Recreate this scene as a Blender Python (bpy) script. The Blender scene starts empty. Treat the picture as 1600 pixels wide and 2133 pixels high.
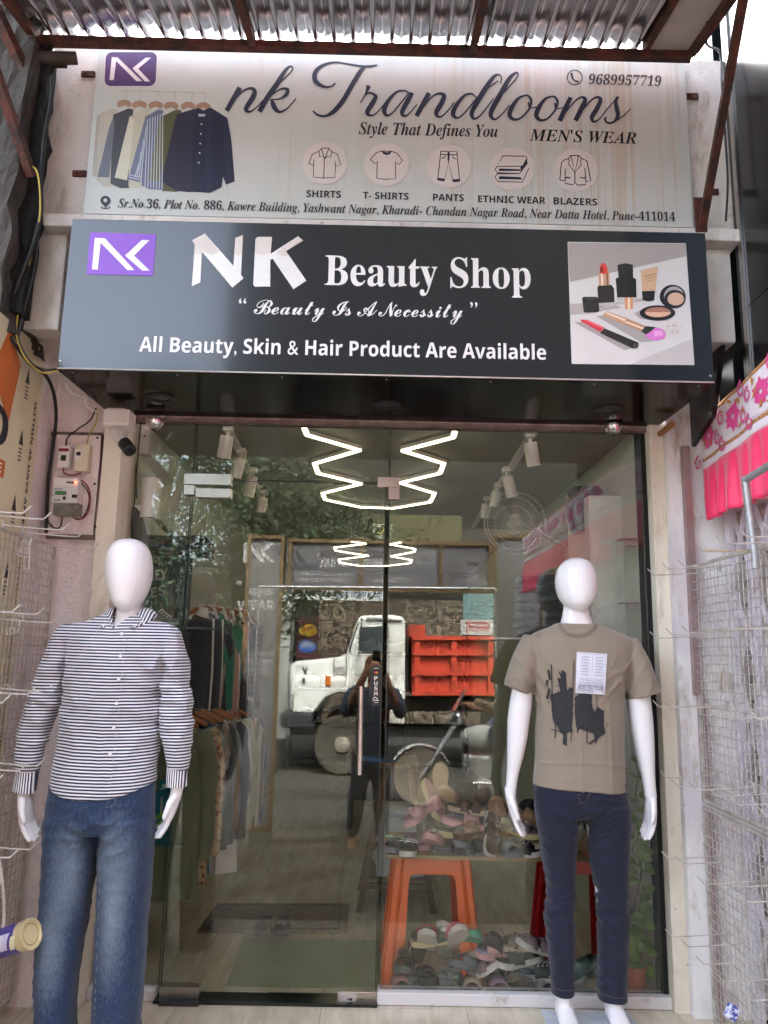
import bpy, bmesh, math, random
from mathutils import Vector, Matrix, noise, Quaternion
R = math.radians
rnd = random.Random(7)
S = bpy.context.scene
COL = S.collection
# ---------------------------------------------------------------- camera
F, CX, CY = 1600.0, 800.0, 1066.5
CAM = Vector((0, -3.56, 1.45))
YAW, PITCH, ROLL = 0.00519479, 0.18167633, 0.01986935
_f = Vector((math.sin(YAW)*math.cos(PITCH), math.cos(YAW)*math.cos(PITCH), math.sin(PITCH)))
_r0 = Vector((math.cos(YAW), -math.sin(YAW), 0)); _u0 = _r0.cross(_f)
_r = _r0*math.cos(ROLL) + _u0*math.sin(ROLL); _u = _u0*math.cos(ROLL) - _r0*math.sin(ROLL)
cd = bpy.data.cameras.new('camera'); cam = bpy.data.objects.new('camera', cd); COL.objects.link(cam)
cd.sensor_fit = 'HORIZONTAL'; cd.sensor_width = 36; cd.lens = 36; cd.clip_start = 0.02; cd.clip_end = 500
cam.matrix_world = Matrix(((_r.x, _u.x, -_f.x, CAM.x), (_r.y, _u.y, -_f.y, CAM.y), (_r.z, _u.z, -_f.z, CAM.z), (0, 0, 0, 1)))
S.camera = cam
def ray(px, py): return _f + _r*((px-CX)/F) - _u*((py-CY)/F)
def at(px, py, Y):
    d = ray(px, py); return CAM + d*((Y-CAM.y)/d.y)
def atz(px, py, Z):
    d = ray(px, py); return CAM + d*((Z-CAM.z)/d.z)
def atx(px, py, X):
    d = ray(px, py); return CAM + d*((X-CAM.x)/d.x)
def mir(px, py, Y):                      # a point seen mirrored in the shop glass (plane y = 0)
    p = at(px, py, Y); return Vector((p.x, -p.y, p.z))
# ---------------------------------------------------------------- light
W = bpy.data.worlds.new('World'); S.world = W; W.use_nodes = True
nt = W.node_tree; sky = nt.nodes.new('ShaderNodeTexSky'); sky.sky_type = 'NISHITA'; sky.sun_disc = False
SUN_EL, SUN_ROT = R(52), R(12)
sky.sun_elevation = SUN_EL; sky.sun_rotation = SUN_ROT; sky.dust_density = 6; sky.air_density = 1.0; sky.ozone_density = 0.6
bg = nt.nodes['Background']; hs = nt.nodes.new('ShaderNodeHueSaturation'); hs.inputs['Saturation'].default_value = .55; nt.links.new(sky.outputs[0], hs.inputs['Color']); nt.links.new(hs.outputs[0], bg.inputs[0]); bg.inputs[1].default_value = 0.15
sl = bpy.data.lights.new('sun', 'SUN'); sl.energy = 2.1; sl.angle = R(12); sl.color = (1, .97, .93)
sun = bpy.data.objects.new('sun', sl); COL.objects.link(sun)
sdir = Vector((math.sin(SUN_ROT)*math.cos(SUN_EL), math.cos(SUN_ROT)*math.cos(SUN_EL), math.sin(SUN_EL)))
sun.rotation_euler = sdir.to_track_quat('Z', 'Y').to_euler()
S.view_settings.view_transform = 'Standard'; S.view_settings.look = 'None'; S.view_settings.exposure = 3.9; S.view_settings.gamma = 1
S.cycles.use_denoising = True; S.cycles.max_bounces = 10; S.cycles.transparent_max_bounces = 24; S.cycles.diffuse_bounces = 4
S.cycles.glossy_bounces = 5; S.cycles.sample_clamp_indirect = 6
# ---------------------------------------------------------------- helpers
def lin(h):
    c = [int(h[i:i+2], 16)/255 for i in (0, 2, 4)]
    return tuple((x/12.92 if x <= .04045 else ((x+.055)/1.055)**2.4) for x in c) + (1,)
MATS = {}
def nd(m, t, **k):
    n = m.node_tree.nodes.new('ShaderNode'+t)
    for a, v in k.items(): setattr(n, a, v)
    return n
def lk(m, a, b): m.node_tree.links.new(a, b)
def mat(name, col='808080', rough=.6, metal=0, var=.12, vs=6, bump=0, bs=60, spec=.5, coat=0, emit=None, es=1, alpha=None, col2=None, lo=.35, hi=.65, stretch=(1, 1, 1), sheen=0):
    if name in MATS: return MATS[name]
    m = bpy.data.materials.new(name); m.use_nodes = True; b = m.node_tree.nodes['Principled BSDF']
    c = lin(col) if isinstance(col, str) else col
    b.inputs['Roughness'].default_value = rough; b.inputs['Metallic'].default_value = metal
    b.inputs['Specular IOR Level'].default_value = spec; b.inputs['Coat Weight'].default_value = coat; b.inputs['Coat Roughness'].default_value = .08
    b.inputs['Sheen Weight'].default_value = sheen
    tc = nd(m, 'TexCoord'); mp = nd(m, 'Mapping'); mp.inputs['Scale'].default_value = stretch; lk(m, tc.outputs['Object'], mp.inputs[0])
    n = nd(m, 'TexNoise'); n.inputs['Scale'].default_value = vs; n.inputs['Detail'].default_value = 6; n.inputs['Roughness'].default_value = .62; lk(m, mp.outputs[0], n.inputs[0])
    r = nd(m, 'ValToRGB'); lk(m, n.outputs['Fac'], r.inputs[0])
    r.color_ramp.elements[0].position = lo; r.color_ramp.elements[1].position = hi
    d = lin(col2) if col2 else tuple(x*(1-2*var) for x in c[:3]) + (1,)
    r.color_ramp.elements[0].color = d; r.color_ramp.elements[1].color = c
    lk(m, r.outputs[0], b.inputs['Base Color'])
    if bump:
        n2 = nd(m, 'TexNoise'); n2.inputs['Scale'].default_value = bs; n2.inputs['Detail'].default_value = 4; lk(m, mp.outputs[0], n2.inputs[0])
        bp = nd(m, 'Bump'); bp.inputs['Strength'].default_value = bump; bp.inputs['Distance'].default_value = .01; lk(m, n2.outputs['Fac'], bp.inputs['Height']); lk(m, bp.outputs[0], b.inputs['Normal'])
    if emit: b.inputs['Emission Color'].default_value = lin(emit); b.inputs['Emission Strength'].default_value = es
    MATS[name] = m; return m
def bsdf(m): return m.node_tree.nodes['Principled BSDF']
def math_(m, op, a, b=None, c=None):
    n = nd(m, 'Math', operation=op)
    for i, v in enumerate((a, b, c)):
        if v is None: continue
        if isinstance(v, (int, float)): n.inputs[i].default_value = v
        else: lk(m, v, n.inputs[i])
    return n.outputs[0]
def mixc(m, fac, a, b, mode='MIX'):
    n = nd(m, 'Mix', data_type='RGBA', blend_type=mode)
    if isinstance(fac, (int, float)): n.inputs[0].default_value = fac
    else: lk(m, fac, n.inputs[0])
    for i, v in ((6, a), (7, b)):
        if isinstance(v, tuple): n.inputs[i].default_value = v
        else: lk(m, v, n.inputs[i])
    return n.outputs[2]
def ramp(m, fac, p):
    r = nd(m, 'ValToRGB'); lk(m, fac, r.inputs[0]); e = r.color_ramp.elements
    e[0].position, e[0].color = p[0]; e[1].position, e[1].color = p[-1]
    for q in p[1:-1]:
        x = e.new(q[0]); x.color = q[1]
    return r.outputs[0]
def texn(m, scale, detail=4, stretch=(1, 1, 1), rough=.55, dist=0):
    tc = nd(m, 'TexCoord'); mp = nd(m, 'Mapping'); mp.inputs['Scale'].default_value = stretch; lk(m, tc.outputs['Object'], mp.inputs[0])
    n = nd(m, 'TexNoise'); n.inputs['Scale'].default_value = scale; n.inputs['Detail'].default_value = detail; n.inputs['Roughness'].default_value = rough; n.inputs['Distortion'].default_value = dist
    lk(m, mp.outputs[0], n.inputs[0]); return n.outputs['Fac']
BLACK4, WHITE4 = (0, 0, 0, 1), (1, 1, 1, 1)

class MB:
    def __init__(s): s.bm = bmesh.new()
    def face(s, pts):
        try: return s.bm.faces.new([s.bm.verts.new(Vector(p)) for p in pts])
        except ValueError: return None
    def box(s, c, d, rot=None, taper=1):
        c = Vector(c); q = rot if rot is not None else Matrix.Identity(3); v = []
        for z in (-.5, .5):
            t = taper if z > 0 else 1
            for x, y in ((-.5, -.5), (.5, -.5), (.5, .5), (-.5, .5)): v.append(s.bm.verts.new(c + q @ Vector((x*d[0]*t, y*d[1]*t, z*d[2]))))
        for f in ((3, 2, 1, 0), (4, 5, 6, 7), (0, 1, 5, 4), (1, 2, 6, 5), (2, 3, 7, 6), (3, 0, 4, 7)): s.bm.faces.new([v[i] for i in f])
        return s
    def bb(s, x0, x1, y0, y1, z0, z1): return s.box(((x0+x1)/2, (y0+y1)/2, (z0+z1)/2), (abs(x1-x0), abs(y1-y0), abs(z1-z0)))
    def prism(s, pts, ext):
        a = [Vector(p) for p in pts]; e = Vector(ext)
        v0 = [s.bm.verts.new(p) for p in a]; v1 = [s.bm.verts.new(p+e) for p in a]; n = len(a)
        f = s.bm.faces.new(v0); s.bm.faces.new(v1[::-1])
        for i in range(n): s.bm.faces.new((v0[(i+1) % n], v0[i], v1[i], v1[(i+1) % n]))
        return s
    def loft(s, rings, cap=True, closed=True):
        vs = [[s.bm.verts.new(Vector(p)) for p in r] for r in rings]; n = len(rings[0])
        for a, b in zip(vs, vs[1:]):
            for i in range(n if closed else n-1): s.bm.faces.new((a[i], a[(i+1) % n], b[(i+1) % n], b[i]))
        if cap and closed:
            s.bm.faces.new(vs[0][::-1]); s.bm.faces.new(vs[-1])
        return s
    def tube(s, pts, r=.01, seg=8, cap=True):
        pts = [Vector(p) for p in pts]; rr = r if isinstance(r, (list, tuple)) else [r]*len(pts)
        t0 = (pts[1]-pts[0]).normalized(); n = t0.orthogonal().normalized(); rings = []
        for i, p in enumerate(pts):
            t = (pts[min(i+1, len(pts)-1)] - pts[max(i-1, 0)])
            if t.length < 1e-9: t = t0
            t.normalize(); n = (n - t*n.dot(t)); n = n.normalized() if n.length > 1e-6 else t.orthogonal().normalized(); b = t.cross(n)
            rings.append([p + (n*math.cos(k*2*math.pi/seg) + b*math.sin(k*2*math.pi/seg))*rr[i] for k in range(seg)])
        return s.loft(rings, cap)
    def bar(s, a, b, w, h, up=(0, 0, 1)):
        a, b = Vector(a), Vector(b); t = (b-a).normalized(); u = Vector(up); sd = t.cross(u)
        sd = sd.normalized() if sd.length > 1e-5 else t.orthogonal().normalized(); u = sd.cross(t).normalized()
        return s.loft([[p+sd*x*w/2+u*y*h/2 for x, y in ((-1, -1), (1, -1), (1, 1), (-1, 1))] for p in (a, b)])
    def lathe(s, prof, o=(0, 0, 0), ax=(0, 0, 1), seg=24, cap=True):
        q = Vector((0, 0, 1)).rotation_difference(Vector(ax)).to_matrix(); o = Vector(o)
        return s.loft([[o + q @ Vector((max(r, 1e-4)*math.cos(k*2*math.pi/seg), max(r, 1e-4)*math.sin(k*2*math.pi/seg), z)) for k in range(seg)] for r, z in prof], cap)
    def ball(s, c, r, seg=16, rings=10):
        c = Vector(c); r = r if isinstance(r, (list, tuple)) else (r, r, r)
        return s.loft([[c + Vector((r[0]*math.sin(t)*math.cos(k*2*math.pi/seg), r[1]*math.sin(t)*math.sin(k*2*math.pi/seg), -r[2]*math.cos(t))) for k in range(seg)] for t in [max(.02, min(math.pi-.02, math.pi*i/rings)) for i in range(rings+1)]])
    def ribbon(s, pts, O, ux, uz, scale=1, sub=8):            # flat stroke of varying width
        P = catmull(pts, sub); L = []
        for i, p in enumerate(P):
            a, b = P[max(i-1, 0)], P[min(i+1, len(P)-1)]
            t = Vector((b[0]-a[0], b[1]-a[1])); t = t.normalized() if t.length > 1e-9 else Vector((1, 0)); n = Vector((-t.y, t.x))*p[2]/2
            L.append((Vector((p[0], p[1]))+n, Vector((p[0], p[1]))-n))
        f = lambda q: O + ux*q.x*scale + uz*q.y*scale
        v = [(s.bm.verts.new(f(a)), s.bm.verts.new(f(b))) for a, b in L]
        for a, b in zip(v, v[1:]):
            try: s.bm.faces.new((a[0], a[1], b[1], b[0]))
            except ValueError: pass
        return s
    def build(s, name, m, parent=None, smooth=False, bevel=0, mods=None, recalc=True, angle=40):
        if recalc: bmesh.ops.recalc_face_normals(s.bm, faces=s.bm.faces)
        if bevel: bmesh.ops.bevel(s.bm, geom=[e for e in s.bm.edges if len(e.link_faces) == 2 and e.calc_face_angle(0) > .6], offset=bevel, segments=2, affect='EDGES', profile=.6)
        me = bpy.data.meshes.new(name); s.bm.to_mesh(me); s.bm.free()
        return link_mesh(name, me, m, parent, smooth, angle)
def link_mesh(name, me, m, parent=None, smooth=False, angle=40):
    o = bpy.data.objects.new(name, me); COL.objects.link(o)
    for x in (m if isinstance(m, (list, tuple)) else [m]): me.materials.append(x)
    if smooth:
        me.polygons.foreach_set('use_smooth', [True]*len(me.polygons))
        if angle < 180: me.set_sharp_from_angle(angle=R(angle))
    if parent: setpar(o, parent)
    return o
def wloc(o):
    p = Vector(o.location)
    return p
def setpar(o, parent):
    o.parent = parent
    if parent.type == 'EMPTY': o.matrix_parent_inverse = base_matrix(parent).inverted()
def base_matrix(e): return Matrix.LocRotScale(e.location, e.rotation_euler, e.scale)
def tag(o, label=None, cat=None, group=None, kind=None):
    if label: o['label'] = label
    if cat: o['category'] = cat
    if group: o['group'] = group
    if kind: o['kind'] = kind
    return o
def thing(name, label, cat, loc=(0, 0, 0), group=None):
    o = bpy.data.objects.new(name, None); COL.objects.link(o); o.location = loc; o.empty_display_size = .05
    return tag(o, label, cat, group)
def copy_tree(o, parent=None):
    c = o.copy(); COL.objects.link(c)
    if parent: c.parent = parent
    for ch in list(o.children): copy_tree(ch, c)
    return c
def catmull(pts, sub=8):
    pts = [tuple(map(float, p)) for p in pts]
    if len(pts) < 3: return pts
    out = []; n = len(pts)
    for i in range(n-1):
        p0, p1, p2, p3 = pts[max(i-1, 0)], pts[i], pts[i+1], pts[min(i+2, n-1)]
        for k in range(sub):
            t = k/sub
            out.append(tuple(.5*((2*b)+(c-a)*t+(2*a-5*b+4*c-d)*t*t+(-a+3*b-3*c+d)*t**3) for a, b, c, d in zip(p0, p1, p2, p3)))
    out.append(pts[-1]); return out
_lay = [0]
def lay():                                                     # thin print layers, each a hair above the last
    _lay[0] = (_lay[0]+1) % 220; return .0006 + .000028*_lay[0]
STY = {'serif': (0x1D400, 0x1D41A, 0x1D7CE), 'serifi': (0x1D468, 0x1D482, 0x1D7CE), 'script': (0x1D4D0, 0x1D4EA, None), 'sans': (0x1D5D4, 0x1D5EE, 0x1D7EC), 'sansi': (0x1D63C, 0x1D656, 0x1D7EC), 'plain': None}
def style(t, st):
    k = STY[st]
    if not k: return t
    return ''.join(chr(k[0]+ord(c)-65) if 'A' <= c <= 'Z' else chr(k[1]+ord(c)-97) if 'a' <= c <= 'z' else chr(k[2]+ord(c)-48) if k[2] and '0' <= c <= '9' else c for c in t)
def text(t, st, A, B, H, m, name='lettering', parent=None, up=None, shear=0, off=.001, thick=0, bold=0):
    """t written from A to B (its exact ink width), H = height of the whole ink box"""
    cu = bpy.data.curves.new('t', 'FONT'); cu.body = style(t, st); cu.size = 1; cu.resolution_u = 3; cu.shear = shear; cu.offset = bold
    ob = bpy.data.objects.new('t', cu); me0 = ob.to_mesh(); me = me0.copy(); ob.to_mesh_clear()
    bpy.data.objects.remove(ob)
    xs = [v.co.x for v in me.vertices]; ys = [v.co.y for v in me.vertices]
    if not xs: return None
    x0, x1, y0, y1 = min(xs), max(xs), min(ys), max(ys)
    A, B = Vector(A), Vector(B); ux = (B-A); up = Vector(up) if up is not None else Vector((0, 0, 1))
    uz = up - ux.normalized()*up.dot(ux.normalized()); uz.normalize(); nn = ux.normalized().cross(uz)
    for v in me.vertices: v.co = A + ux*((v.co.x-x0)/(x1-x0)) + uz*(H*(v.co.y-y0)/(y1-y0)) + nn*off
    if thick:
        bm = bmesh.new(); bm.from_mesh(me); g = bmesh.ops.extrude_face_region(bm, geom=bm.faces[:])
        for v in g['geom']:
            if isinstance(v, bmesh.types.BMVert): v.co -= nn*thick
        bm.to_mesh(me); bm.free()
    me.materials.clear()
    return link_mesh(name, me, m, parent)
def ptext(t, st, a, b, h, Y, m, parent, name='lettering', **k):    # a, b: ink-box bottom corners in photo px, h: px height at a
    A, B = at(*a, Y), at(*b, Y); H = (at(a[0], a[1]-h, Y)-A).length
    k.setdefault('off', lay()); return text(t, st, A, B, H, m, name, parent, **k)
def ppoly(mb, pts, Y, off=None):
    o = Vector((0, -(lay() if off is None else off), 0)); mb.face([at(x, y, Y)+o for x, y in pts]); return mb
def plines(mb, strokes, Y, w=2.0, sub=6, f=lambda p: p):
    for st in strokes:
        o = lay(); P = catmull([(*f(p[:2]), p[2] if len(p) > 2 else w) for p in st], sub) if sub > 1 else [(*f(p[:2]), p[2] if len(p) > 2 else w) for p in st]
        L = []
        for i, p in enumerate(P):
            a, b = P[max(i-1, 0)], P[min(i+1, len(P)-1)]; t = Vector((b[0]-a[0], b[1]-a[1])); t = t.normalized() if t.length > 1e-9 else Vector((1, 0))
            n = Vector((-t.y, t.x))*p[2]/2; L.append((Vector(p[:2])+n, Vector(p[:2])-n))
        v = [[mb.bm.verts.new(at(q.x, q.y, Y)+Vector((0, -o, 0))) for q in l] for l in L]
        for a, b in zip(v, v[1:]): mb.bm.faces.new((a[0], a[1], b[1], b[0]))
    return mb
def ell(cx, cy, rx, ry, n=28, a0=0, a1=2*math.pi): return [(cx+rx*math.cos(a0+(a1-a0)*i/n), cy+ry*math.sin(a0+(a1-a0)*i/n)) for i in range(n+(1 if a1-a0 < 6.2 else 0))]
def scal(pts, z, x0, y0, k): return [(x0+p[0]*k, y0+p[1]*k) + tuple(q*k for q in p[2:]) for p in pts]
# ---------------------------------------------------------------- materials of the place
def stucco(name, c1, c2, stain, bump=.35, bs=70, dirt=.5):
    m = mat(name, c1, .85, var=.06, vs=3, bump=bump, bs=bs); b = bsdf(m)
    base = mixc(m, ramp(m, texn(m, 2.2, 7, (1, 1, .6), .65), [(.48, BLACK4), (.58, WHITE4)]), lin(c1), lin(c2))
    st = ramp(m, texn(m, 7, 8, (1, 1, .35), .7, .4), [(.55, BLACK4), (.68, (dirt,)*3+(1,))])
    base = mixc(m, st, base, lin(stain))
    sp = ramp(m, texn(m, 38, 3), [(.70, BLACK4), (.76, (.6,)*3+(1,))]); base = mixc(m, sp, base, lin('6b625c'))
    lk(m, base, b.inputs['Base Color']); return m
M_white = stucco('white_wall', 'ddd6d0', 'cbc3bf', '84694a', .35, 60, .65)
M_pink = stucco('pink_stucco', 'e6d9d7', 'dccfce', 'a59a97', .9, 45)
M_lav = stucco('lavender_paint', 'd0c8cb', 'e2dedc', '9a8058', .3, 50, .85)
M_cream = stucco('cream_tile', 'e3dccb', 'd6ccb9', '94805f', .08, 40, .55)
M_conc = stucco('dark_concrete', '3a3430', '4a433c', '211d1b', 1.0, 25)
M_black = mat('black_panel', '0c1013', .22, var=.08, vs=20, spec=.5, coat=.05)
M_face = mat('black_sign_face', '09121c', .18, var=.1, vs=14, spec=.45, coat=.55, bump=.05, bs=4)
M_rust = mat('rusty_iron', '5a2c20', .8, var=.2, vs=18, bump=.5, bs=60, col2='2e1d18', lo=.4, hi=.62)
M_rustb = mat('rust_brown_bar', '5f4a44', .7, var=.2, vs=12, bump=.3, col2='7d6a66', lo=.3, hi=.6)
M_steel = mat('brushed_steel', 'b9b4ae', .28, 1, var=.06, vs=30)
M_wire = mat('grey_wire', 'a9a49e', .4, .7, var=.15, vs=40)
M_wirew = mat('white_wire', 'd3cfc9', .45, .2, var=.1, vs=40)
M_dark = mat('dark_void', '0b0b0c', .8)
M_blk = mat('black_rubber', '17171a', .6, var=.1)
M_wht = mat('white_plastic', 'e6e2dd', .4, var=.04, vs=4)
M_crm = mat('cream_plastic', 'd9cfb6', .45, var=.05)
M_dkg = mat('dark_grey_metal', '3a3a3d', .4, .4, var=.1)
M_alu = mat('aluminium', 'c9c6c4', .35, .6, var=.1, vs=20, stretch=(1, 1, 6))
M_galv = mat('galvanised_pipe', 'b5b7b8', .45, .6, var=.15, vs=30)
M_navy = mat('navy_ink', '23263f', .55, var=.06)
M_ink = mat('dark_ink', '22222c', .55, var=.06)
def ink(h): return mat('print_'+h, h, .5, var=.03)
def floor_mat(name, c1, c2, mortar, size, off, rough=.18):
    m = mat(name, c1, rough, var=.05); b = bsdf(m)
    tc = nd(m, 'TexCoord'); mp = nd(m, 'Mapping'); mp.inputs['Location'].default_value = off; lk(m, tc.outputs['Object'], mp.inputs[0])
    br = nd(m, 'TexBrick'); br.offset = 0; br.inputs['Scale'].default_value = 1/size; br.inputs['Brick Width'].default_value = 1; br.inputs['Row Height'].default_value = 1
    br.inputs['Mortar Size'].default_value = .004; br.inputs['Color1'].default_value = lin(c1); br.inputs['Color2'].default_value = lin(c2); br.inputs['Mortar'].default_value = lin(mortar)
    lk(m, mp.outputs[0], br.inputs[0])
    c = mixc(m, ramp(m, texn(m, 3, 8, (1, 5, 1), .6, .6), [(.4, (.80, .78, .74, 1)), (.6, WHITE4)]), br.outputs[0], br.outputs[0])
    v = nd(m, 'Mix', data_type='RGBA', blend_type='MULTIPLY'); v.inputs[0].default_value = 1; lk(m, br.outputs[0], v.inputs[6]); lk(m, ramp(m, texn(m, 3, 8, (6, 1, 1), .6, .6), [(.38, (.80, .78, .74, 1)), (.62, WHITE4)]), v.inputs[7])
    lk(m, v.outputs[2], b.inputs['Base Color']); return m
M_tile = floor_mat('beige_floor_tile', 'd8cdb8', 'd2c6b0', 'b3a890', .6, (.2, .05, 0))
def glass_mat(name, tint, k):
    m = bpy.data.materials.new(name); m.use_nodes = True; n = m.node_tree.nodes; n.remove(n['Principled BSDF'])
    t = nd(m, 'BsdfTransparent'); t.inputs[0].default_value = tint; g = nd(m, 'BsdfGlossy'); g.inputs['Roughness'].default_value = 0; g.inputs[0].default_value = (.95, 1, .97, 1)
    f = nd(m, 'Fresnel'); f.inputs[0].default_value = 1.5; fac = math_(m, 'MULTIPLY_ADD', f.outputs[0], .8, k)
    mx = nd(m, 'MixShader'); lk(m, fac, mx.inputs[0]); lk(m, t.outputs[0], mx.inputs[1]); lk(m, g.outputs[0], mx.inputs[2]); lk(m, mx.outputs[0], n['Material Output'].inputs[0])
    return m
M_glass = glass_mat('clear_glass', (.97, .98, .965, 1), .012)
M_gedge = mat('green_glass_edge', '2f3d36', .2, var=.05)
# ---------------------------------------------------------------- ground
def struct(name, mb, m, **k): return tag(mb.build(name, m, **k), kind='structure')
M_asph = mat('asphalt', '3c3a38', .9, var=.12, vs=5, bump=.5, bs=120)
M_pave = mat('rough_concrete_pavement', '5c564c', .9, var=.2, vs=2.5, bump=.6, bs=40, col2='37332d', lo=.42, hi=.6)
struct('road', MB().bb(-60, 60, -70, -4.95, -.42, -.30), M_asph)
struct('pavement', MB().bb(-60, 60, -4.95, -.98, -.42, -.285), M_pave)
struct('floor', MB().bb(-1.52, 1.6, -.98, 7.2, -.42, 0), M_tile)
# ---------------------------------------------------------------- the building
B = thing('shop_building', 'single storey shop building of pink and white painted walls around the glass front', 'building', (0, .2, 0))
MB().bb(-1.75, 1.62, -.5, -.2, 3.264, 4.135).build('upper_wall', M_white, B)
MB().bb(-1.50, -1.375, -.5, -.1, 2.765, 3.204).bb(1.345, 1.495, -.5, -.1, 2.775, 3.204).bb(-1.375, 1.345, -.42, -.1, 2.60, 3.203).build('beam', M_white, B, bevel=.008)
MB().bb(-1.505, 1.515, -.565, -.15, 3.205, 3.262).build('ledge', M_white, B, bevel=.006)
MB().bb(-1.75, -1.27, -.1, .1, 0, 2.765).build('front_wall', M_pink, B)
MB().bb(1.332, 1.9, -.1, .1, 0, 2.775).build('front_wall', M_lav, B)
MB().bb(-1.272, -1.186, -.15, .12, 0, 2.60).build('column', M_cream, B, bevel=.004)
MB().bb(1.268, 1.332, -.062, .12, 0, 2.60).build('column', M_cream, B, bevel=.004)
MB().bb(1.247, 1.268, .004, .1, 0, 2.56).build('black_gap', M_dark, B)
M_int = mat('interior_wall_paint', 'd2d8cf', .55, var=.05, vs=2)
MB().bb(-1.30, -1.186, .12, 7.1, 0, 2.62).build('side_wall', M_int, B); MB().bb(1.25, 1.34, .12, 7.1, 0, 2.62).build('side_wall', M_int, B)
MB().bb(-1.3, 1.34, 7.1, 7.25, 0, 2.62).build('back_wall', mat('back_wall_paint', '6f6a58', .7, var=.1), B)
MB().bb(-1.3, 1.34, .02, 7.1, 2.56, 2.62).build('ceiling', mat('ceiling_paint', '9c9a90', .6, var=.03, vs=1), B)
MB().bb(-1.75, 1.9, .06, 7.25, 2.62, 2.76).build('roof_slab', M_conc, B)
MB().bb(1.392, 1.425, -.135, -.1, 1.3, 2.42).bb(1.41, 1.44, -.13, -.1, 0, 1.3).build('metal_strip', mat('pinkish_metal', 'b09a98', .4, .6), B)
# peeled paint flakes beside the right column and stained lower wall of the left side
# left neighbour: stucco side wall, board in protective film, concrete column
N = thing('side_wall', 'rough pink stucco side wall at the left edge behind the wire rack', 'wall', (-1.6, -.6, 0))
MB().bb(-1.75, -1.53, -1.5, -.1, -.3, 2.765).build('stucco', M_pink, N)
MB().bb(-1.9, -1.50, -.5, -.1, 2.765, 2.80).build('soffit', M_white, N)
def rough_box(x0, x1, y0, y1, z0, z1, m, name, parent, amp=.03, sc=9, n=26):
    mb = MB(); mb.bb(x0, x1, y0, y1, z0, z1); bmesh.ops.subdivide_edges(mb.bm, edges=mb.bm.edges[:], cuts=n, use_grid_fill=True)
    for v in mb.bm.verts:
        p = v.co.copy(); v.co += Vector((noise.noise(p*sc), noise.noise(p*sc+Vector((9, 3, 1))), noise.noise(p*sc+Vector((2, 7, 5)))))*amp + Vector((noise.noise(p*sc*3), noise.noise(p*sc*3+Vector((5, 5, 5))), 0))*amp*.5
    return mb.build(name, m, parent)
nc = tag(rough_box(-2.3, -1.515, -.72, -.3, 2.70, 4.7, M_conc, 'neighbour_column', None), 'broken dark concrete column at the upper left corner beside the banner', 'column')
M_tar = mat('black_tar', '121110', .9, bump=1, bs=30)
o = rough_box(-1.53, -1.468, -.64, -.56, 2.78, 4.05, M_tar, 'tar_seam', nc, .022, 14, 20)
# protective film board
fb = thing('wall_board', 'beige protective film covered board with orange mark and black arrows on left wall', 'board', (-1.52, -.8, 0))
M_film = mat('beige_film', 'd2c6a4', .5, var=.05, vs=3)
M_or = mat('orange_print', 'c86a30', .6)
MB().bb(-1.53, -1.515, -1.3, -.285, .2, 2.745).build('board', M_film, fb)
sx = -1.5145
def stext(t, st, y0, z0, y1, z1, H, m, nm='lettering'):      # writing on the left side wall
    A, Bv = Vector((sx, y0, z0)), Vector((sx, y1, z1)); return text(t, st, A, Bv, H, m, nm, fb, up=(0, 1, 0) if z1 < z0 else (0, -1, 0), off=.0015)
MBT = lambda: MB()
LOG = [('REMOVE THE PROTECTIVE FILM', 1.52, 1.05), ('WITHIN 45 DAYS AFTER MOUNTING', 2.50, 1.62), ('REMOVE THE PROTECTIVE FILM', .98, .5)]
for t, za, zb in LOG:
    A, Bv = Vector((sx, -.345, za)), Vector((sx, -.345, zb)); text(t, 'sans', Bv, A, .022, M_ink, 'lettering', fb, up=(0, -1, 0), off=.0015) if False else text(t, 'sans', A, Bv, .022, M_ink, 'lettering', fb, up=(0, 1, 0), off=.0015)
am = MB()
for z in (2.55, 2.28, 2.0, 1.72, 1.4, 1.1, .8):
    am.face([(sx, -.405, z), (sx, -.445, z-.0), (sx, -.425, z+.07)])
    for k in range(4): am.face([(sx, -.41, z-.014-.016*k), (sx, -.44, z-.014-.016*k), (sx, -.44, z-.02-.016*k), (sx, -.41, z-.02-.016*k)])
am.build('arrow_marks', M_ink, fb, recalc=False)
MB().prism([(sx+.001, -.50, 2.60), (sx+.001, -.62, 2.72), (sx+.001, -.72, 2.50), (sx+.001, -.55, 2.34)], (-.001, 0, 0)).build('orange_mark', M_or, fb)
text('D', 'sans', (sx, -.72, 2.22), (sx, -.55, 2.22), .17, M_ink, 'lettering', fb, off=.003)
MB().prism([(sx+.001, -.54, 2.18), (sx+.001, -.7, 2.18), (sx+.001, -.7, 2.11), (sx+.001, -.54, 2.11)], (-.001, 0, 0)).build('orange_mark', M_or, fb)
text('E', 'sans', (sx, -.60, 2.125), (sx, -.57, 2.125), .04, M_wht, 'lettering', fb, off=.004)
# right neighbour: black cladding and collapsible gate
rc = thing('black_cladding', 'glossy black panel cladding of the neighbouring shop at the right edge', 'cladding', (1.7, -1, 2.8))
MB().bb(1.515, 1.56, -2.2, -.505, 2.90, 7.5).bb(1.56, 2.4, -.72, -.6, 2.9, 7.5).bb(1.50, 1.9, -.45, -.3, 2.45, 7.5).build('panel', M_black, rc, bevel=.003)
MB().prism([(1.44, -.12, 2.42), (1.44, -.35, 2.50), (1.44, -.48, 2.77), (1.44, -.12, 2.77)], (.02, 0, 0)).bb(1.515, 1.53, -2.2, -.51, 2.5, 2.897).build('lower_panel', M_black, rc)
MB().bb(1.506, 1.514, -.58, -.55, 2.5, 4.6).build('joint_strip', M_steel, rc)
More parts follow.
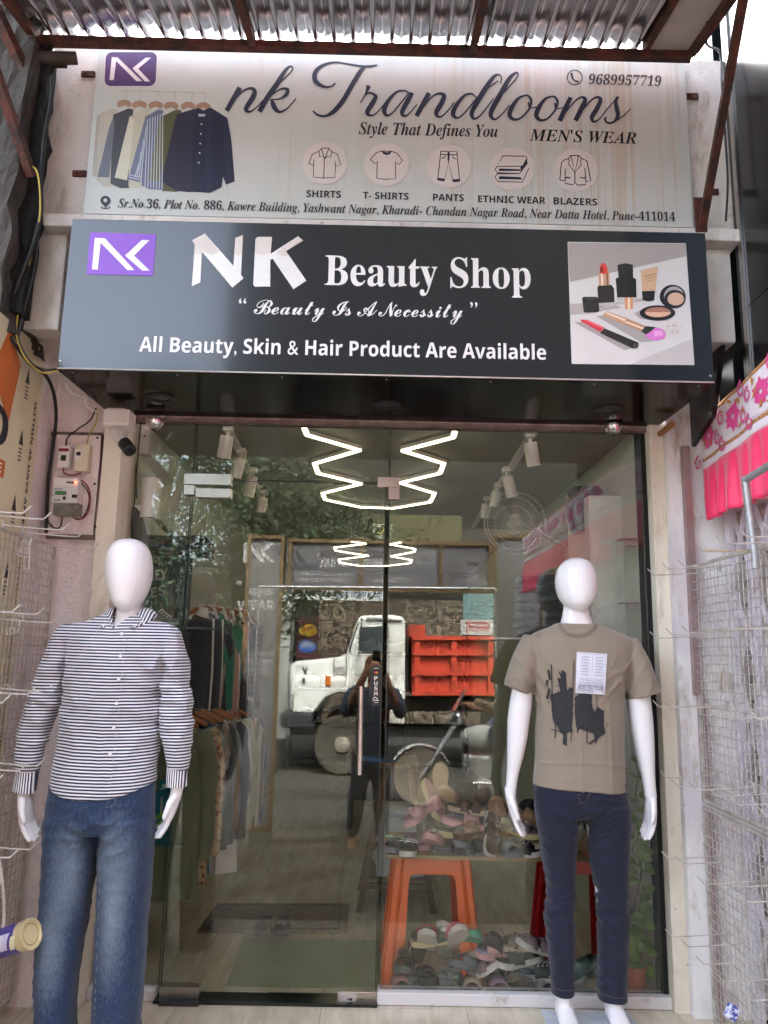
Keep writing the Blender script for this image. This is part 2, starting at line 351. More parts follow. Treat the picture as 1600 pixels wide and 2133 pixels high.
# collapsible lavender gate on the right side
cg = thing('collapsible_gate', 'lavender painted collapsible steel gate behind the right wire rack', 'gate', (1.7, -.6, 0))
M_gate = stucco('gate_paint', 'cdc3cf', 'd8d2d8', '8d7f90', .1, 50, .5)
for y in (-.16, -.36, -.58, -.80, -1.02): MB().bb(1.56, 1.585, y-.018, y+.018, 0, 2.1).build('upright', M_gate, cg)
for (ya, yb) in ((-.16, -.36), (-.36, -.58), (-.58, -.80), (-.80, -1.02)):
    for k in range(5):
        z = .1+k*.4; mb = MB(); mb.bar((1.556, ya, z), (1.556, yb, z+.4), .006, .02, (1, 0, 0)); mb.bar((1.592, yb, z), (1.592, ya, z+.4), .006, .02, (1, 0, 0)); mb.build('lattice_bar', M_gate, cg)
rw = thing('side_wall', 'pale grooved shutter wall behind the lavender gate on the right', 'wall', (1.8, -.8, 0))
mb = MB(); mb.bb(1.66, 1.75, -2.2, -.1, -.3, 2.9)
for k in range(26): mb.bb(1.64, 1.66, -2.2, -.1, .02+k*.105, .09+k*.105)
mb.build('shutter', stucco('shutter_paint', 'd6cdc6', 'cbbfba', '9c8672', .05, 40, .4), rw)
# ---------------------------------------------------------------- glass front
def glasspane(x0, x1, z0, z1, parent, name='pane', y=0.0):
    o = MB().bb(x0, x1, y, y+.010, z0, z1).build(name, M_glass, parent)
    e = MB()
    for x in (x0, x1): e.bb(x-.0015, x+.0015, y-.001, y+.011, z0, z1)
    e.bb(x0, x1, y-.001, y+.011, z1-.001, z1+.0015); e.build('glass_edge', M_gedge, o if False else parent); return o
ZT, ZD = 2.515, 2.238
gp = thing('side_glass', 'narrow fixed glass panel left of the glass door behind the striped shirt', 'glass panel', (-1.03, 0, 0)); glasspane(-1.16, -.895, .055, ZT, gp)
gp = thing('top_glass', 'fixed glass pane above the glass door under the black sign', 'glass panel', (-.45, 0, 2.3)); glasspane(-.885, .035, ZD+.012, ZT, gp)
gp = thing('front_glass', 'wide fixed shop window right of the glass door in front of the sandals', 'glass panel', (.65, 0, 0)); glasspane(.045, 1.245, .055, ZT, gp)
D = thing('glass_door', 'frameless glass push door with steel patch fittings and long bar handle', 'door', (-.43, 0, 0))
glasspane(-.885, .022, .03, ZD, D)
def pbox(mb, a, b, y0, y1):
    A, C = at(*a, y0), at(*b, y0); mb.bb(min(A.x, C.x), max(A.x, C.x), y0, y1, min(A.z, C.z), max(A.z, C.z)); return mb
mb = MB(); pbox(mb, (408, 1016), (480, 1037), -.02, .03); mb.build('patch_fitting', M_steel, D, bevel=.002)
mb = MB(); pbox(mb, (332, 2056), (412, 2088), -.02, .03); mb.build('patch_fitting', M_steel, D, bevel=.002)
mb = MB(); pbox(mb, (703, 2066), (785, 2097), -.022, .03); lb = mb.build('door_lock', M_steel, D, bevel=.002)
mb = MB(); pbox(mb, (707, 2070), (742, 2090), -.026, -.022); mb.build('lock_plate', M_alu, D, bevel=.001)
mb = MB(); c = at(731, 2082, -.027); mb.lathe([(.006, -.004), (.006, 0)], c+Vector((0, 0, 0)), (0, -1, 0), 14); mb.bb(c.x-.016, c.x-.003, -.0285, -.0265, c.z-.002, c.z+.002); mb.build('keyhole', M_dkg, D)
h0, h1 = at(752, 1430, -.06), at(749, 1614, -.06)
hd = MB().tube([h0, h1], .0135, 16).build('handle', mat('polished_steel', 'c8bdb6', .18, 1), D, True)
mb = MB()
for f in (.13, .87):
    p = h0.lerp(h1, f); mb.tube([p, (p.x, .0, p.z)], .007, 10)
mb.build('standoff', M_steel, D, True)
mb = MB(); c0, c1 = at(783, 1398, -.001), at(783, 1458, -.001); w = .028
pl = [(c0.x+w*math.cos(t), -.0012, c0.z+w*math.sin(t)) for t in [math.pi*i/14 for i in range(15)]] + [(c1.x-w*math.cos(t), -.0012, c1.z-w*math.sin(t)) for t in [math.pi*i/14 for i in range(15)]]
mb.prism(pl[::-1], (0, .0008, 0)); stk = mb.build('push_sticker', mat('sticker_black', '101012', .4), D)
for i, ch in enumerate('PUSH'): ptext(ch, 'sans', (779.5, 1417+i*10.5), (786.5, 1417+i*10.5), 8, -.0014, M_wht, D, 'lettering')
mb = MB(); ppoly(mb, ell(781.5, 1401, 2.2, 2.2, 12), -.0014); mb.build('red_dot', ink('d03528'), D); mb = MB(); ppoly(mb, ell(785, 1401, 2.2, 2.2, 12), -.0014); mb.build('orange_dot', ink('e08a2a'), D)
mb = MB(); plines(mb, [[(777, 1457, 1.5), (781, 1452, 2), (787, 1457, 1.5)], [(777, 1459, 2), (789, 1459, 2)]], -.0014, 2, 3); mb.build('shoe_mark', M_wht, D)
mb = MB(); plines(mb, [[(778, 1392, .9), (789, 1392, .9)], [(779, 1463.5, .9), (788, 1463.5, .9)]], -.0014, 1, 1); mb.build('small_print', M_wht, D)
# fittings fixed to the glass round the door
fx = thing('corner_fitting', 'grey steel corner patch fitting above the left door hinge', 'fitting', (-.85, 0, 2.27))
mb = MB(); pbox(mb, (384, 986), (480, 1010), -.021, .031); pbox(mb, (384, 1010.2), (404, 1030), -.021, .031); mb.build('plate', M_steel, fx)
fx = thing('corner_fitting', 'pinkish steel overpanel fitting in the middle above the door', 'fitting', (.03, 0, 2.27))
mb = MB(); pbox(mb, (787, 994), (832, 1015), -.021, .031); pbox(mb, (810, 1015.2), (832, 1040), -.021, .031); mb.build('plate', mat('pink_steel', 'b5a3a0', .3, .9), fx)
fx = thing('threshold', 'black granite threshold strip below the glass door', 'threshold', (-.43, 0, 0))
MB().bb(-.90, .03, -.05, .05, .0, .012).build('sill', mat('black_granite', '1d2421', .15, var=.3, vs=60), fx)
mb = MB(); pbox(mb, (330, 2090), (412, 2104), -.07, .04); mb.build('hinge_plate', M_dkg, fx)
fx = thing('window_sill', 'white marble sill strip under the right shop window', 'sill', (.65, 0, 0)); M_marb = mat('white_marble', 'd5d2d2', .2, var=.1, vs=9, col2='a39d9a', lo=.28, hi=.42)
MB().bb(.03, 1.268, -.03, .05, 0.002, .05).build('sill', M_marb, fx, bevel=.004)
fx = thing('window_sill', 'white marble sill strip under the left side glass', 'sill', (-1.03, 0, 0)); MB().bb(-1.185, -.90, -.03, .05, 0.002, .05).build('sill', M_marb, fx, bevel=.004)
fx = tag(MB().bb(-1.186, 1.268, -.03, .03, ZT, ZT+.032).build('head_rail', M_rustb, None, bevel=.003), 'rust brown metal rail along the top edge of the shop glass', 'rail')
# ---------------------------------------------------------------- black sign
YS = -.66
SG = thing('shop_sign', 'black box sign with white beauty shop lettering and a cosmetics picture', 'sign', (0, YS, 2.85))
TL, TR, BL, BR = at(150, 455, YS), at(1467, 486, YS), at(120, 769, YS), at(1490, 797, YS)
x0, x1, z0, z1 = (TL.x+BL.x)/2, (TR.x+BR.x)/2, (BL.z+BR.z)/2, (TL.z+TR.z)/2
MB().bb(x0, x1, YS, YS+.012, z0, z1).build('face_panel', M_face, SG, bevel=.0015)
MB().bb(x0, x0+.01, YS+.013, -.43, z0, z1).bb(x1-.01, x1, YS+.013, -.43, z0, z1).bb(x0+.01, x1-.01, YS+.013, -.43, z1-.01, z1).build('side_panel', M_black, SG)
M_soff = mat('soffit_panel', '060708', .12, var=.1, vs=20, spec=.12)
mb = MB(); mb.prism([(x0, YS+.002, z0-.004), (x1, YS+.002, z0-.004), (x1, -.034, ZT+.026), (x0, -.034, ZT+.026)], (0, 0, .008)); mb.build('soffit', M_soff, SG)
mb = MB(); mb.tube([(x0, YS-.001, z0+.002), (x1, YS-.001, z0+.002)], .0035, 6); mb.build('edge_trim', M_alu, SG)
zs = lambda y: z0-.004 + (ZT+.03-z0)*(y-YS)/(-.035-YS)
for px, py in ((333, 828), (805, 843), (1271, 852)):
    a = atz(px, py, zs(-.3)); a = atz(px, py, zs(a.y)); n = 20
    l = MB().lathe([(.045, .002), (.045, -.006), (.062, -.006), (.064, 0), (.064, .002)], (a.x, a.y, zs(a.y)-.001), (0, 0, 1), 28, False).build('downlight', M_blk, SG, True)
    MB().lathe([(.0445, .0), (.04, .0005)], (a.x, a.y, zs(a.y)-.0022), (0, 0, 1), 24).build('lens', mat('downlight_lens', '3c3d3f', .15, .3), l)
def zt(x, y, X0, Y0, k): return (X0+x*k, Y0+y*k)
q = lambda L: [zt(x, y, 160, 470, .3125) for x, y in L]
M_acr = mat('white_acrylic', 'e9e7e6', .35, var=.05, vs=5)
M_acr2 = mat('aged_acrylic', 'd9cfc8', .4, var=.05, vs=5)
def raised(pts, Y, t, m, name, parent):
    P = [at(x, y, Y) for x, y in pts]; mb = MB(); mb.prism(P, (0, -t, 0)); return mb.build(name, m, parent)
lg = raised(q([(90, 45), (530, 60), (508, 335), (65, 325)]), YS, .002, ink('8a52c4'), 'logo_plate', SG)
raised(q([(120, 82), (188, 85), (385, 297), (338, 297), (160, 115), (140, 293), (102, 292)]), YS-.0022, .001, M_acr, 'logo_letter', SG)
raised(q([(435, 95), (485, 98), (382, 200), (487, 300), (437, 300), (322, 200)]), YS-.0022, .001, M_acr, 'logo_letter', SG)
raised(q([(770, 100), (855, 55), (1045, 270), (1058, 85), (1108, 65), (1095, 330), (1112, 352), (1038, 415), (835, 175), (825, 380), (768, 405), (788, 130)]), YS, .003, M_acr, 'big_letter', SG)
raised(q([(1192, 90), (1210, 77), (1302, 77), (1293, 190), (1475, 73), (1508, 100), (1395, 172), (1530, 368), (1445, 425), (1305, 220), (1290, 232), (1290, 408), (1190, 408), (1177, 395)]), YS, .003, M_acr, 'big_letter', SG)
for L in ([(770, 100), (855, 55), (952, 175), (905, 198), (870, 182), (835, 175), (826, 190), (786, 190), (788, 130)], [(1058, 85), (1108, 65), (1103, 195), (1075, 202), (1052, 190)], [(1192, 90), (1210, 77), (1302, 77), (1293, 185), (1240, 198), (1190, 188)], [(1330, 180), (1475, 73), (1508, 100), (1395, 172), (1412, 200), (1370, 205)]):
    mb = MB(); ppoly(mb, q(L), YS, .0034); mb.build('yellowed_patch', M_acr2, SG)
ptext('Beauty Shop', 'serif', (676, 613), (1106, 621), 82, YS, M_acr, SG, thick=.002, off=.0025)
ptext('“ Beauty Is A Necessity ”', 'script', (496, 668), (995, 677), 47, YS, M_acr, SG, thick=.002, off=.0025)
ptext('All Beauty, Skin & Hair Product Are Available', 'sans', (289, 743), (1138, 760), 43, YS, M_acr, SG, thick=.002, off=.0025)
for x, y in ((126, 753), (1480, 783)): MB().lathe([(.006, 0), (.005, .003), (.001, .004)], at(x, y, YS), (0, -1, 0), 12).build('screw', M_steel, SG)
for i in range(7):
    y = -.63; x = x0+.05+(x1-x0-.1)*i/6; MB().lathe([(.004, 0), (.003, .002), (.001, .003)], (x, y, zs(y)), (0, 0, -1), 10).build('screw', M_steel, SG)
# cosmetics picture
K6 = lambda L: [zt(x, y, 1170, 490, .18125) for x, y in L]
_lay[0] = 0
PC = raised(K6([(68, 78), (1425, 95), (1525, 1495), (115, 1480)]), YS, .002, mat('picture_print', 'd9d6d4', .18, var=.03, coat=.5), 'picture_panel', SG)
def pic(L, h, name='print_shape'): 
    mb = MB(); ppoly(mb, K6(L), YS-.0022); return mb.build(name, mat('gloss_'+h, h, .2, var=.02, coat=.4), PC)
for L, h in (([(72, 84), (1422, 99), (1430, 240), (95, 535)], 'a9a19d'), ([(95, 790), (600, 770), (1060, 700), (1060, 740), (620, 800), (690, 830), (300, 900), (100, 915)], 'b4aca9'), ([(1500, 1190), (1524, 1490), (780, 1485)], 'c4bfbd'),
    ([(140, 1000), (220, 1000), (850, 1290), (720, 1320)], 'a9a3a0'), ([(400, 930), (480, 920), (960, 1120), (1050, 1220), (900, 1225)], 'aaa4a1'), ([(830, 900), (900, 860), (1240, 980), (1080, 985), (900, 960)], 'aca5a3'),
    ([(235, 725), (250, 708), (400, 708), (420, 725), (435, 870), (400, 888), (270, 890), (252, 875)], '20231f'), ([(235, 725), (330, 705), (420, 725), (330, 742)], '3a3d38'),
    ([(410, 600), (430, 570), (570, 570), (600, 610), (608, 760), (590, 820), (450, 825), (420, 760)], '241d1c'), ([(430, 780), (605, 770), (605, 815), (520, 832), (440, 815)], 'bdb6b3'),
    ([(422, 425), (545, 425), (552, 575), (430, 580)], 'c99b7c'), ([(450, 430), (475, 430), (480, 578), (455, 578)], 'f0d9c6'), ([(510, 428), (530, 428), (538, 577), (520, 578)], '8a5a44'),
    ([(437, 435), (437, 370), (455, 330), (475, 315), (510, 340), (525, 380), (530, 435), (485, 448)], 'd63f38'), ([(445, 365), (478, 370), (482, 440), (440, 432)], '8f2420'),
    ([(640, 340), (730, 322), (818, 340), (822, 500), (655, 500)], '1e211e'), ([(620, 500), (650, 485), (820, 485), (855, 505), (860, 740), (640, 740)], '151616'), ([(640, 715), (860, 715), (855, 765), (750, 785), (645, 765)], 'c3bfbd'),
    ([(720, 590), (770, 565), (815, 590), (820, 715), (725, 715)], '1c1e1c'), ([(725, 715), (820, 715), (820, 845), (770, 856), (728, 845)], 'd49a70'), ([(760, 718), (785, 718), (787, 850), (762, 852)], 'f6dcc0'),
    ([(905, 405), (1105, 358), (1075, 645), (930, 650)], 'd6b08c'), ([(922, 645), (1072, 640), (1062, 750), (1000, 762), (930, 748)], '191918'), ([(945, 470), (1085, 440), (1084, 447), (945, 478)], '77604d'), ([(960, 500), (1080, 478), (1080, 484), (960, 507)], '9a7f68'), ([(965, 530), (1070, 512), (1070, 517), (965, 536)], '9a7f68'),
    (ell(1275, 705, 150, 135), '1b1a1d'), (ell(1290, 700, 115, 110), 'a9a3a2'), (ell(1300, 735, 122, 105), '1f1e22'), (ell(1310, 735, 95, 75), 'd8b39c'),
    (ell(1100, 895, 205, 88), '1c1a1c'), (ell(1105, 885, 150, 58), 'e4b798'), (ell(1105, 885, 150, 58, 20, math.pi, 2*math.pi), 'a97766'),
    ([(480, 905), (520, 872), (745, 955), (710, 1025), (480, 935)], 'c79c7e'), ([(500, 895), (520, 885), (735, 970), (725, 990)], 'f3ddcb'), ([(745, 955), (965, 1045), (915, 1105), (710, 1025)], 'b98d70'), ([(735, 985), (945, 1065), (930, 1085), (722, 1005)], 'ecd3bd'),
    ([(965, 1045), (1090, 1058), (1000, 1160), (912, 1105)], '2f352c'), ([(1080, 1058), (1160, 1080), (1198, 1130), (1180, 1190), (1080, 1212), (1000, 1195), (960, 1150), (1020, 1110)], 'dd7fd0'), ([(1060, 1100), (1150, 1100), (1170, 1150), (1060, 1170)], 'efa6e2'),
    ([(215, 968), (290, 975), (245, 1010), (222, 990)], 'd8384a'), ([(245, 1005), (290, 970), (490, 1062), (445, 1115)], 'd63a4e'), ([(275, 985), (290, 975), (480, 1062), (470, 1075)], 'f0707c'),
    ([(490, 1070), (880, 1235), (885, 1270), (820, 1305), (440, 1125)], '23251f'), (ell(850, 1270, 33, 33), '4b463f')): pic(L, h)
for k in range(26):
    cx, cy = rnd.gauss(1290, 60), rnd.gauss(1080, 55); pic(ell(cx, cy, rnd.uniform(4, 16), rnd.uniform(3, 9), 7), rnd.choice(['d9c3ab', 'e4d3bd', 'c7a58c', 'b98f74']))
# ---------------------------------------------------------------- banner
YB = -.535
_lay[0] = 0
BN = thing('shop_banner', 'beige flex banner with navy script name, clothing icons and rust streaks', 'banner', (0, YB, 3.7))
m = mat('banner_flex', 'c8c3b6', .5, var=.04, vs=2, bump=.06, bs=4); b = bsdf(m)
base = mixc(m, ramp(m, texn(m, 1.1, 3, (1, 1, 1)), [(.35, BLACK4), (.65, WHITE4)]), lin('c9c8c7'), lin('bfc4c0'))
st1 = ramp(m, texn(m, 16, 2, (1, 1, .012), .5), [(.56, BLACK4), (.585, (.55,)*3+(1,)), (.60, (.25,)*3+(1,)), (.64, BLACK4)])
st2 = ramp(m, texn(m, 41, 1, (1, 1, .01), .5), [(.60, BLACK4), (.64, (.6,)*3+(1,)), (.68, BLACK4)])
msk = ramp(m, texn(m, .8, 2, (1, 1, .15)), [(.40, BLACK4), (.60, WHITE4)])
s12 = math_(m, 'MULTIPLY', math_(m, 'MAXIMUM', st1, st2), msk)
s12 = math_(m, 'MULTIPLY', s12, .62); base = mixc(m, s12, base, lin('b48a4a')); lk(m, base, b.inputs['Base Color'])
c = [at(205, 97, YB), at(1430, 134, YB), at(1443, 478, YB), at(175, 440, YB)]
bx0, bx1, bz0, bz1 = (c[0].x+c[3].x)/2, (c[1].x+c[2].x)/2, (c[2].z+c[3].z)/2, (c[0].z+c[1].z)/2
BP = MB().bb(bx0, bx1, YB, YB+.02, bz0, bz1).build('flex_panel', m, BN, bevel=.002)
for px, py in ((184, 155), (166, 362), (1440, 201), (1482, 400)):
    p = at(px, py, -.505); MB().bb(p.x-.03, p.x+.03, -.512, -.5005, p.z-.013, p.z+.013).lathe([(.008, 0), (.006, .008), (.001, .009)], (p.x-.01, -.512, p.z), (0, -1, 0), 10).build('bracket', M_rust, BN)
def bpoly(L, h, name='print_shape', mm=None, f=None, parent=None):
    mb = MB(); ppoly(mb, [f(x, y) for x, y in L] if f else L, YB); return mb.build(name, mm or ink(h), parent or BP)
f3 = lambda x, y: (190+x/5, 90+y/5)
def rr(x0, x1, y0, y1, r, sk=0):
    out = []
    for cx, cy, a in ((x1-r, y0+r, -90), (x1-r, y1-r, 0), (x0+r, y1-r, 90), (x0+r, y0+r, 180)):
        for k in range(7): t = R(a+k*15); out.append((cx+r*math.cos(t)+sk*(y1-(cy+r*math.sin(t)))/(y1-y0), cy+r*math.sin(t)))
    return out
bpoly(rr(128, 678, 86, 455, 72, 18), 'd8d2d2', f=f3); bpoly(rr(136, 670, 93, 447, 66, 18), '4a2a66', 'logo_plate', f=f3)
bpoly([(215, 145), (275, 148), (530, 395), (470, 395), (260, 185), (235, 385), (190, 385)], 'e4dce2', 'logo_letter', f=f3); bpoly([(570, 150), (625, 152), (490, 265), (615, 400), (560, 398), (430, 262)], 'e4dce2', 'logo_letter', f=f3)
for cx, cy in ((345, 640), (503, 650), (672, 655), (833, 660), (1010, 662), (1168, 668)):
    bpoly(ell(cx, cy, 78, 52, 14, math.pi, 2*math.pi) + [(cx+60, cy+30), (cx, cy+6), (cx-60, cy+30)], 'a68670', f=f3)
for L, h in (([(60, 750), (100, 740), (75, 1000), (60, 1400), (10, 1380)], 'a9a59b'), ([(100, 720), (215, 680), (270, 690), (270, 1490), (130, 1490), (60, 1430)], 'b3aea2'), ([(230, 745), (390, 680), (440, 690), (400, 1510), (300, 1510), (200, 1460)], '44464c'), ([(190, 870), (235, 755), (240, 900), (190, 1400), (65, 1395)], '666c78'),
    ([(395, 770), (560, 680), (610, 690), (560, 1500), (390, 1500)], 'b9b6a4'), ([(400, 770), (450, 790), (430, 1000), (375, 1430), (245, 1400)], 'c9c7b6'), ([(560, 770), (700, 690), (750, 700), (770, 1530), (600, 1520), (525, 1480)], '67718a'), ([(560, 790), (600, 830), (570, 1000), (510, 1450), (385, 1420)], '6f7a92'),
    ([(720, 770), (890, 690), (940, 700), (900, 1550), (740, 1540)], '56583c'), ([(710, 800), (760, 830), (760, 1000), (715, 1440), (590, 1430)], '666846'), ([(890, 740), (1090, 680), (1100, 700), (1040, 1555), (890, 1540), (730, 1440), (840, 950)], '2c2a3e'),
    ([(1090, 690), (1110, 672), (1170, 700), (1240, 672), (1260, 680), (1420, 780), (1460, 1000), (1495, 1440), (1405, 1475), (1372, 1390), (1360, 1500), (1240, 1560), (1040, 1550), (1050, 1200)], '20233c'), ([(1370, 760), (1420, 790), (1455, 1000), (1490, 1435), (1408, 1465), (1385, 1100)], '272b44'), ([(1230, 700), (1260, 1540), (1200, 1555), (1190, 1100)], '262a45'), ([(1115, 738), (1192, 738), (1185, 765), (1120, 765)], 'b9bcc4')):
    bpoly(L, h, f=f3)
mb = MB(); plines(mb, [[(590+i*26, 790+i*-10), (560+i*30, 1500+i*3)] for i in range(7)] + [[(575+i*-2-i*24, 870+i*130), (520-i*22, 1400)] for i in range(4)], YB, 1.6, 1, lambda p: f3(*p)); mb.build('stripe_print', ink('c4c9d6'), BP)
mb = MB(); plines(mb, [[(390, 1370), (520, 1400)], [(388, 1395), (515, 1425)]], YB, 1.5, 1, lambda p: f3(*p)); mb.build('cuff_print', ink('c4c9d6'), BP)
mb = MB()
for p in ((1150, 848), (1144, 948), (1138, 1050), (1130, 1148), (1122, 1248)): ppoly(mb, [f3(*e) for e in ell(*p, 9, 9, 10)], YB, .0032)
mb.build('button_print', ink('d8d8da'), BP)
mb = MB(); plines(mb, [[(335, 495), (1190, 520)]] + [[(x-10, y-150), (x+5, y-165), (x+22, y-150), (x+2, y-60)] for x, y in ((345, 660), (500, 665), (680, 665), (860, 675), (1035, 675), (1172, 680))], YB, .7, 4, lambda p: f3(*p)); mb.build('hanger_hook_print', ink('8d8f8c'), BP)
# script name, stroke by stroke
k = .275; A1 = lambda L: [(460+x*k, 120+y*k, w*k) for x, y, w in L]; A2 = lambda L: [(880+x*k, 120+y*k, w*k) for x, y, w in L]
ST = [A1(s) for s in (
 [(145, 228, 38), (95, 316, 37), (45, 405, 36)], [(75, 360, 10), (150, 270, 14), (215, 235, 18), (255, 250, 30), (245, 300, 38), (200, 370, 36), (192, 400, 28), (225, 410, 16), (275, 375, 10), (320, 325, 10)],
 [(400, 235, 10), (470, 170, 10), (535, 105, 10), (545, 78, 11), (520, 70, 16), (480, 112, 28), (420, 210, 40), (350, 310, 40), (293, 412, 38)], [(380, 290, 8), (450, 242, 14), (503, 242, 26), (498, 278, 26), (450, 312, 14), (372, 322, 9)], [(385, 318, 12), (395, 350, 34), (415, 392, 34), (450, 413, 20), (500, 390, 12), (545, 342, 10), (568, 312, 10)],
 [(868, 195, 12), (830, 222, 14), (770, 218, 24), (715, 175, 36), (718, 110, 34), (775, 60, 24), (865, 38, 15), (960, 50, 14), (1060, 66, 16), (1130, 68, 18), (1185, 57, 8)], [(1105, 66, 10), (1062, 100, 32), (1000, 200, 36), (930, 320, 36), (860, 405, 34), (795, 443, 20), (737, 437, 17), (697, 405, 10)],
 [(1058, 345, 10), (1090, 290, 11), (1108, 250, 22), (1118, 222, 36), (1122, 212, 12)], [(1095, 285, 8), (1125, 268, 14), (1165, 285, 22), (1172, 305, 32), (1140, 360, 36), (1110, 415, 34), (1132, 440, 18), (1175, 425, 10), (1230, 365, 10), (1262, 318, 8)],
 [(1430, 272, 10), (1390, 253, 14), (1330, 264, 18), (1268, 330, 30), (1238, 400, 36), (1258, 440, 20), (1300, 420, 12), (1360, 350, 12), (1425, 268, 10)], [(1450, 268, 30), (1410, 340, 38), (1373, 415, 32), (1392, 445, 18), (1432, 420, 10), (1485, 358, 10)])]
ST += [A2(s) for s in (
 [(50, 270, 36), (2, 358, 36), (-45, 445, 34)], [(-10, 400, 10), (60, 310, 12), (120, 275, 18), (163, 290, 32), (145, 345, 38), (107, 410, 36), (112, 445, 22), (150, 445, 12), (200, 395, 10), (240, 340, 9)],
 [(405, 302, 10), (370, 276, 14), (315, 292, 20), (252, 370, 34), (232, 430, 34), (262, 460, 16), (310, 430, 12), (370, 360, 12), (420, 295, 10)], [(592, 200, 9), (598, 155, 10), (578, 132, 13), (540, 148, 26), (480, 230, 38), (420, 330, 38), (374, 418, 34), (388, 464, 20), (430, 448, 12), (480, 390, 10), (540, 310, 9)], [(485, 245, 8), (530, 208, 10), (575, 178, 8)],
 [(555, 335, 8), (640, 240, 11), (710, 160, 10), (724, 128, 11), (705, 118, 16), (655, 165, 32), (590, 280, 38), (532, 385, 38), (517, 440, 32), (548, 470, 16), (600, 432, 10), (660, 362, 9)],
 [(765, 290, 12), (800, 292, 16), (823, 330, 20), (805, 395, 14), (745, 458, 14), (692, 470, 22), (660, 435, 34), (682, 370, 34), (732, 307, 20), (790, 287, 12)], [(800, 340, 12), (808, 360, 18), (812, 380, 10), (840, 382, 9), (880, 372, 8)],
 [(965, 298, 12), (1000, 300, 16), (1023, 338, 20), (1005, 400, 14), (945, 465, 14), (892, 475, 22), (862, 440, 34), (882, 378, 34), (932, 314, 20), (990, 296, 12)], [(1000, 345, 12), (1008, 365, 18), (1012, 385, 10), (1040, 386, 9), (1080, 378, 8)],
 [(1122, 303, 32), (1080, 392, 38), (1038, 482, 36)], [(1070, 435, 9), (1150, 338, 12), (1205, 303, 18), (1232, 325, 32), (1198, 400, 38), (1158, 480, 36)], [(1195, 425, 9), (1265, 337, 12), (1318, 303, 18), (1348, 322, 30), (1320, 390, 36), (1283, 452, 32), (1298, 488, 18), (1345, 462, 10), (1400, 390, 10), (1482, 300, 8)],
 [(1482, 298, 22), (1464, 335, 26), (1472, 390, 34), (1480, 440, 30), (1448, 490, 16), (1402, 496, 16), (1382, 470, 14), (1392, 455, 14)], [(1430, 498, 10), (1510, 452, 10), (1578, 388, 7)])]
mb = MB(); plines(mb, ST, YB, sub=8); mb.build('script_lettering', M_navy, BN, recalc=False)
# phone number, slogans, icons, address
ptext('9689957719', 'serif', (1226, 176), (1378, 180), 22, YB, M_ink, BN, shear=.2)
mb = MB(); plines(mb, [ell(1197, 162, 15.5, 15, 30)+[(1212.5, 162)]], YB, 2, 1); plines(mb, [[(1190, 153, 5), (1193, 164, 3.5), (1199, 170, 3.5), (1205, 170, 5)]], YB, 4, 6); mb.build('phone_icon', M_ink, BN)
ptext('Style That Defines You', 'serifi', (747, 288), (1037, 294), 34, YB, M_ink, BN); ptext("MEN'S WEAR", 'serifi', (1103, 294), (1326, 301), 26, YB, M_ink, BN)
for t, a, b_ in (('SHIRTS', (638, 411), (710, 413)), ('T- SHIRTS', (756, 414.5), (851, 417)), ('PANTS', (902, 418.5), (966, 420)), ('ETHNIC WEAR', (996, 422), (1136, 425.5)), ('BLAZERS', (1153, 426), (1244, 429))): ptext(t, 'sans', a, b_, 14.5, YB, M_ink, BN)
ptext('Sr.No.36, Plot No. 886, Kawre Building, Yashwant Nagar, Kharadi- Chandan Nagar Road, Near Datta Hotel, Pune-411014', 'serifi', (245, 438), (1407, 467), 25, YB, M_ink, BN, shear=.0)
mb = MB(); ppoly(mb, [(220, 433)] + [(220+10.5*math.sin(t), 418-9.5*math.cos(t)) for t in [R(-115+23*i) for i in range(11)]], YB); mb.build('pin_icon', M_navy, BN); bpoly(ell(220, 418, 4, 4), 'c4c3b8', parent=BN)
mb = MB(); plines(mb, [ell(220, 432, 9, 2.6, 18, -.5, 3.7)], YB, 1.6, 1); mb.build('pin_icon', M_navy, BN)
for cx, cy in ((676.5, 340), (805.5, 343.5), (935, 347), (1066.5, 352), (1198, 355.5)): bpoly(ell(cx, cy, 46.5, 44.5, 40), 'd6cdcb', 'icon_disc')
f4 = lambda p: (620+p[0]/5, 290+p[1]/5); f5 = lambda p: (960+p[0]/5, 290+p[1]/5); f2 = lambda p: (800+p[0]/2, p[1]/2)
NI = lambda: mb.build('icon_print', M_navy, BN)
mb = MB()
plines(mb, [[(118, 258), (155, 160), (222, 130), (255, 98), (325, 98), (358, 135), (415, 160), (450, 270), (395, 285), (388, 402), (275, 408), (165, 400), (168, 275), (118, 258)], [(280, 200), (272, 405)], [(222, 130), (232, 192), (268, 178), (280, 215), (310, 180), (343, 195), (358, 135)], [(250, 105), (280, 205)], [(325, 105), (285, 205)], [(165, 275), (172, 215)], [(395, 285), (392, 235)]], YB, 1.8, 1, f4); NI(); mb = MB()
plines(mb, [[(758, 215), (820, 145), (875, 128), (975, 130), (1035, 150), (1092, 225), (1055, 268), (1020, 240), (1020, 415), (925, 422), (825, 412), (830, 235), (808, 260), (758, 215)]], YB, 1.8, 1, f4)
ppoly(mb, [f4(p) for p in [(875, 128), (895, 160), (930, 170), (965, 158), (980, 130), (930, 142)]], YB); NI(); mb = MB()
plines(mb, [[(237, 632), (303, 634), (315, 758), (288, 760), (268, 680), (250, 757), (223, 753), (237, 632)], [(236, 645), (304, 647)], [(270, 636), (268, 682)], [(240, 662), (252, 658), (254, 648)], [(300, 664), (289, 660), (287, 648)]], YB, 1.7, 1, f2); ppoly(mb, [f2(p) for p in [(225, 742), (251, 746), (250, 757), (223, 753)]], YB); ppoly(mb, [f2(p) for p in [(287, 749), (314, 747), (315, 758), (288, 760)]], YB); ppoly(mb, [f2(p) for p in [(264, 636), (274, 636), (271, 672), (265, 672)]], YB); NI(); mb = MB()
